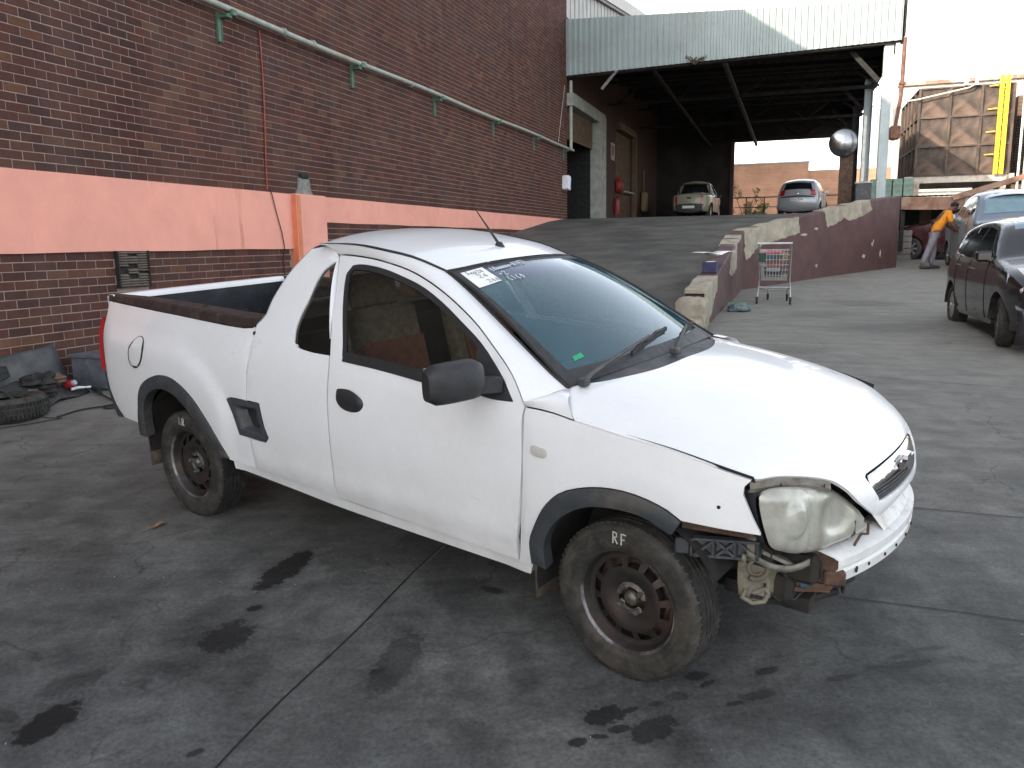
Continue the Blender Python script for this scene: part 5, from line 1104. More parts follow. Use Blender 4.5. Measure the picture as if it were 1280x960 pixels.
m = MB(); m.box((37.6, -.15, 3.2), (.75, .22, .85), bev=.08); m.tube([(37.6, -.12, 3.6), (37.6, -.12, 4.6)], .02, 6); o = m.build('hanging_sack', pm('tan_sack', (.22, .16, .09), .9, var=.3)); o.matrix_world = WM; tag(o, 'tan sack hanging on the dark wall past the second bay door', 'sack')
# ---- tall clad upper storey behind the brick corner, its sloping eaves seen over the canopy
cl = thing('clad_building', 'pale grey clad upper storey with sloping eaves rising behind the canopy', 'building', M=WM); M['clad'] = pm('pale_cladding', (.42, .41, .38), .6, var=.12, scale=1.5, dirt=(.32, .30, .26), dirtamt=.25)
zr = lambda s: 9.28+.124*(s-24.66)
m = MB(); pts = [(24.68, 6.4), (58, 6.4), (58, zr(58)), (24.68, zr(24.68))]; vs = [(s, .36, z) for s, z in pts]+[(s, 6.5, z) for s, z in pts]; m.add(vs, [(0, 1, 2, 3), (7, 6, 5, 4)]+[(i, 4+i, 4+(i+1) % 4, (i+1) % 4) for i in range(4)]); m.build('wall', M['clad'], cl, recalc=True)
for s in np.arange(24.9, 46, .55): m = MB(); m.box((s, .352, (6.5+zr(s))/2), (.12, .03, zr(s)-6.5)); m.build('clad_rib', M['clad'], cl)
m = MB(); m.beam((24.7, .30, zr(24.7)+.02), (58, .30, zr(58)+.02), .16, .10); m.build('verge_trim', pm('verge', (.14, .12, .11), .6), cl)
m = MB(); m.beam((24.7, .28, zr(24.7)+.30), (58, .28, zr(58)+.30), .22, .44); m.build('eaves_board', pm('eaves_board', (.52, .50, .46), .6, var=.1), cl)
# ------------------------------------------------------------------ maroon parapet beside the ramp
M['maroon'] = pm('maroon_paint', (.085, .040, .038), .7, var=.16, scale=2.5, dirt=(.115, .058, .052), dirtamt=.35, bmp=.15, bscale=25)
M['bare'] = pm('bare_concrete', (.37, .33, .255), .9, var=.3, scale=5, dirt=(.22, .19, .15), dirtamt=.35, bmp=.5, bscale=30)
KA = sqg(16.35, 5.70); KB = sqg(22.31, 9.04); KN = sqg(10.76, 5.55)
par = thing('parapet_wall', 'maroon painted ramp wall with cream concrete showing along its top edge', 'wall', M=Matrix.Translation(KA))
def seg_frame(a, b):
    u = Vector((b.x-a.x, b.y-a.y, 0)); L = u.length; u.normalize(); n = Vector((u.y, -u.x, 0)); return u, n, L
uf, nf, Lf = seg_frame(KA, KB); un, nn_, Ln = seg_frame(KN, KA)
def seg_wall(name, org, u, n, L, tops, thick, mat, seed=0):
    rs_ = np.random.default_rng(seed); m = MB(); rows = []
    for t in np.linspace(0, L, int(L/.18)+2):
        p = org+u*t; zt = np.interp(t, [k for k, _ in tops], [k for _, k in tops])+rs_.uniform(-.008, .008); zb = float(gz(p.x, p.y))-.12
        q = p-n*thick; o = KA
        rows.append([(p.x-o.x, p.y-o.y, zb-o.z), (p.x-o.x, p.y-o.y, zt-.02-o.z), (p.x-n.x*.02-o.x, p.y-n.y*.02-o.y, zt-o.z), (q.x+n.x*.02-o.x, q.y+n.y*.02-o.y, zt+.006-o.z), (q.x-o.x, q.y-o.y, zt-.02-o.z), (q.x-o.x, q.y-o.y, zb-o.z)])
    m.grid(rows, flip=True); m.add(rows[0], [tuple(range(6))]); m.add(rows[-1], [tuple(range(6))[::-1]]); return m.build(name, mat, par, 30)
seg_wall('far_section', KA, uf, nf, Lf, [(0, 1.755), (1, 1.885), (2, 2.02), (3.07, 2.155), (5.2, 2.41), (6.83, 2.545)], .24, M['maroon'], 1)
seg_wall('near_section', KN, un, nn_, Ln-.004, [(0, .60), (.10, .97), (1.30, 1.11), (2.23, 1.25), (5.6, 1.75)], .27, M['maroon'], 2)
def patch(name, org, u, n, pts, d=.010, step=.06, mat=None, jag=.03):
    P = smooth_poly(pts, True, .05, 30); r = np.random.default_rng(len(pts)); P = P+r.uniform(-jag, jag, P.shape)*np.array([1, .6])
    f = lambda t, z: np.stack([org.x-KA.x+u.x*t+n.x*d, org.y-KA.y+u.y*t+n.y*d, z-KA.z], -1)
    return panel(name, P, f, mat or M['bare'], par, [], step, d+.01, .003, flip=False)
def top_patch(name, org, u, n, t0, t1, z0, z1, thick):
    m = MB(); rows = []
    for t in np.linspace(t0, t1, 14):
        z = z0+(z1-z0)*(t-t0)/(t1-t0)+.012+.012*math.sin(t*9); a = org+u*t+n*.011; b = org+u*t-n*(thick+.006); rows.append([(a.x-KA.x, a.y-KA.y, z-.05-KA.z), (a.x-KA.x, a.y-KA.y, z-KA.z), (b.x-KA.x, b.y-KA.y, z+.004-KA.z), (b.x-KA.x, b.y-KA.y, z-.05-KA.z)])
    m.grid(rows, flip=True); m.add(rows[0], [(0, 1, 2, 3)]); m.add(rows[-1], [(3, 2, 1, 0)]); return m.build(name, M['bare'], par, 30)
patch('concrete_patch', KA, uf, nf, [(0.03, 1.74), (1.01, 1.87), (2.0, 2.0), (2.11, 1.70), (1.64, 1.63), (1.03, 1.53), (.6, 1.45), (.40, 1.37), (.12, 1.20), (.04, 1.30)])
top_patch('concrete_top', KA, uf, nf, .0, 2.02, 1.755, 2.02, .24)
patch('concrete_patch', KA, uf, nf, [(3.07, 2.14), (4.15, 2.27), (5.18, 2.40), (5.33, 2.2), (4.76, 2.03), (4.26, 1.96), (3.99, 2.02), (3.64, 1.88), (3.25, 1.81)])
top_patch('concrete_top', KA, uf, nf, 3.05, 5.2, 2.152, 2.41, .24)
for t, z, a, b in ((5.44, 1.41, .07, .06), (5.89, 1.18, .05, .10), (5.03, 1.14, .10, .05), (2.84, 1.0, .06, .04), (2.25, 1.66, .16, .03), (2.75, 1.78, .10, .03), (5.5, 1.48, .03, .05)):
    patch('paint_chip', KA, uf, nf, [(t-a, z), (t, z+b), (t+a, z+.3*b), (t+.3*a, z-b)], .006, .04, pm('chip', (.42, .36, .32), .9), .012)
patch('concrete_patch', KN, un, nn_, [(.05, .62), (.06, .95), (1.30, 1.09), (1.38, .92), (1.0, .80), (.78, .62), (.35, .58)])
top_patch('concrete_top', KN, un, nn_, .10, 1.32, .97, 1.11, .27); top_patch('concrete_top', KN, un, nn_, 3.9, 5.0, 1.50, 1.66, .27)
patch('concrete_patch', KN, un, nn_, [(4.28, 1.54), (4.3, 1.11), (3.44, 1.0), (3.12, 1.05), (3.3, 1.36)])
# broken block at the low end
m = MB(); bm_ = bmesh.new(); bmesh.ops.create_icosphere(bm_, subdivisions=3, radius=1)
for v in bm_.verts:
    c = v.co.copy(); k = max(abs(c.x), abs(c.y), abs(c.z)); c = c/k*.82+c*.18; n = .10*math.sin(c.x*7+1)*math.sin(c.y*6)+.07*math.sin(c.z*9+2); v.co = Vector((c.x*.26, c.y*.20, c.z*.22))*(1+n*.6)
me = bpy.data.meshes.new('broken_end'); bm_.to_mesh(me); bm_.free(); me.materials.append(M['bare']); me.polygons.foreach_set('use_smooth', [True]*len(me.polygons)); me.set_sharp_from_angle(angle=R(35))
e0_ = KN-un*.12-nn_*.14; child('broken_end', me, par, Matrix.Translation((e0_.x-KA.x, e0_.y-KA.y, .70-KA.z)) @ Matrix.Rotation(math.atan2(un.y, un.x), 4, 'Z'))
child('broken_end', me, par, Matrix.Translation((e0_.x-un.x*.25-KA.x, e0_.y-un.y*.25-KA.y, .50-KA.z)) @ Matrix.Rotation(1.1, 4, 'Z') @ Matrix.Scale(.8, 4))
# stack of papers and a dark blue box left on the wall
pt = KN+un*1.95-nn_*.13; wp = thing('paper_stack', 'sheets of white paper lying open on the maroon ramp wall', 'papers', (pt.x, pt.y, 1.335))
m = MB(); rz = Matrix.Rotation(.35, 4, 'Z')
for k, (sx, tilt) in enumerate(((-1, 10), (1, 8))): m.grid([[rz @ Vector((sx*(.02+.26*a), b, .06+.05*math.sin(a*2.2))) for b in (-.17, .17)] for a in np.linspace(0, 1, 7)])
o = m.build('sheet', M['paper'], wp, 60); sm = o.modifiers.new('s', 'SOLIDIFY'); sm.thickness = .006
pt = KN+un*1.62-nn_*.13; bx_ = thing('blue_box', 'small dark blue carton standing on the ramp wall under the papers', 'carton', (pt.x, pt.y, 1.165), 1.2); m = MB(); m.box((0, 0, .06), (.26, .2, .16), bev=.008); m.build('carton', pm('navy_carton', (.03, .03, .09), .6), bx_); m = MB(); m.box((0, 0, .142), (.16, .12, .006)); m.build('carton_label', M['paper'], bx_)
# ------------------------------------------------------------------ corrugated canopy over the loading bay
can = thing('loading_canopy', 'big open canopy with a pale grey corrugated fascia over the top of the ramp', 'canopy', M=WM)
M['sheet'] = pm('pale_green_sheeting', (.29, .345, .34), .5, var=.10, scale=1.2, dirt=(.25, .27, .25), dirtamt=.25); M['steel'] = pm('pale_steel', (.36, .42, .43), .55, var=.15, scale=3, dirt=(.25, .20, .16), dirtamt=.2)
M['dark_shaded_steel'] = pm('dark_shaded_steel', (.014, .013, .0125), .8, var=.4, scale=4); M['roof_sheet'] = pm('shaded_roof_underside', (.018, .014, .012), .9, var=.4, scale=1.4)  # near-black colours hold the shade under the canopy
ft0, ft1, fb0, fb1, QW = 8.0, 7.60, 6.42, 6.62, 9.12
prof = []; q = 0.
while q < QW:
    for dq, dx in ((0, 0), (.055, 0), (.075, -.032), (.125, -.032), (.145, 0)): prof.append((q+dq, dx))
    q += .165
prof = [p for p in prof if p[0] <= QW]
zt_ = lambda q: ft0+(ft1-ft0)*q/QW; zb_ = lambda q: fb0+(fb1-fb0)*q/QW
m = MB(); m.grid([[(24.6+dx, -q, zb_(q)), (24.6+dx, -q, (zb_(q)+zt_(q))/2), (24.6+dx, -q, zt_(q))] for q, dx in prof], flip=True); fs_ = m.build('fascia', M['sheet'], can)
sm = fs_.modifiers.new('s', 'SOLIDIFY'); sm.thickness = .006
m = MB(); m.add([(24.66, 0, zb_(0)-.05), (24.66, -QW, zb_(QW)-.05), (24.66, -QW, zb_(QW)+.1), (24.66, 0, zb_(0)+.1), (24.9, 0, zb_(0)-.05), (24.9, -QW, zb_(QW)-.05)], [(0, 1, 2, 3), (0, 4, 5, 1)]); m.build('fascia_rail', M['dark_shaded_steel'], can)
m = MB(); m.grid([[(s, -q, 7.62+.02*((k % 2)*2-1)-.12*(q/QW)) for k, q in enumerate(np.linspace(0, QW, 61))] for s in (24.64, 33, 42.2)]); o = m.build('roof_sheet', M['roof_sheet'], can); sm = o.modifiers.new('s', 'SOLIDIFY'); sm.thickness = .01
for k, s in enumerate(np.arange(26.0, 42, 1.6)):
    m = MB(); z = 7.45; m.beam((s, -.05, z), (s, -QW+.1, z-.12), .07, .14); m.build('purlin', M['dark_shaded_steel'], can)
for s in (30., 36., 41.8):
    m = MB(); z = 7.2-.02*(s-24.6); m.beam((s, -.1, z), (s, -QW+.15, z-.10), .16, .10); m.beam((s, -.1, z-.75), (s, -QW+.15, z-.75), .14, .10)
    for j in range(8): m.beam((s, -.4-j*1.08, z if j % 2 else z-.75), (s, -.4-(j+1)*1.08, z-.75 if j % 2 else z), .06, .06)
    m.build('roof_truss', M['dark_shaded_steel'], can)
m = MB(); m.beam((25.0, -4.55, 6.5), (42, -4.75, 5.9), .10, .14); m.build('ridge_tie', pm('tie_steel', (.05, .047, .043), .6), can); m = MB(); m.beam((25.0, -2.5, 6.5), (42, -2.6, 5.9), .08, .12); m.build('ridge_tie', M['dark_shaded_steel'], can)
def ibeam(m, x, y, z0, z1, w_=.26, d_=.26, t=.022):
    m.box((x, y, (z0+z1)/2), (t, d_-2*t, z1-z0)); m.box((x, y-d_/2+t/2, (z0+z1)/2), (w_, t, z1-z0)); m.box((x, y+d_/2-t/2, (z0+z1)/2), (w_, t, z1-z0))
for k, s in enumerate((24.86, 30.2, 36., 41.9)):
    m = MB(); zb = ramp_z(s)-.2; zt = 6.62 if k == 0 else 6.6
    if k == 0: m.box((s, -8.80, (zb+zt)/2), (.22, .24, zt-zb), bev=.012)
    else: ibeam(m, s, -8.75, zb, zt)
    cl_ = m.build('column', M['steel'] if k in (0, 1) else M['dark_shaded_steel'], can); m = MB(); m.beam((s+.3, -8.62, zt-.9), (s+.3, -7.9, zt-.1), .12, .12); m.build('knee_brace', M['dark_shaded_steel'], can)  # deeper columns and the braces take the shade-darkened steel
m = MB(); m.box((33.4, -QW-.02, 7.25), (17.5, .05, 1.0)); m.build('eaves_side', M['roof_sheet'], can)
m = MB(); m.box((24.75, -9.0, 5.95), (.15, .10, 1.35)); m.add([(24.7, -8.95, 5.3), (24.7, -9.10, 5.3), (24.7, -9.02, 4.2), (24.72, -8.95, 5.3), (24.72, -9.1, 5.3), (24.72, -9.02, 4.2)], [(0, 1, 2), (3, 5, 4), (0, 3, 4, 1), (1, 4, 5, 2), (2, 5, 3, 0)]); m.build('corner_flashing', pm('cream_flashing', (.62, .58, .50), .6, var=.15), can)
m = MB(); m.tube([(24.72, -9.16, 6.7), (24.72, -9.16, 5.6), (24.72, -9.14, 5.2), (24.72, -9.06, 4.5), (24.75, -9.02, 4.1)], .055, 8); m.box((24.72, -9.16, 5.55), (.16, .16, .06)); m.box((24.78, -9.06, 4.3), (.3, .25, .35), bev=.03); m.build('downpipe', pm('rusty_downpipe', (.15, .075, .05), .8, var=.4), can)
m = MB(); m.box((24.9, -1.25, 6.28), (.9, .07, .07), M=Matrix.Rotation(R(35), 4, 'Y') @ Matrix.Rotation(R(40), 4, 'Z')); m.build('strip_light', pm('strip_light', (.6, .6, .58), .5), can)
# back wall of the bay with its opening
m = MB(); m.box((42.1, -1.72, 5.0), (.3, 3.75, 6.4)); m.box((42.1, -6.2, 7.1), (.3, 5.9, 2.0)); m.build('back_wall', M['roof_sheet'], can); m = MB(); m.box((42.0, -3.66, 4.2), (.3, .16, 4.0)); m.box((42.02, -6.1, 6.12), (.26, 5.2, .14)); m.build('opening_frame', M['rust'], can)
# convex mirror on its post, bin, far railing
cm = thing('convex_mirror', 'round convex traffic mirror on a post at the right of the loading bay', 'mirror', M=WM); m = MB(); m.lathe([(0, -.10), (.18, -.085), (.30, -.045), (.36, 0)], 32, 'X', (24.85, -7.80, 4.12)); mrm = pm('mirror_steel', (.30, .31, .32), .22, 1., var=.15); m.build('mirror_dish', mrm, cm, 60)
m = MB(); m.lathe([(.355, 0), (.375, -.01), (.385, .02), (.36, .05), (0, .07)], 32, 'X', (24.85, -7.80, 4.12)); m.build('mirror_rim', M['dark_shaded_steel'], cm, 40); m = MB(); m.box((25.0, -7.86, 3.2), (.14, .26, 2.3)); m.box((24.98, -8.03, 3.2), (.10, .09, 2.3)); m.build('post', M['rust'], cm)
bn = thing('utility_box', 'dark grey box standing on the bay edge beside the right columns', 'box', M=WM); m = MB(); m.box((24.4, -8.33, 2.62), (.3, .40, .72), bev=.02); m.build('cabinet', M['grey_plastic'], bn); m = MB(); m.box((24.4, -8.33, 3.0), (.32, .44, .05), bev=.01); m.build('cabinet_lid', pm('lid_grey', (.35, .35, .33), .7), bn)
m = MB(); m.box((24.5, -8.30, 3.9), (.05, .07, 1.7)); o = m.build('slim_post', pm('white_post', (.55, .55, .5), .6)); o.matrix_world = WM; tag(o, 'slim pale post standing behind the dark grey box', 'post')
rl_ = thing('railing', 'thin dark steel railing across the far end of the loading bay', 'railing', M=WM)
m = MB(); m.tube([(45, -2, 3.55), (45, -10, 3.55)], .03, 6); m.tube([(45, -2, 3.05), (45, -10, 3.05)], .02, 6); m.build('rail', M['dark_shaded_steel'], rl_)
for q in np.arange(2.4, 10, .9): m = MB(); m.tube([(45, -q, 2.45), (45, -q, 3.56)], .025, 6); m.build('rail_post', M['dark_shaded_steel'], rl_)
# ------------------------------------------------------------------ sunlit brick wall beyond
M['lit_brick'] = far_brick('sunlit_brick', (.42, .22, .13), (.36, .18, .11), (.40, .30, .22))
bk = thing('boundary_wall', 'long orange brick boundary wall in full sun beyond the loading bay', 'wall', M=WM)
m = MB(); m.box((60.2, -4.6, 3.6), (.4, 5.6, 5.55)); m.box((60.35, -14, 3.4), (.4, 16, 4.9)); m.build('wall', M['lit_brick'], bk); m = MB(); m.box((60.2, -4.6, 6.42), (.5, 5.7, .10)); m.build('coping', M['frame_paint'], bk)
pb_ = thing('pale_building', 'pale clad building showing through the back opening above the brick wall', 'building', M=WM); m = MB(); m.box((84, -4.2, 8), (8, 5.6, 16)); m.build('wall', pm('pale_wall', (.55, .60, .62), .7, var=.05), pb_); m = MB(); m.box((84, -4.2, 16.05), (8.4, 6.0, .12)); m.build('roof', M['clad'], pb_)
def foliage(name, label, cat, loc, size, n, col, leaf=.12, group=None):
    t = thing(name, label, cat, loc, group=group); m = MB(); r = np.random.default_rng(n)
    cl_ = [(r.uniform(-1, 1)*size[0], r.uniform(-1, 1)*size[1], r.uniform(.15, 1)*size[2], r.uniform(.25, .55)) for _ in range(14)]
    for _ in range(n):
        c = cl_[r.integers(len(cl_))]; d = r.normal(size=3); d /= np.linalg.norm(d); p = np.array(c[:3])+d*c[3]*size[2]*.42*r.uniform(.4, 1); u = r.normal(size=3); u /= np.linalg.norm(u); v = np.cross(u, r.normal(size=3)); v /= np.linalg.norm(v); L = leaf*r.uniform(.5, 1.2)
        m.add([p-u*L*.5, p+v*L*.3, p+u*L*.5, p-v*L*.3], [(0, 1, 2, 3)])
    f = m.build('foliage', col, t); tag(f, kind='stuff'); m = MB()
    for c in cl_[:8]: m.tube([(0, 0, -.1), (c[0]*.5, c[1]*.5, c[2]*.5), c[:3]], [.03, .02, .008], 5)
    m.build('stem', M['rust'], t); return t
def leaf_mat(name, a, b):
    m, nt, bs = new_mat(name); r = nt.nodes.new('ShaderNodeNewGeometry').outputs['Random Per Island']; nt.links.new(ramp(nt, r, [(0, a), (1, b)]), bs.inputs['Base Color']); bs.inputs['Roughness'].default_value = .6; return m
foliage('bush', 'dry brown bush against the sunlit brick wall behind the bay', 'bush', tuple(sq(56, 3.6, 2.5)), (1.2, 1.0, 2.3), 900, leaf_mat('dry_leaves', (.10, .055, .03), (.20, .13, .05)), .16)
foliage('shrub', 'low green and yellow shrub beside the silver hatchback in the sun', 'shrub', tuple(sq(50, 4.9, 2.4)), (.9, .6, .9), 500, leaf_mat('green_leaves', (.06, .10, .025), (.20, .20, .05)), .14)
foliage('weed', 'small tuft of weed growing from the lower edge of the canopy fascia', 'weed', tuple(sq(24.5, 3.75, 6.52)), (.35, .06, .14), 120, leaf_mat('weed_leaves', (.08, .09, .04), (.16, .14, .06)), .09)
# ------------------------------------------------------------------ pressed steel water tank on its stand
tk = thing('water_tank', 'rusty sectional steel water tank of cross pressed panels on a raised stand', 'water tank', M=WM)
M['tank'] = pm('rusty_tank', (.072, .056, .047), .8, .1, var=.45, scale=2.2, dirt=(.14, .088, .062), dirtamt=.45, bmp=.2)
PW = 1.215; TS, TQ, TZ = 41.2, 11.62, 4.10; PH = 1.235
def tank_panel_mesh():
    m = MB(); n = 13; g = []
    for i in range(n):
        row = []
        for j in range(n):
            a = i/(n-1)*2-1; b = j/(n-1)*2-1; e = max(abs(a), abs(b)); dg = min(abs(a-b), abs(a+b)); h = .0
            if e < .93: h = -.05*(1-sstep(.80, .93, np.float64(e)))*1.0
            if e < .86: h += .055*max(0, 1-dg/.16)
            if e < .25: h = max(h, -.02)
            row.append((float(h), b*PW/2, a*PH/2))
        g.append(row)
    m.grid(g); me = bpy.data.meshes.new('tank_panel'); me.from_pydata(m.v, [], m.f); me.materials.append(M['tank']); me.polygons.foreach_set('use_smooth', [True]*len(me.polygons)); me.set_sharp_from_angle(angle=R(25)); return me
tpm = tank_panel_mesh()
for c in range(3):
    for r_ in range(3): child('tank_panel', tpm, tk, Matrix.Translation((TS, -(TQ+PW*(c+.5)), TZ+PH*(r_+.5))) @ Matrix.Rotation(PI, 4, 'Z'))
for c in range(5):
    for r_ in range(3): child('tank_panel', tpm, tk, Matrix.Translation((TS+PW*(c+.5), -TQ, TZ+PH*(r_+.5))) @ Matrix.Rotation(PI/2, 4, 'Z'))
m = MB(); m.box((TS+2.5*PW, -(TQ+1.5*PW), TZ+1.5*PH), (5*PW-.16, 3*PW-.16, 3*PH-.02)); m.build('tank_core', M['tank'], tk)
for c in range(4): m = MB(); m.box((TS-.035, -(TQ+PW*c), TZ+1.5*PH), (.07, .09, 3*PH+.03)); m.build('flange', M['tank'], tk)
for r_ in range(4): m = MB(); m.box((TS-.02, -(TQ+1.5*PW), TZ+PH*r_), (.075, 3*PW, .06)); m.box((TS+2.5*PW, -TQ+.02, TZ+PH*r_), (5*PW, .075, .06)); m.build('flange', M['tank'], tk)
for c in range(1, 6): m = MB(); m.box((TS+PW*c, -TQ+.03, TZ+1.5*PH), (.08, .07, 3*PH)); m.build('flange', M['tank'], tk)
m = MB(); m.box((TS+.1, -(TQ+1.75), TZ-.17), (.2, 4.3, .30)); m.box((TS+3.2, -TQ, TZ-.2), (6.4, .2, .28)); m.box((TS+3.2, -TQ-3.6, TZ-.2), (6.4, .2, .28)); m.box((TS+5.9, -(TQ+1.75), TZ-.17), (.2, 4.2, .29)); st_ = m.build('stand_beam', pm('cream_steel', (.55, .50, .42), .6, var=.2, scale=3, dirt=(.25, .12, .07), dirtamt=.25), tk)
for x, y in ((TS+.1, -TQ-.1), (TS+.1, -TQ-3.5), (TS+5.9, -TQ-.1), (TS+5.9, -TQ-3.5)): m = MB(); m.box((x, y, 2.3), (.22, .22, 3.35)); m.build('stand_leg', st_.data.materials[0], tk)
m = MB(); m.box((TS+.12, -TQ-1.9, TZ-.72), (.10, 3.4, .08)); m.build('stand_brace', st_.data.materials[0], tk)
ld = thing('ladder', 'bright yellow ladder cage running up the front of the rusty water tank', 'ladder', M=WM); M['yellow'] = pm('yellow_paint', (.70, .42, .02), .5, var=.1)
for y in (14.73, 14.95): m = MB(); m.box((TS-.22, -y, 6.1), (.06, .17, 4.1)); m.build('stile', M['yellow'], ld)
for z in np.arange(4.3, 8.1, .3): m = MB(); m.tube([(TS-.26, -14.66, z), (TS-.26, -15.02, z)], .018, 6); m.build('rung', M['yellow'], ld)
for z in np.arange(4.9, 8.0, .95): m = MB(); m.beam((TS-.2, -14.62, z), (TS-.02, -14.3, z), .04, .04); m.build('wall_stay', M['yellow'], ld)
m = MB(); m.tube([(TS-.3, -8.9, 7.1), (TS-.25, -11.5, 7.35), (TS-.25, -13.5, 7.72), (TS-.25, -13.8, 7.9)], .03, 6); m.box((TS-.25, -13.35, 7.95), (.15, .14, .25)); m.box((TS-.25, -13.75, 7.95), (.12, .12, .3)); o = m.build('tank_pipe', pm('cream_pipe', (.6, .55, .45), .6)); o.matrix_world = WM; tag(o, 'thin cream pipe with valves crossing the top of the water tank', 'pipe')
# green containers under the tank's left side
for k in range(4):
    t = thing('steel_bin', ['first', 'second', 'third', 'fourth'][k]+' pale green ribbed steel bin from the left below the water tank', 'bin', M=WM @ Matrix.Translation((33.6+k*.05, -9.38-k*.36, 2.07)), group='green steel bins below the tank'); m = MB(); m.box((0, 0, .75), (1.2, .31, 1.5)); 
    m.build('bin_body', pm('green_bin', (.22, .32, .26), .6, var=.25), t)
    for z in (.2, .75, 1.3): m = MB(); m.box((0, 0, z), (1.26, .335, .07)); m.build('bin_rib', t.children[0].data.materials[0], t)
# louvred brick building right of the tank, big shed behind with its rusty gutter
lb = thing('louvred_building', 'brick building with dark louvres cut off by the right edge', 'building', M=WM); m = MB(); m.box((45, -19.2, 3.4), (6, 7.2, 8.0)); m.build('wall', M['lit_brick'], lb)
for i in range(24): m = MB(); m.box((41.96, -17.6, 3.75+i*.115), (.10, 4., .085), M=Matrix.Rotation(R(25), 4, 'Y')); m.build('louvre', M['dark_shaded_steel'], lb)
m = MB(); m.box((41.99, -17.6, 5.1), (.03, 4., 2.9)); m.build('louvre_back', M['gap'], lb)
for q, t_ in ((15.72, 8.4), (15.95, 8.6)): m = MB(); m.tube([(41.5, -q, 3.2), (41.5, -q, t_)], .05, 8); o = m.build('vent_pipe', pm('pale_pipe', (.6, .58, .52), .6)); o.matrix_world = WM; tag(o, 'thin pale vertical pipe '+('nearest the' if q < 15.8 else 'farther from the')+' right edge of the water tank', 'pipe')
fb = thing('far_shed', 'long pale clad shed with a rusty gutter behind the water tank', 'building', M=WM); m = MB(); m.box((66, -26.5, 5.6), (12, 28, 10.6)); m.build('wall', M['clad'], fb)
m = MB(); m.box((59.9, -26.5, 10.95), (.3, 28.2, .22)); m.build('gutter', pm('rusty_gutter', (.27, .15, .10), .8, var=.5, scale=2, dirt=(.5, .46, .42), dirtamt=.4), fb)
for i in range(46): m = MB(); m.box((59.985, -12.8-i*.6, 5.6), (.04, .06, 10.5)); m.build('clad_rib', M['clad'], fb)
an = thing('roof_aerial', 'thin television aerial on the far shed roof against the white sky', 'aerial', M=WM); m = MB(); m.tube([(62, -17.3, 11.1), (62, -17.3, 12.6)], .035, 6); m.tube([(62, -16.2, 12.4), (62, -18.6, 12.5)], .03, 6)
for i in range(6): m.tube([(62-.3, -16.4-i*.4, 12.41), (62+.3, -16.4-i*.4, 12.41)], .02, 5)
m.build('antenna', pm('aerial_grey', (.3, .27, .25), .6), an)
# ------------------------------------------------------------------ lean-to shelter at the far side of the yard
sh = thing('lean_to_shed', 'low open shed with a sagging rusty roof beam where the maroon car stands', 'shed', M=WM)
M['rust_roof'] = pm('rusty_roof', (.23, .125, .085), .85, var=.4, scale=3, dirt=(.33, .24, .18), dirtamt=.4, bmp=.2)
m = MB(); m.grid([[(25.0+.0*t, -q, 2.62-.03*math.sin((q-9.3)*1.2)+dz) for q in np.linspace(9.35, 13.5, 12)] for dz, t in ((0, 0), (-.34, 0))]); o = m.build('front_beam', M['rust_roof'], sh); sm = o.modifiers.new('s', 'SOLIDIFY'); sm.thickness = .12
m = MB(); m.grid([[(25.0+4*t, -q, 2.64+.12*t+.012*((k % 2)*2-1)) for k, q in enumerate(np.linspace(9.35, 14, 61))] for t in (0, 1)]); o = m.build('roof_sheet', M['rust_roof'], sh)
m = MB(); m.beam((24.9, -10.6, 2.55), (24.5, -12.9, 3.25), .25, .14); m.build('sloping_beam', M['rust_roof'], sh)
m = MB(); m.box((29.0, -11.6, 1.75), (.15, 4.6, 1.9)); m.box((27, -9.42, 1.9), (4., .1, 1.5)); m.build('back_wall', M['gap'], sh)
m = MB()
for i in range(5): m.box((25.2, -9.52, .98+i*.165), (.20, .36, .155), bev=.01)
m.build('block_pier', pm('grey_block', (.15, .14, .125), .9, var=.3, scale=8), sh); m = MB(); m.box((27.2, -9.50, 1.3), (4., .12, .85)); m.build('low_wall', pm('grey_block2', (.14, .13, .12), .9, var=.3), sh)
for q in (10.93, 11.08): m = MB(); m.box((24.9, -q, 1.7), (.09, .09, 1.7)); m.build('post', M['frame_paint'] if q < 11 else M['rust'], sh)
m = MB(); m.box((27.5, -10.3, 1.75), (.3, .3, 1.7)); m.build('inner_post', M['tan'], sh)
# ------------------------------------------------------------------ small things in the yard
def place(o, s, q, z=None, rz=0.):
    p = sqg(s, q) if z is None else sq(s, q, z); o.location = p; o.rotation_euler = (0, 0, YAW_S+rz); return o
# shopping trolley seen end-on
tr = thing('shopping_trolley', 'wire shopping trolley loaded with crates in front of the maroon ramp wall', 'trolley'); place(tr, 14.15, 6.33, None, R(-4))
M['wire'] = pm('zinc_wire', (.42, .43, .43), .4, .8, var=.2); M['handle'] = pm('pale_handle', (.60, .60, .62), .4)
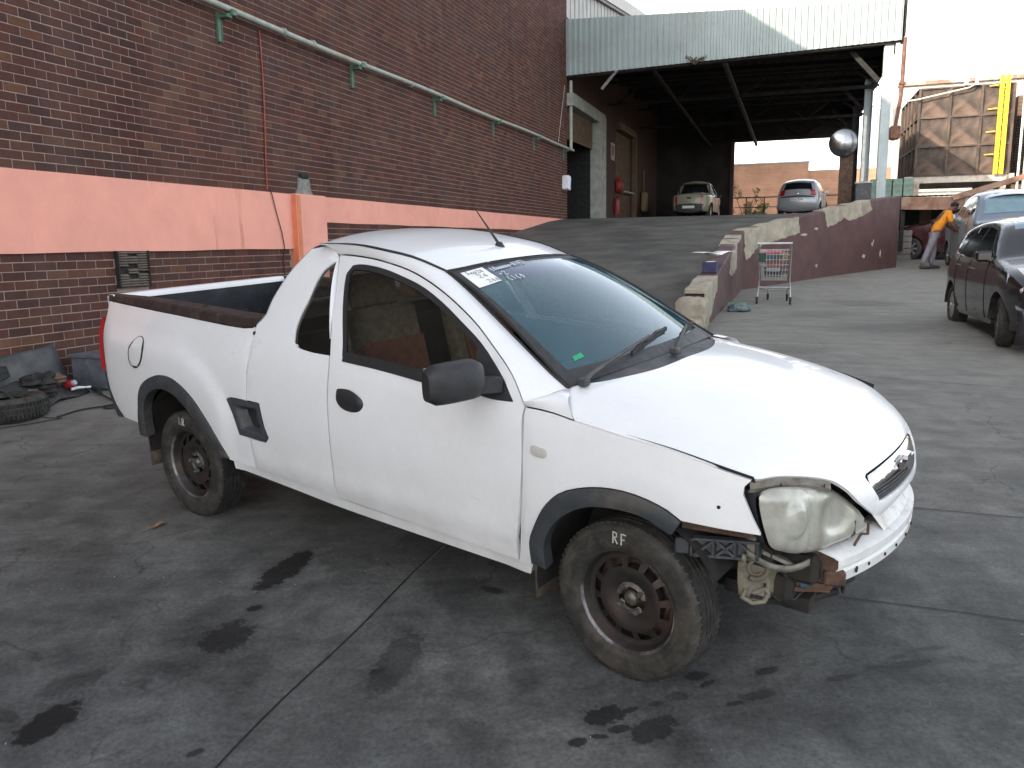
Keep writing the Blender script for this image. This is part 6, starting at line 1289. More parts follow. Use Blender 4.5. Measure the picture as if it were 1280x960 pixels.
# local: x away from the camera, y left
def wiregrid(m, f, nu, nv, r=.004):
    for i in range(nu): m.tube([f(i/(nu-1), t) for t in (0, .5, 1)], r, 5)
    for j in range(nv): m.tube([f(t, j/(nv-1)) for t in (0, .5, 1)], r, 5)
def bl(u, v, top=.92, bot=.42): # basket side helper
    return v*top+(1-v)*bot
yf, yb2, xn, xf = .245, .185, -.02, .72
for sg, nm in ((1, 'left'), (-1, 'right')):
    m = MB(); wiregrid(m, lambda u, v: (xn+(xf-xn)*u, sg*((yf*(1-u)+yb2*u)*(.82+.18*v)), (.40+.07*u)*(1-v)+(.90-.03*u)*v), 14, 6); m.build('basket_side', M['wire'], tr)
m = MB(); wiregrid(m, lambda u, v: (xn, (2*u-1)*yf*(.82+.18*v), .40*(1-v)+.90*v), 10, 7); m.build('basket_gate', M['wire'], tr)
m = MB(); wiregrid(m, lambda u, v: (xf, (2*u-1)*yb2*(.82+.18*v), .47*(1-v)+.87*v), 9, 6); wiregrid(m, lambda u, v: (xn+(xf-xn)*v, (2*u-1)*(yf*(1-v)+yb2*v)*.82, .40+.07*v), 9, 10); m.build('basket_end', M['wire'], tr)
m = MB(); m.tube([(-.10, .27, 1.0), (-.10, -.27, 1.0)], .016, 10); m.build('handle', M['handle'], tr, 50)
m = MB(); 
for sg in (-1, 1): m.tube([(-.10, sg*.25, 1.0), (-.02, sg*.25, .90), (.02, sg*.24, .42), (.06, sg*.25, .26), (.0, sg*.265, .10)], .013, 8); m.tube([(.04, sg*.25, .28), (.70, sg*.16, .20), (.72, sg*.16, .10)], .012, 8)
m.tube([(.04, .25, .28), (.04, -.25, .28)], .013, 8); m.tube([(.70, .16, .20), (.70, -.16, .20)], .011, 8); m.build('frame', M['wire'], tr, 50)
for x, y in ((0, .265), (0, -.265), (.72, .16), (.72, -.16)): m = MB(); m.lathe([(.02, -.014), (.055, -.014), (.06, 0), (.055, .014), (.02, .014)], 16, 'Y', (x, y, .06)); m.box((x, y, .09), (.03, .04, .07)); m.build('castor', M['rubber'], tr, 40)
def crate(name, label, cat, loc, dim, col, z, rzz=0., bev=.012):
    m = MB(); m.box((0, 0, dim[2]/2), dim, bev=bev); m.box((0, 0, dim[2]-.012), (dim[0]+.02, dim[1]+.02, .03), bev=.006); o = m.build(name, col); tag(o, label, cat, group='boxes loaded in the trolley'); o.matrix_world = tr.matrix_world; bpy.context.view_layer.update(); o.matrix_world = tr.matrix_world @ Matrix.Translation((loc[0], loc[1], z)) @ Matrix.Rotation(rzz, 4, 'Z'); return o
tr_M = Matrix.Translation(tr.location) @ Matrix.Rotation(YAW_S+R(-4), 4, 'Z')
def crate(name, label, cat, loc, dim, col, rzz=0.):
    m = MB(); m.box((0, 0, dim[2]/2), dim, bev=.012); m.box((0, 0, dim[2]-.012), (dim[0]+.02, dim[1]+.02, .03), bev=.006); o = m.build(name, col); o.matrix_world = tr_M @ Matrix.Translation(loc) @ Matrix.Rotation(rzz, 4, 'Z'); return tag(o, label, cat, 'boxes loaded in the trolley')
crate('crate', 'black crate lowest in the shopping trolley', 'crate', (.22, .03, .455), (.30, .28, .14), M['black_plastic']); crate('crate', 'dull red crate above the black one in the trolley', 'crate', (.24, .02, .60), (.30, .27, .11), pm('dull_red', (.20, .06, .05), .6)); crate('crate', 'dark blue crate with a white tag near the top of the trolley', 'crate', (.22, .06, .715), (.30, .26, .10), pm('dark_blue', (.04, .08, .12), .5))
crate('tray', 'bright pink and red tray topmost in the trolley', 'tray', (.24, .08, .82), (.28, .27, .045), pm('pink_tray', (.65, .12, .18), .5)); crate('box', 'small yellow and brown carton on the right inside the trolley', 'carton', (.25, -.13, .74), (.2, .09, .10), M['cardboard']); crate('bag', 'dark green bag hanging at the left corner of the trolley', 'bag', (.0, .20, .70), (.06, .10, .14), pm('dark_green', (.015, .07, .045), .7)); crate('box', 'grey carton beside the red crate in the trolley', 'carton', (.02, .02, .54), (.03, .2, .06), pm('grey_carton', (.28, .27, .29), .7))
# bag on the ground by the ramp wall
bg_ = thing('bag', 'small grey green bag lying on the ground at the foot of the maroon wall', 'bag'); place(bg_, 12.88, 5.86, None, .5)
bm_ = bmesh.new(); bmesh.ops.create_icosphere(bm_, subdivisions=3, radius=1)
for v in bm_.verts: c = v.co; v.co = Vector((c.x*.11, c.y*.19, max(-.02, c.z*.095)))*(1+.12*math.sin(c.x*5+c.y*4)*math.cos(c.z*6)); v.co.z += .03
me = bpy.data.meshes.new('bag_body'); bm_.to_mesh(me); bm_.free(); me.materials.append(pm('bag_cloth', (.14, .19, .19), .8, var=.5, scale=18, dirt=(.02, .03, .035), dirtamt=.5)); me.polygons.foreach_set('use_smooth', [True]*len(me.polygons)); child('bag_body', me, bg_); m = MB(); m.grid([[(.10+.03*math.sin(y*20), y, z) for y in np.linspace(-.16, .14, 7)] for z in (.0, .06, .13)]); m.build('bag_flap', pm('flap_green', (.13, .27, .19), .7), bg_, 50)
# loose tyre
ty = thing('loose_tyre', 'worn black tyre lying flat on the yard at the left edge', 'tyre'); place(ty, 4.83, .55, None, .3); ty.location.z += .0
m = MB(); pr = [(.165, .02), (.20, .0), (.27, .0), (.295, .03), (.305, .09), (.295, .15), (.27, .18), (.20, .18), (.165, .16), (.16, .14), (.20, .125), (.26, .12), (.275, .09), (.26, .06), (.20, .055), (.16, .04), (.165, .02)]; m.lathe(pr, 56, 'Z'); 
m.build('tyre_body', M['tyre'], ty, 40)
m = MB()
for k in range(60):
    a = 2*PI*k/60
    for z in (.045, .09, .135): m.box((.302*math.cos(a+z*2), .302*math.sin(a+z*2), z), (.010, .022, .030), rz=a+z*2)
tag(m.build('tread_blocks', M['tread'], ty), kind='stuff')
# heap: crumpled bumper sheet, dark cloth, bin box, small parts
M['sheetgrey'] = pm('grey_black_sheet', (.042, .047, .050), .6, var=.35, scale=5, dirt=(.09, .085, .075), dirtamt=.35, bmp=.2)
def sheet(name, label, cat, corners, mat, wob, n=18, thick=.012, seed=3, col_=None):
    r = np.random.default_rng(seed); ph = r.uniform(0, 6, 6); P = [np.array(c) for c in corners]; m = MB(); g = []
    for i in range(n):
        row = []
        for j in range(n):
            u, v = i/(n-1), j/(n-1); p = (P[0]*(1-u)+P[1]*u)*(1-v)+(P[3]*(1-u)+P[2]*u)*v; k = wob*(math.sin(5*u+ph[0])*math.sin(4*v+ph[1])+.6*math.sin(11*u+3*v+ph[2])+.4*math.sin(13*v-4*u+ph[3])); row.append(tuple(p+np.array([k*.5, k, k*.6])))
        g.append(row)
    m.grid(g); o = m.build(name, mat, None, 60); sm = o.modifiers.new('s', 'SOLIDIFY'); sm.thickness = thick; o.matrix_world = WM; return tag(o, label, cat)
g0 = float(sqg(5.4, .3).z)
sheet('bumper_skin', 'crumpled dark grey bumper skin leaning against the brick wall', 'bumper', [(4.4, -.30, g0+.0), (5.75, -.26, g0+.02), (5.78, -.05, g0+.44), (4.4, -.08, g0+.25)], M['sheetgrey'], .035)
sheet('plastic_sheet', 'dark plastic sheet slumped on the ground in front of the bumper skin', 'sheet', [(4.9, -.66, g0-.01), (5.72, -.50, g0+.01), (5.62, -.26, g0+.16), (4.95, -.30, g0+.20)], pm('black_sheet', (.025, .027, .028), .6, var=.4, scale=8, dirt=(.07, .07, .065), dirtamt=.3), .03, seed=8)
sheet('torn_liner', 'long torn black wheel liner draped along the wall at the left edge', 'liner', [(3.9, -.20, g0+.12), (5.2, -.18, g0+.22), (5.25, -.06, g0+.34), (3.9, -.06, g0+.30)], M['rubber'], .03, seed=5)
tb = thing('storage_tub', 'grey translucent tub behind the rear corner of the white pickup', 'tub', M=WM @ Matrix.Translation((5.98, -.42, g0+.03))); m = MB(); m.prism([(-.15, -.2), (.15, -.2), (.15, .2), (-.15, .2)], 0, .30, Matrix(((1.06, 0, 0, 0), (0, 1.06, 0, 0), (0, 0, 1, 0), (0, 0, 0, 1)))); M['tub'] = pm('grey_tub', (.11, .12, .14), .4, var=.35, scale=7, dirt=(.25, .26, .28), dirtamt=.3); m.build('tub_body', M['tub'], tb); m = MB(); m.box((0, 0, .30), (.37, .47, .03), bev=.01); m.build('tub_lid', M['tub'], tb)
def lump(name, label, cat, s, q, z, dim, mat, seed):
    r = np.random.default_rng(seed); bm_ = bmesh.new(); bmesh.ops.create_icosphere(bm_, subdivisions=3, radius=1); ph = r.uniform(0, 6, 3)
    for v in bm_.verts: c = v.co.copy(); k = 1+.22*math.sin(c.x*5+ph[0])*math.sin(c.y*6+ph[1])+.15*math.sin(c.z*9+ph[2]); v.co = Vector((c.x*dim[0], c.y*dim[1], c.z*dim[2]))*k
    me = bpy.data.meshes.new(name); bm_.to_mesh(me); bm_.free(); me.materials.append(mat); me.polygons.foreach_set('use_smooth', [True]*len(me.polygons)); me.set_sharp_from_angle(angle=R(40)); o = bpy.data.objects.new(name, me); COL.objects.link(o); o.matrix_world = WM @ Matrix.Translation((s, -q, z)); return tag(o, label, cat)
lump('engine_scrap', 'dark scrap engine part in the middle of the heap by the wall', 'scrap', 5.38, .36, g0+.16, (.12, .09, .09), M['rubber'], 1); lump('wiring_scrap', 'black bundle of torn wiring beside the scrap engine part', 'scrap', 5.26, .34, g0+.19, (.10, .08, .06), M['rubber'], 11); lump('hub_scrap', 'dark oily casting at the front of the scrap heap', 'scrap', 5.30, .47, g0+.10, (.09, .07, .05), M['dark'], 12); lump('rag', 'dull brown rag tucked into the scrap heap', 'rag', 5.48, .40, g0+.17, (.07, .05, .05), pm('brown_rag', (.13, .075, .05), .9, var=.4), 2); lump('rag', 'pinkish brown cloth scrap beside the loose tyre', 'rag', 5.08, .55, g0+.09, (.07, .05, .06), pm('pink_rag', (.16, .095, .08), .9, var=.4), 4)
t = thing('red_can', 'small red can with a pale top in the scrap heap', 'can', M=WM @ Matrix.Translation((5.55, -.42, g0+.10)) @ Matrix.Rotation(1.2, 4, 'X') @ Matrix.Scale(.72, 4)); m = MB(); m.lathe([(0, 0), (.045, 0), (.048, .01), (.048, .11), (.04, .125), (0, .125)], 20, 'Z'); m.build('can_body', pm('can_red', (.36, .02, .03), .45, var=.2), t, 40); m = MB(); m.lathe([(0, .15), (.03, .15), (.036, .125)], 16, 'Z'); m.build('can_top', pm('can_top', (.35, .36, .40), .5), t, 40)
t = thing('white_tool', 'white plastic tool with a ring end lying on the dark sheet', 'tool', M=WM @ Matrix.Translation((5.60, -.50, g0+.075)) @ Matrix.Scale(.75, 4)); m = MB(); m.tube([(-.08, .03, .0), (0, 0, .01), (.07, -.03, .0)], [.022, .018, .012], 8); m.build('tool_body', pm('white_tool', (.72, .72, .72), .4), t, 50); m = MB(); m.tube([(.10+.026*math.cos(a), -.045+.026*math.sin(a), 0) for a in np.linspace(0, 2*PI, 15)[:-1]], .010, 6, closed=True); m.build('tool_ring', t.children[0].data.materials[0], t, 50)
wr = thing('cable', 'tangle of thin black cable lying on the ground behind the pickup', 'cable'); m = MB()
def gpts(L, h=.012):
    P = smooth_poly(L, False, .03, 90); return [tuple(sqg(a, b, h)) for a, b in P]
m.tube(gpts([(5.78, .52), (5.66, .70), (5.60, .80), (5.50, .98), (5.62, 1.02), (5.66, 1.12), (5.54, 1.2), (5.38, 1.12), (5.30, 1.08), (5.25, 1.16), (5.32, 1.22), (5.40, 1.16), (5.28, 1.06), (5.14, .98), (4.92, .98)]), .008, 6); m.build('lead', M['rubber'], wr, 60); m = MB(); m.tube(gpts([(5.76, .50), (5.70, .62), (5.64, .70)], .03), .022, 8); m.build('plug', M['rubber'], wr, 60)
wr2 = thing('cable', 'second thin cable curling on the ground in front of the loose tyre', 'cable'); m = MB(); m.tube(gpts([(5.02, .70), (4.88, .88), (4.90, 1.05), (4.70, .95), (4.50, .80), (4.30, .72)]), .004, 6); m.build('lead', M['rubber'], wr2, 60)
# leaf and litter
lf = thing('dry_leaf', 'single dry tan leaf lying on the dark asphalt at the left', 'leaf', (-1.92, 4.17, float(gz(-1.92, 4.17))+.006), .9); m = MB(); m.grid([[(x*.055, y*.016*(1-x*x)**.7, .012*y*y+.006*math.sin(x*4)) for y in (-1, -.4, .4, 1)] for x in np.linspace(-1, 1, 9)]); m.build('leaf_blade', pm('tan_leaf', (.26, .17, .10), .8), lf, 60); m = MB(); m.tube([(-.055, 0, .002), (-.085, .005, .0)], .002, 5); m.build('leaf_stalk', lf.children[0].data.materials[0], lf)
m = MB(); r = np.random.default_rng(5)
for _ in range(170):
    x = r.uniform(-2.2, 2.6); y = r.uniform(1.9, 6.5); z = float(gz(x, y)); s_ = r.uniform(.001, .0042); m.box((x, y, z+s_*.4), (s_*r.uniform(.6, 2), s_, s_*.8), rz=r.uniform(0, 3))
tag(m.build('grit', pm('pale_grit', (.30, .29, .27), .9, var=.5, scale=90)), kind='stuff')
# ------------------------------------------------------------------ the other vehicles (x forward, origin on the ground midway between the axles)
HATCH = [(1.84, .24), (1.97, .34), (2.0, .50), (1.97, .64), (1.88, .74), (1.55, .88), (1.0, .985), (.84, 1.02), (.38, 1.33), (.16, 1.415), (-.3, 1.47), (-.9, 1.455), (-1.42, 1.37), (-1.60, 1.29), (-1.76, 1.00), (-1.80, .84), (-1.84, .78), (-1.88, .55), (-1.85, .34), (-1.76, .24)]
HW = ([.15, .30, .50, .75, .92, 1.0, 1.2, 1.42, 1.55], [.76, .81, .835, .84, .81, .775, .69, .575, .50])
def simple_wheel(parent, x, y, r, w_, spokes, rimmat, sg, steer=0.):
    e = bpy.data.objects.new('wheel', None); COL.objects.link(e); e.parent = parent; e.location = (x, y, r); e.rotation_euler = (0, 0, (0 if sg < 0 else PI)+steer)
    m = MB(); k = r/.30; h = w_/2; m.lathe([(r*.62, -h*.75), (r*.68, -h), (r*.86, -h*1.02), (r*.96, -h*.85), (r, -h*.55), (r, h*.55), (r*.96, h*.85), (r*.86, h), (r*.6, h)], 32, 'Y'); m.build('tyre', M['tyre'], e, 40)
    m = MB(); m.lathe([(r*.60, -h*.72), (r*.655, -h*.86), (r*.63, -h*.6), (r*.60, h*.6)], 32, 'Y'); rm = m.build('rim', rimmat, e, 40)
    m = MB(); m.lathe([(0, -h*.62), (r*.16, -h*.62), (r*.18, -h*.5), (r*.18, h*.2)], 20, 'Y')
    for i in range(spokes):
        a = 2*PI*i/spokes; ca, sa = math.cos(a), math.sin(a); wd = r*.62*PI/spokes*.62
        m.beam((r*.12*ca, -h*.55, r*.12*sa), (r*.615*ca, -h*.72, r*.615*sa), wd, .03, (0, 1, 0))
    m.build('spokes', rimmat, rm, 40); m = MB(); m.lathe([(0, -h*.2), (r*.6, -h*.2)], 20, 'Y'); m.build('brake', M['dark'], rm); return e
def car(name, label, cat, mtx, paint_, outline=HATCH, hw=HW, wx=(1.225, -1.225), rw=.29, W=1., zs=1., windows=(), wscreen=(8.05, 9.6), rglass=(13.05, 13.9), rimmat=None, spokes=7, group=None, lights=True, tail=(13.2, 15.8), tail_v=(.70, .99), head=(4.0, 5.2), mirrors=True, plate=True, zb=.22, crown=.05, handles=((-.15, .86), (-.95, .88)), skip_wheels=(), opened=False, seams=(.62, -.31, -1.12), rear_plate=(16.4, .26)):
    t = thing(name, label, cat, M=mtx, group=group)
    out = np.array(outline); out = out*np.array([1, zs]); top = smooth_poly(out, False, .06, 75)
    # parameter of every sample along the outline, in outline-point units
    par_ = []; n = len(out)
    for i in range(n-1):
        k = max(1, int(np.linalg.norm(out[i+1]-out[i])/.06)); par_ += [i+j/k for j in range(k)]
    par_ = np.array(par_+[n-1.])
    x_f, x_r = out[:, 0].max(), out[:, 0].min(); rr = .075
    zk, yk = np.array(hw[0])*zs, np.array(hw[1])*W; zt_, yt_ = _smooth_table(zk, yk, .04, 600)
    def base(x, z): return np.interp(z, zt_, yt_)-.13*np.clip((np.abs(x)-1.25)/.75, 0, 1.2)**2.2*W
    def Sd(x, z):
        x = np.atleast_1d(np.asarray(x, float)); z = np.atleast_1d(np.asarray(z, float)); d = seg_dist(np.stack([x, z], -1), top, False); dd = np.clip(d/rr, 0, 1)
        return base(x, z)-rr*(1-np.sqrt(np.clip(1-(1-dd)**2, 0, 1)))
    fn = lambda x, z: np.stack([np.atleast_1d(x), -Sd(x, z), np.atleast_1d(z)], -1)
    bot = []
    for xw in sorted(wx):
        a = np.linspace(PI, 0, 17); ra = rw*1.17
        bot += [(xw-math.sqrt(max(ra*ra-(rw-zb)**2*.0, 0)), zb)]+[(xw+ra*math.cos(q), max(zb, rw+ra*math.sin(q))) for q in a if rw+ra*math.sin(q) > zb]+[(xw+ra, zb)]
    poly = np.concatenate([top, np.array([p for p in bot])]); keep = [0]
    for i in range(1, len(poly)):
        if np.linalg.norm(poly[i]-poly[keep[-1]]) > .004: keep.append(i)
    poly = poly[keep]
    ex = np.concatenate([inset(poly, e) for e in (.012, .035, .07)]); ex = ex[inside(ex, poly)]; dd = seg_dist(ex, poly); ex = ex[dd > .009]
    sd = panel('body_side', poly, fn, paint_, t, [], .10, 0.0, 0., 40, extra=ex); mirror_me(sd)
    tg = np.gradient(top, axis=0); nr = np.stack([tg[:, 1], -tg[:, 0]], 1); nr /= np.linalg.norm(nr, axis=1)[:, None]; nr *= np.where((nr*(top-np.array([0, .6]))).sum(1) < 0, -1, 1)[:, None]
    wv = Sd(top[:, 0], top[:, 1])
    bul = np.where(np.abs(nr[:, 0]) > .75, .13, crown)*1.0; bul = np.convolve(np.pad(bul, 4, 'edge'), np.ones(9)/9, 'valid')
    def tp(i, v, off=0.):
        i = np.clip(i, 0, len(top)-1); p = np.array([np.interp(i, np.arange(len(top)), top[:, 0]), np.interp(i, np.arange(len(top)), top[:, 1])]); nn = np.array([np.interp(i, np.arange(len(top)), nr[:, 0]), np.interp(i, np.arange(len(top)), nr[:, 1])]); w_ = np.interp(i, np.arange(len(top)), wv); b = np.interp(i, np.arange(len(top)), bul)
        q = p+nn*(b*(1-v*v)+off); return (q[0], -v*w_, q[1])
    def pidx(u): return float(np.interp(u, par_, np.arange(len(top))))
    m = MB()
    rng_ = range(len(top))
    m.grid([[tp(i, v) for v in np.linspace(-1, 1, 17)] for i in rng_ if not (opened and par_[i] > 12.9 and par_[i] < 16)]); m.build('body_top', paint_, t, 40) if not opened else None
    if opened:
        ii = [i for i in rng_ if par_[i] <= 12.9]; jj = [i for i in rng_ if par_[i] >= 16]
        m = MB(); m.grid([[tp(i, v) for v in np.linspace(-1, 1, 17)] for i in ii]); m.grid([[tp(i, v) for v in np.linspace(-1, 1, 17)] for i in jj]); m.build('body_top', paint_, t, 40)
    def patch(nm, u0, u1, v0, v1, mat, off, nu=8, nv=9, parent=None):
        m = MB(); a = np.linspace(pidx(u0), pidx(u1), nu); g = [[tp(i, v, off) for v in np.linspace(v0, v1, nv)] for i in a]; m.grid(g); e = [[tp(i, v, off-.02) for v in np.linspace(v0, v1, nv)] for i in a]
        for r0, r1 in ((g[0], e[0]), (g[-1], e[-1]), ([r[0] for r in g], [r[0] for r in e]), ([r[-1] for r in g], [r[-1] for r in e])): m.grid([r0, r1])
        return m.build(nm, mat, parent or t, 40)
    if wscreen: patch('windscreen', wscreen[0], wscreen[1], -.90, .90, M['dark_glass'] if name != 'black_hatchback' else M['sky_glass'], .004)
    if rglass and not opened: patch('rear_window', rglass[0], rglass[1], -.86, .86, M['dark_glass'], .005)
    if lights:
        for sg in (-1, 1):
            a, b = sorted((sg*tail_v[0], sg*tail_v[1])); patch('tail_lamp', tail[0], tail[1], a, b, M['red_lens'], .008, 6, 5)
            a, b = sorted((sg*.55, sg*.98)); patch('headlamp', head[0], head[1], a, b, M['clear_lens'], .008, 6, 5)
        patch('grille', 2.2, 3.2, -.5, .5, M['black_plastic'], .006)
    for k, wp_ in enumerate(windows):
        w_ = smooth_poly(np.array(wp_)*np.array([1, zs]), True, .05, 25); o = panel('side_window', w_, fn, M['dark_glass'], t, [], .08, .01, 0, 40, shift=.004); mirror_me(o)
        ol = panel('window_frame', inset(w_, -.022), fn, M['black_plastic'], o, [inset(w_, -.001)], .06, .006, 0, 40, shift=.003)
    for xs in seams:
        m = MB(); zz = np.linspace(zb+.06, .97*zs, 12); y_ = Sd(np.full(12, xs), zz); 
        for sg in (-1, 1): mm = MB(); mm.tube([(xs+.02*math.sin(3*z), sg*(yy+.0005), z) for z, yy in zip(zz, y_)], .005, 5); mm.build('door_gap', M['gap'], t)
    for hx, hz in handles:
        for sg in (-1, 1): mm = MB(); mm.box((hx, sg*(float(Sd(hx, hz*zs)[0])+.012), hz*zs), (.17, .03, .028), bev=.008); mm.build('door_handle', paint_, t)
    for sg in (-1, 1):
        mm = MB(); mm.box(((out[0][0]+out[-1][0])/2, sg*.62*W, .35), (.1, .1, .1)) if False else None
        for (xw, nm) in ((wx[0], 'f'), (wx[1], 'r')):
            a = np.linspace(0, PI, 13); ra = rw*1.18; mm = MB(); mm.grid([[(xw+ra*math.cos(q), sg*y, rw+ra*math.sin(q)) for y in (.45*W, base(xw, .5)-.004)] for q in a]); mm.grid([[(xw+r_*math.cos(q), sg*.46*W, rw+r_*math.sin(q)) for r_ in (.02, ra)] for q in a]); mm.build('wheel_arch', M['dark'], t)
            if (nm, sg) not in skip_wheels: simple_wheel(t, xw, sg*(float(base(xw, .35))-.105), rw, .19, spokes, rimmat or M['alloy'], sg, R(-10) if nm == 'f' and name == 'black_hatchback' else 0)
        if mirrors:
            xm = out[7][0]-.22; zm = 1.03*zs; mm = MB(); y0 = float(Sd(xm, zm)[0]); mm.box((xm+.0, sg*(y0+.10), zm), (.11, .19, .13), bev=.04); mm.beam((xm+.03, sg*(y0-.02), zm-.04), (xm+.02, sg*(y0+.06), zm-.03), .05, .04); mm.build('door_mirror', paint_ if name != 'beige_pickup' else M['black_plastic'], t, 40)
    m = MB(); m.box((0, 0, zb+.05), (x_f-x_r-.5, 1.3*W, .1)); m.build('underbody', M['dark'], t)
    if plate:
        p = tp(pidx(rear_plate[0]), 0, .012); m = MB(); m.box((0, 0, 0), (.012, .50, .11), bev=.003); o = m.build('number_plate', M['paper'], t); o.location = p
        r_ = np.random.default_rng(len(name)); m = MB()
        for i in range(7):
            if i == 3: continue
            for k in range(3): m.box((-.0075, -.20+i*.066+r_.uniform(-.012, .012), r_.uniform(-.025, .025)), (.003, .012 if k else .03, .05 if k else .012))
        m.build('plate_characters', M['ink'], o)
    t['_tp'] = 0; del t['_tp']; return t, tp, pidx, Sd, patch
M['alloy'] = pm('alloy_wheel', (.50, .50, .50), .35, .8, var=.2, scale=20); M['sky_glass'] = pm('sky_tinted_glass', (.13, .21, .25), .08, coat=.6, var=.15)  # blue-grey of the second glass stands for reflected sky
WIN = ([(.56, 1.0), (.20, 1.30), (.08, 1.345), (-.27, 1.385), (-.29, .985)], [(-.36, .985), (-.33, 1.385), (-.86, 1.365), (-1.02, 1.0)], [(-1.08, 1.03), (-.93, 1.35), (-1.24, 1.285), (-1.36, 1.10)])
def cm(s, q, rz=0., dz=0., W_=WM):
    p = sqg(s, q) if not isinstance(dz, tuple) else sq(s, q, dz[0]); return Matrix.Translation(p) @ Matrix.Rotation(YAW_S+rz, 4, 'Z')
P_black = paint('dark_plum_paint', (.009, .0085, .012), .16, (.05, .045, .045), .25); P_silver = paint('silver_paint', (.42, .45, .47), .28, amt=.2, metal=.3); P_polo = paint('silver_blue_paint', (.46, .48, .52), .28, amt=.2, metal=.3)
P_beige = paint('beige_paint', (.34, .33, .25), .35, amt=.3); P_maroon = paint('maroon_paint', (.038, .008, .012), .2, amt=.15); P_pink = paint('magenta_paint', (.40, .02, .12), .3, amt=.1)
bk_ = car('black_hatchback', 'dark plum crash damaged hatchback cut off by the right edge of the yard', 'car', cm(12.05, 9.66, PI+R(2)), P_black, windows=WIN, plate=False, rw=.295, spokes=9, tail=(13.0, 14.6), tail_v=(.80, 1.0), seams=(.62, -.31, -1.0))
bt, btp, bpi, bS, bpatch = bk_
# sagging front bumper, hanging lamp, paper on the windscreen, chrome waist strip
m = MB(); 
rows = []
for v in np.linspace(-1, 1, 17): rows.append([(1.94+.10*(1-v*v)+dx, -v*.80, z-.05*(v > .2)*(v)) for dx, z in ((-.10, .56), (.0, .50), (.03, .34), (-.02, .17), (-.12, .12))])
m.grid(rows); o = m.build('front_bumper', P_black, bt, 50); sm = o.modifiers.new('s', 'SOLIDIFY'); sm.thickness = .02
m = MB(); m.box((1.80, -.66, .68), (.20, .16, .12), M=Matrix.Rotation(R(20), 4, 'Y') @ Matrix.Rotation(R(-30), 4, 'Z'), bev=.05); o = m.build('headlamp', M['clear_lens'], bt, 40)
m = MB(); m.tube([(.58, -.80, .985), (.0, -.815, .975), (-.7, -.81, .985), (-1.1, -.80, 1.03)], .008, 6); m.build('waist_strip', M['chrome'], bt, 50)
bpatch('paper_sticker', 8.95, 9.35, .55, .80, M['paper'], .008, 4, 4)
m = MB(); m.box((1.45, -.79, .80), (.18, .02, .12), M=Matrix.Rotation(R(-15), 4, 'Z'), bev=.01); m.build('bare_patch', pm('bare_primer', (.42, .42, .50), .5), bt)
sv = car('silver_people_carrier', 'tall silver people carrier with a blue grey glazed tailgate ajar beside the man in orange', 'car', cm(21.9, 11.08, R(0)), P_silver, windows=WIN, plate=False, opened=True, rw=.31, lights=False, zs=1.19)
st, stp, spi, sS, spatch = sv
P_tail = paint('blue_grey_sky_paint', (.12, .155, .20), .25, amt=.2, metal=.2)  # blue grey lightened for the sky mirrored in the panel
hx_, hz_ = -1.22, 1.735
tail_pt = lambda a, y, o=0.: (hx_-.80*a-.10*math.sin(a*PI)*.6-o*.65, y*(.66+.20*a), hz_-.66*a+.10*math.sin(a*PI)-.06*y*y+o*.75)
m = MB(); m.grid([[tail_pt(a, y) for y in np.linspace(-1, 1, 17)] for a in np.linspace(0, 1, 11)]); tgo = m.build('tailgate', P_tail, st, 50); sm = tgo.modifiers.new('s', 'SOLIDIFY'); sm.thickness = .05
m = MB(); m.grid([[tail_pt(a, y, .012) for y in np.linspace(-.80, .80, 13)] for a in np.linspace(.30, .80, 6)]); m.build('tailgate_glass', M['sky_glass'], tgo, 50)
m = MB(); m.grid([[tail_pt(a, y, .014) for y in np.linspace(-.55, .55, 9)] for a in (.12, .16, .20)]); m.build('spoiler_slot', M['gap'], tgo)
for y in (-.66, .66): m = MB(); m.tube([(-1.75, y, 1.05), (-1.90, y*1.05, 1.20)], .012, 6); m.build('gas_strut', M['black_plastic'], st)
m = MB(); m.box((-1.35, 0, .75), (.7, 1.1, .06)); m.box((-1.0, 0, 1.0), (.08, 1.1, .5)); m.build('boot_lining', M['dark'], st)
car('maroon_hatchback', 'dark maroon hatchback parked under the low rusty shed roof', 'car', cm(25.45, 11.15, R(62)), P_maroon, windows=WIN, plate=False, rw=.31)
car('magenta_hatchback', 'magenta car roof just showing behind the open tailgate', 'car', cm(30.5, 13.6, R(75), (1.25,)), P_pink, windows=WIN, plate=False, zs=1.12)
pol, ptp, ppi, pS, ppatch = car('silver_hatchback', 'silver hatchback with number plate parked at the sunny end of the loading bay', 'car', cm(37.2, 6.92, R(-7), (2.36,)), P_polo, windows=WIN, rw=.30, tail=(13.9, 15.6), tail_v=(.74, 1.0), rear_plate=(16.6, 0))
ppatch('bumper_strip', 16.05, 16.3, -.95, .95, M['grey_plastic'], .006); m = MB(); m.lathe([(0, -.006), (.045, -.004), (.05, 0)], 16, 'X', tuple(np.array(ptp(ppi(15.0), 0, .008)))); m.build('emblem', M['chrome'], pol, 40)
PICK = [(1.95, .30), (2.10, .42), (2.12, .62), (2.05, .84), (1.5, .98), (1.02, 1.06), (.90, 1.09), (.40, 1.50), (.15, 1.60), (-.35, 1.62), (-.52, 1.56), (-.66, 1.10), (-.72, 1.04), (-1.2, 1.035), (-2.18, 1.03), (-2.25, 1.0), (-2.27, .62), (-2.30, .58), (-2.30, .40), (-2.2, .34)]
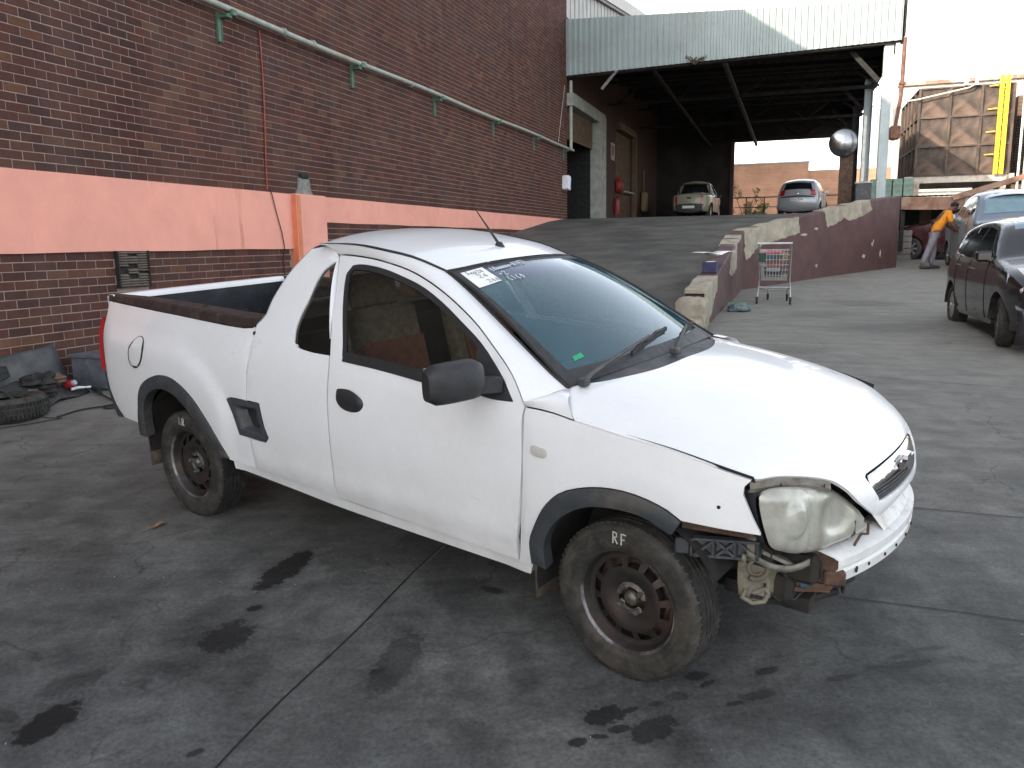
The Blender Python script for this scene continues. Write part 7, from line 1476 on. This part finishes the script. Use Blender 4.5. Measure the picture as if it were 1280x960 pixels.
bg2, gtp, gpi, gS, gpatch = car('beige_pickup', 'dusty beige pickup parked deep in the dark loading bay with its tailgate towards the yard', 'pickup truck', cm(38.2, 2.42, R(-2), (2.34,)), P_beige, outline=PICK, hw=([.15, .35, .60, .85, 1.05, 1.12, 1.3, 1.6, 1.7], [.78, .84, .86, .865, .85, .80, .73, .60, .55]), wx=(1.35, -1.45), rw=.34, windows=([(.55, 1.09), (.22, 1.46), (-.42, 1.52), (-.52, 1.08)],), wscreen=(6.1, 7.8), rglass=(10.15, 10.85), tail=(15.1, 15.95), tail_v=(.84, 1.0), head=(3.3, 4.0), seams=(.62, -.58), handles=((-.4, .98),), zb=.33, rear_plate=(17.5, 0))
gpatch('bed_cover', 13.05, 14.1, -.92, .92, M['bedliner'], .01); gpatch('rear_bumper', 16.3, 18.5, -.97, .97, M['grey_plastic'], .05); p = gtp(gpi(17.4), 0, .065); m = MB(); m.box((p[0], 0, p[2]), (.012, .5, .11)); m.build('number_plate', M['paper'], bg2)
p = gtp(gpi(15.2), 0, .0); m = MB(); m.box((p[0]-.01, 0, .90), (.03, .18, .07), bev=.01); m.build('tailgate_handle', M['black_plastic'], bg2); m = MB(); m.lathe([(0, -.01), (.045, -.008), (.05, 0)], 16, 'X', (p[0]-.012, 0, .76)); m.build('emblem', M['grey_plastic'], bg2)
m = MB(); 
for sg in (-1, 1): m.tube([(-.75, sg*.66, 1.05), (-.85, sg*.64, 1.52), (-.80, 0, 1.56)], .03, 8)
m.build('roll_bar', M['black_plastic'], bg2, 50)
# ------------------------------------------------------------------ man in an orange shirt leaning into the silver car
pn = thing('person', 'man in an orange shirt and grey trousers bending towards the open silver car', 'person', tuple(sqg(21.75, 9.76)), YAW_S-PI/2+R(8))   # local x = to the right (q), y = away from the camera
def skin_obj(name, chains, mat, parent, sub=2):
    """connected joints with a radius each; the first vertex is the root"""
    vs = []; es = []; rs = []; key = {}
    for ch in chains:
        pv = None
        for (p, r) in ch:
            k = tuple(round(c, 4) for c in p)
            if k not in key: key[k] = len(vs); vs.append(p); rs.append(r if hasattr(r, '__len__') else (r, r))
            if pv is not None: es.append((pv, key[k]))
            pv = key[k]
    me = bpy.data.meshes.new(name); me.from_pydata(vs, es, []); o = bpy.data.objects.new(name, me); COL.objects.link(o); o.parent = parent
    sk = o.modifiers.new('skin', 'SKIN'); sk.use_smooth_shade = True
    for i, v in enumerate(me.skin_vertices[0].data): v.radius = rs[i]; v.use_root = (i == 0)
    ss = o.modifiers.new('sub', 'SUBSURF'); ss.levels = sub; ss.render_levels = sub
    dg = bpy.context.evaluated_depsgraph_get(); m2 = bpy.data.meshes.new_from_object(o.evaluated_get(dg)); o.modifiers.clear(); o.data = m2; bpy.data.meshes.remove(me); m2.materials.clear(); m2.materials.append(mat); return o
SK = pm('brown_skin', (.115, .058, .036), .55, var=.15, scale=20)
hip = (0, 0, .84); waist = (.05, 0, .98); chest = (.165, 0, 1.18); neckb = (.27, 0, 1.33); neck = (.31, 0, 1.375); headc = (.375, 0, 1.43)
shL = (.235, .19, 1.285); shR = (.235, -.19, 1.285); elL = (.33, .24, 1.03); elR = (.31, -.24, 1.02); wrL = (.50, .17, .89); wrR = (.47, -.17, .87); haL = (.56, .15, .85); haR = (.53, -.15, .83)
hpL = (.0, .09, .80); hpR = (.0, -.09, .80); knL = (.03, .10, .45); knR = (-.13, -.10, .45); anL = (.0, .10, .09); anR = (-.27, -.10, .10); toL = (.17, .11, .035); toR = (-.10, -.11, .035)
hands = []
for wr_, ha, sg in ((wrL, haL, 1), (wrR, haR, -1)):
    for k in range(4):
        o_ = sg*(-.030+.020*k); b = (ha[0]+.02, ha[1]+o_, ha[2]-.005); hands.append([(ha, (.028, .018)), (b, .011), ((b[0]+.035, b[1]+o_*.1, b[2]-.012), .0095), ((b[0]+.055-.006*abs(k-1.4), b[1]+o_*.1, b[2]-.035), .0075)])
    th_ = (ha[0]-.01, ha[1]-sg*.036, ha[2]+.002); hands.append([(ha, (.028, .018)), (th_, .013), ((th_[0]+.03, th_[1]-sg*.010, th_[2]-.012), .010), ((th_[0]+.048, th_[1]-sg*.006, th_[2]-.028), .008)])
body = skin_obj('body', [[(hip, (.12, .095)), (waist, (.135, .10)), (chest, (.15, .11)), (neckb, (.10, .075)), (neck, .052), (headc, (.083, .088)), ((.43, 0, 1.47), (.085, .08)), ((.445, 0, 1.50), .055)],
    [(headc, (.083, .088)), ((.42, 0, 1.385), (.055, .045)), ((.45, 0, 1.36), (.035, .03))],
    [(chest, (.15, .11)), (shL, .065), (elL, .048), (wrL, .032), (haL, (.028, .018))], [(chest, (.15, .11)), (shR, .065), (elR, .048), (wrR, .032), (haR, (.028, .018))],
    [(hip, (.12, .095)), (hpL, .066), (knL, .052), (anL, .04), (toL, .038)], [(hip, (.12, .095)), (hpR, .066), (knR, .052), (anR, .04), (toR, .038)]]+hands, SK, pn)
# face features on the head, which looks down and to the right
def blob(name, c, d, mat, parent, seg=12):
    bm_ = bmesh.new(); bmesh.ops.create_icosphere(bm_, subdivisions=2, radius=1)
    for v in bm_.verts: v.co = Vector((v.co.x*d[0]+c[0], v.co.y*d[1]+c[1], v.co.z*d[2]+c[2]))
    me = bpy.data.meshes.new(name); bm_.to_mesh(me); bm_.free(); me.materials.append(mat); me.polygons.foreach_set('use_smooth', [True]*len(me.polygons)); return child(name, me, parent)
blob('nose', (.517, 0, 1.42), (.018, .014, .016), SK, pn); blob('mouth', (.493, 0, 1.38), (.012, .022, .006), pm('lips', (.13, .05, .04), .5), pn)
for sg in (-1, 1): blob('eye', (.50, sg*.032, 1.447), (.010, .014, .008), pm('eye_white', (.5, .48, .45), .3), pn); blob('ear', (.39, sg*.09, 1.43), (.022, .010, .032), SK, pn)
HR = pm('black_hair', (.012, .010, .009), .8, bmp=.4, bscale=300); hm = blob('hair', (.40, 0, 1.487), (.095, .090, .072), HR, pn); blob('beard', (.457, 0, 1.367), (.045, .05, .030), HR, pn)
OR = pm('orange_shirt', (.72, .26, .015), .75, var=.2, scale=9, bmp=.2, bscale=25); GR = pm('grey_trousers', (.19, .18, .205), .8, var=.25, scale=8, bmp=.25, bscale=22); SH = pm('dark_shoes', (.02, .02, .024), .6)
skin_obj('shirt', [[((-.01, 0, .80), (.155, .125)), (waist, (.155, .12)), (chest, (.17, .13)), (neckb, (.095, .08))], [(chest, (.17, .13)), (shL, .083), ((.275, .215, 1.14), .070), ((.30, .232, 1.08), .066)], [(chest, (.17, .13)), (shR, .083), ((.27, -.215, 1.14), .070), ((.29, -.23, 1.08), .066)]], OR, pn)
skin_obj('trousers', [[((.005, 0, .885), (.128, .108)), ((-.005, .078, .79), .104), ((.012, .09, .62), .094), (knL, .082), ((.0, .10, .10), .066)], [((.005, 0, .885), (.128, .108)), ((-.02, -.078, .79), .104), ((-.065, -.09, .62), .094), (knR, .082), ((-.255, -.10, .12), .066)]], GR, pn)
for a, tt, nm in ((anL, toL, 'shoe'), (anR, toR, 'shoe')): skin_obj(nm, [[((a[0]-.05, a[1], .045), (.045, .04)), ((a[0]+.03, a[1], .06), (.048, .05)), ((tt[0], tt[1], .04), (.05, .036)), ((tt[0]+.05, tt[1], .035), (.035, .026))]], SH, pn)
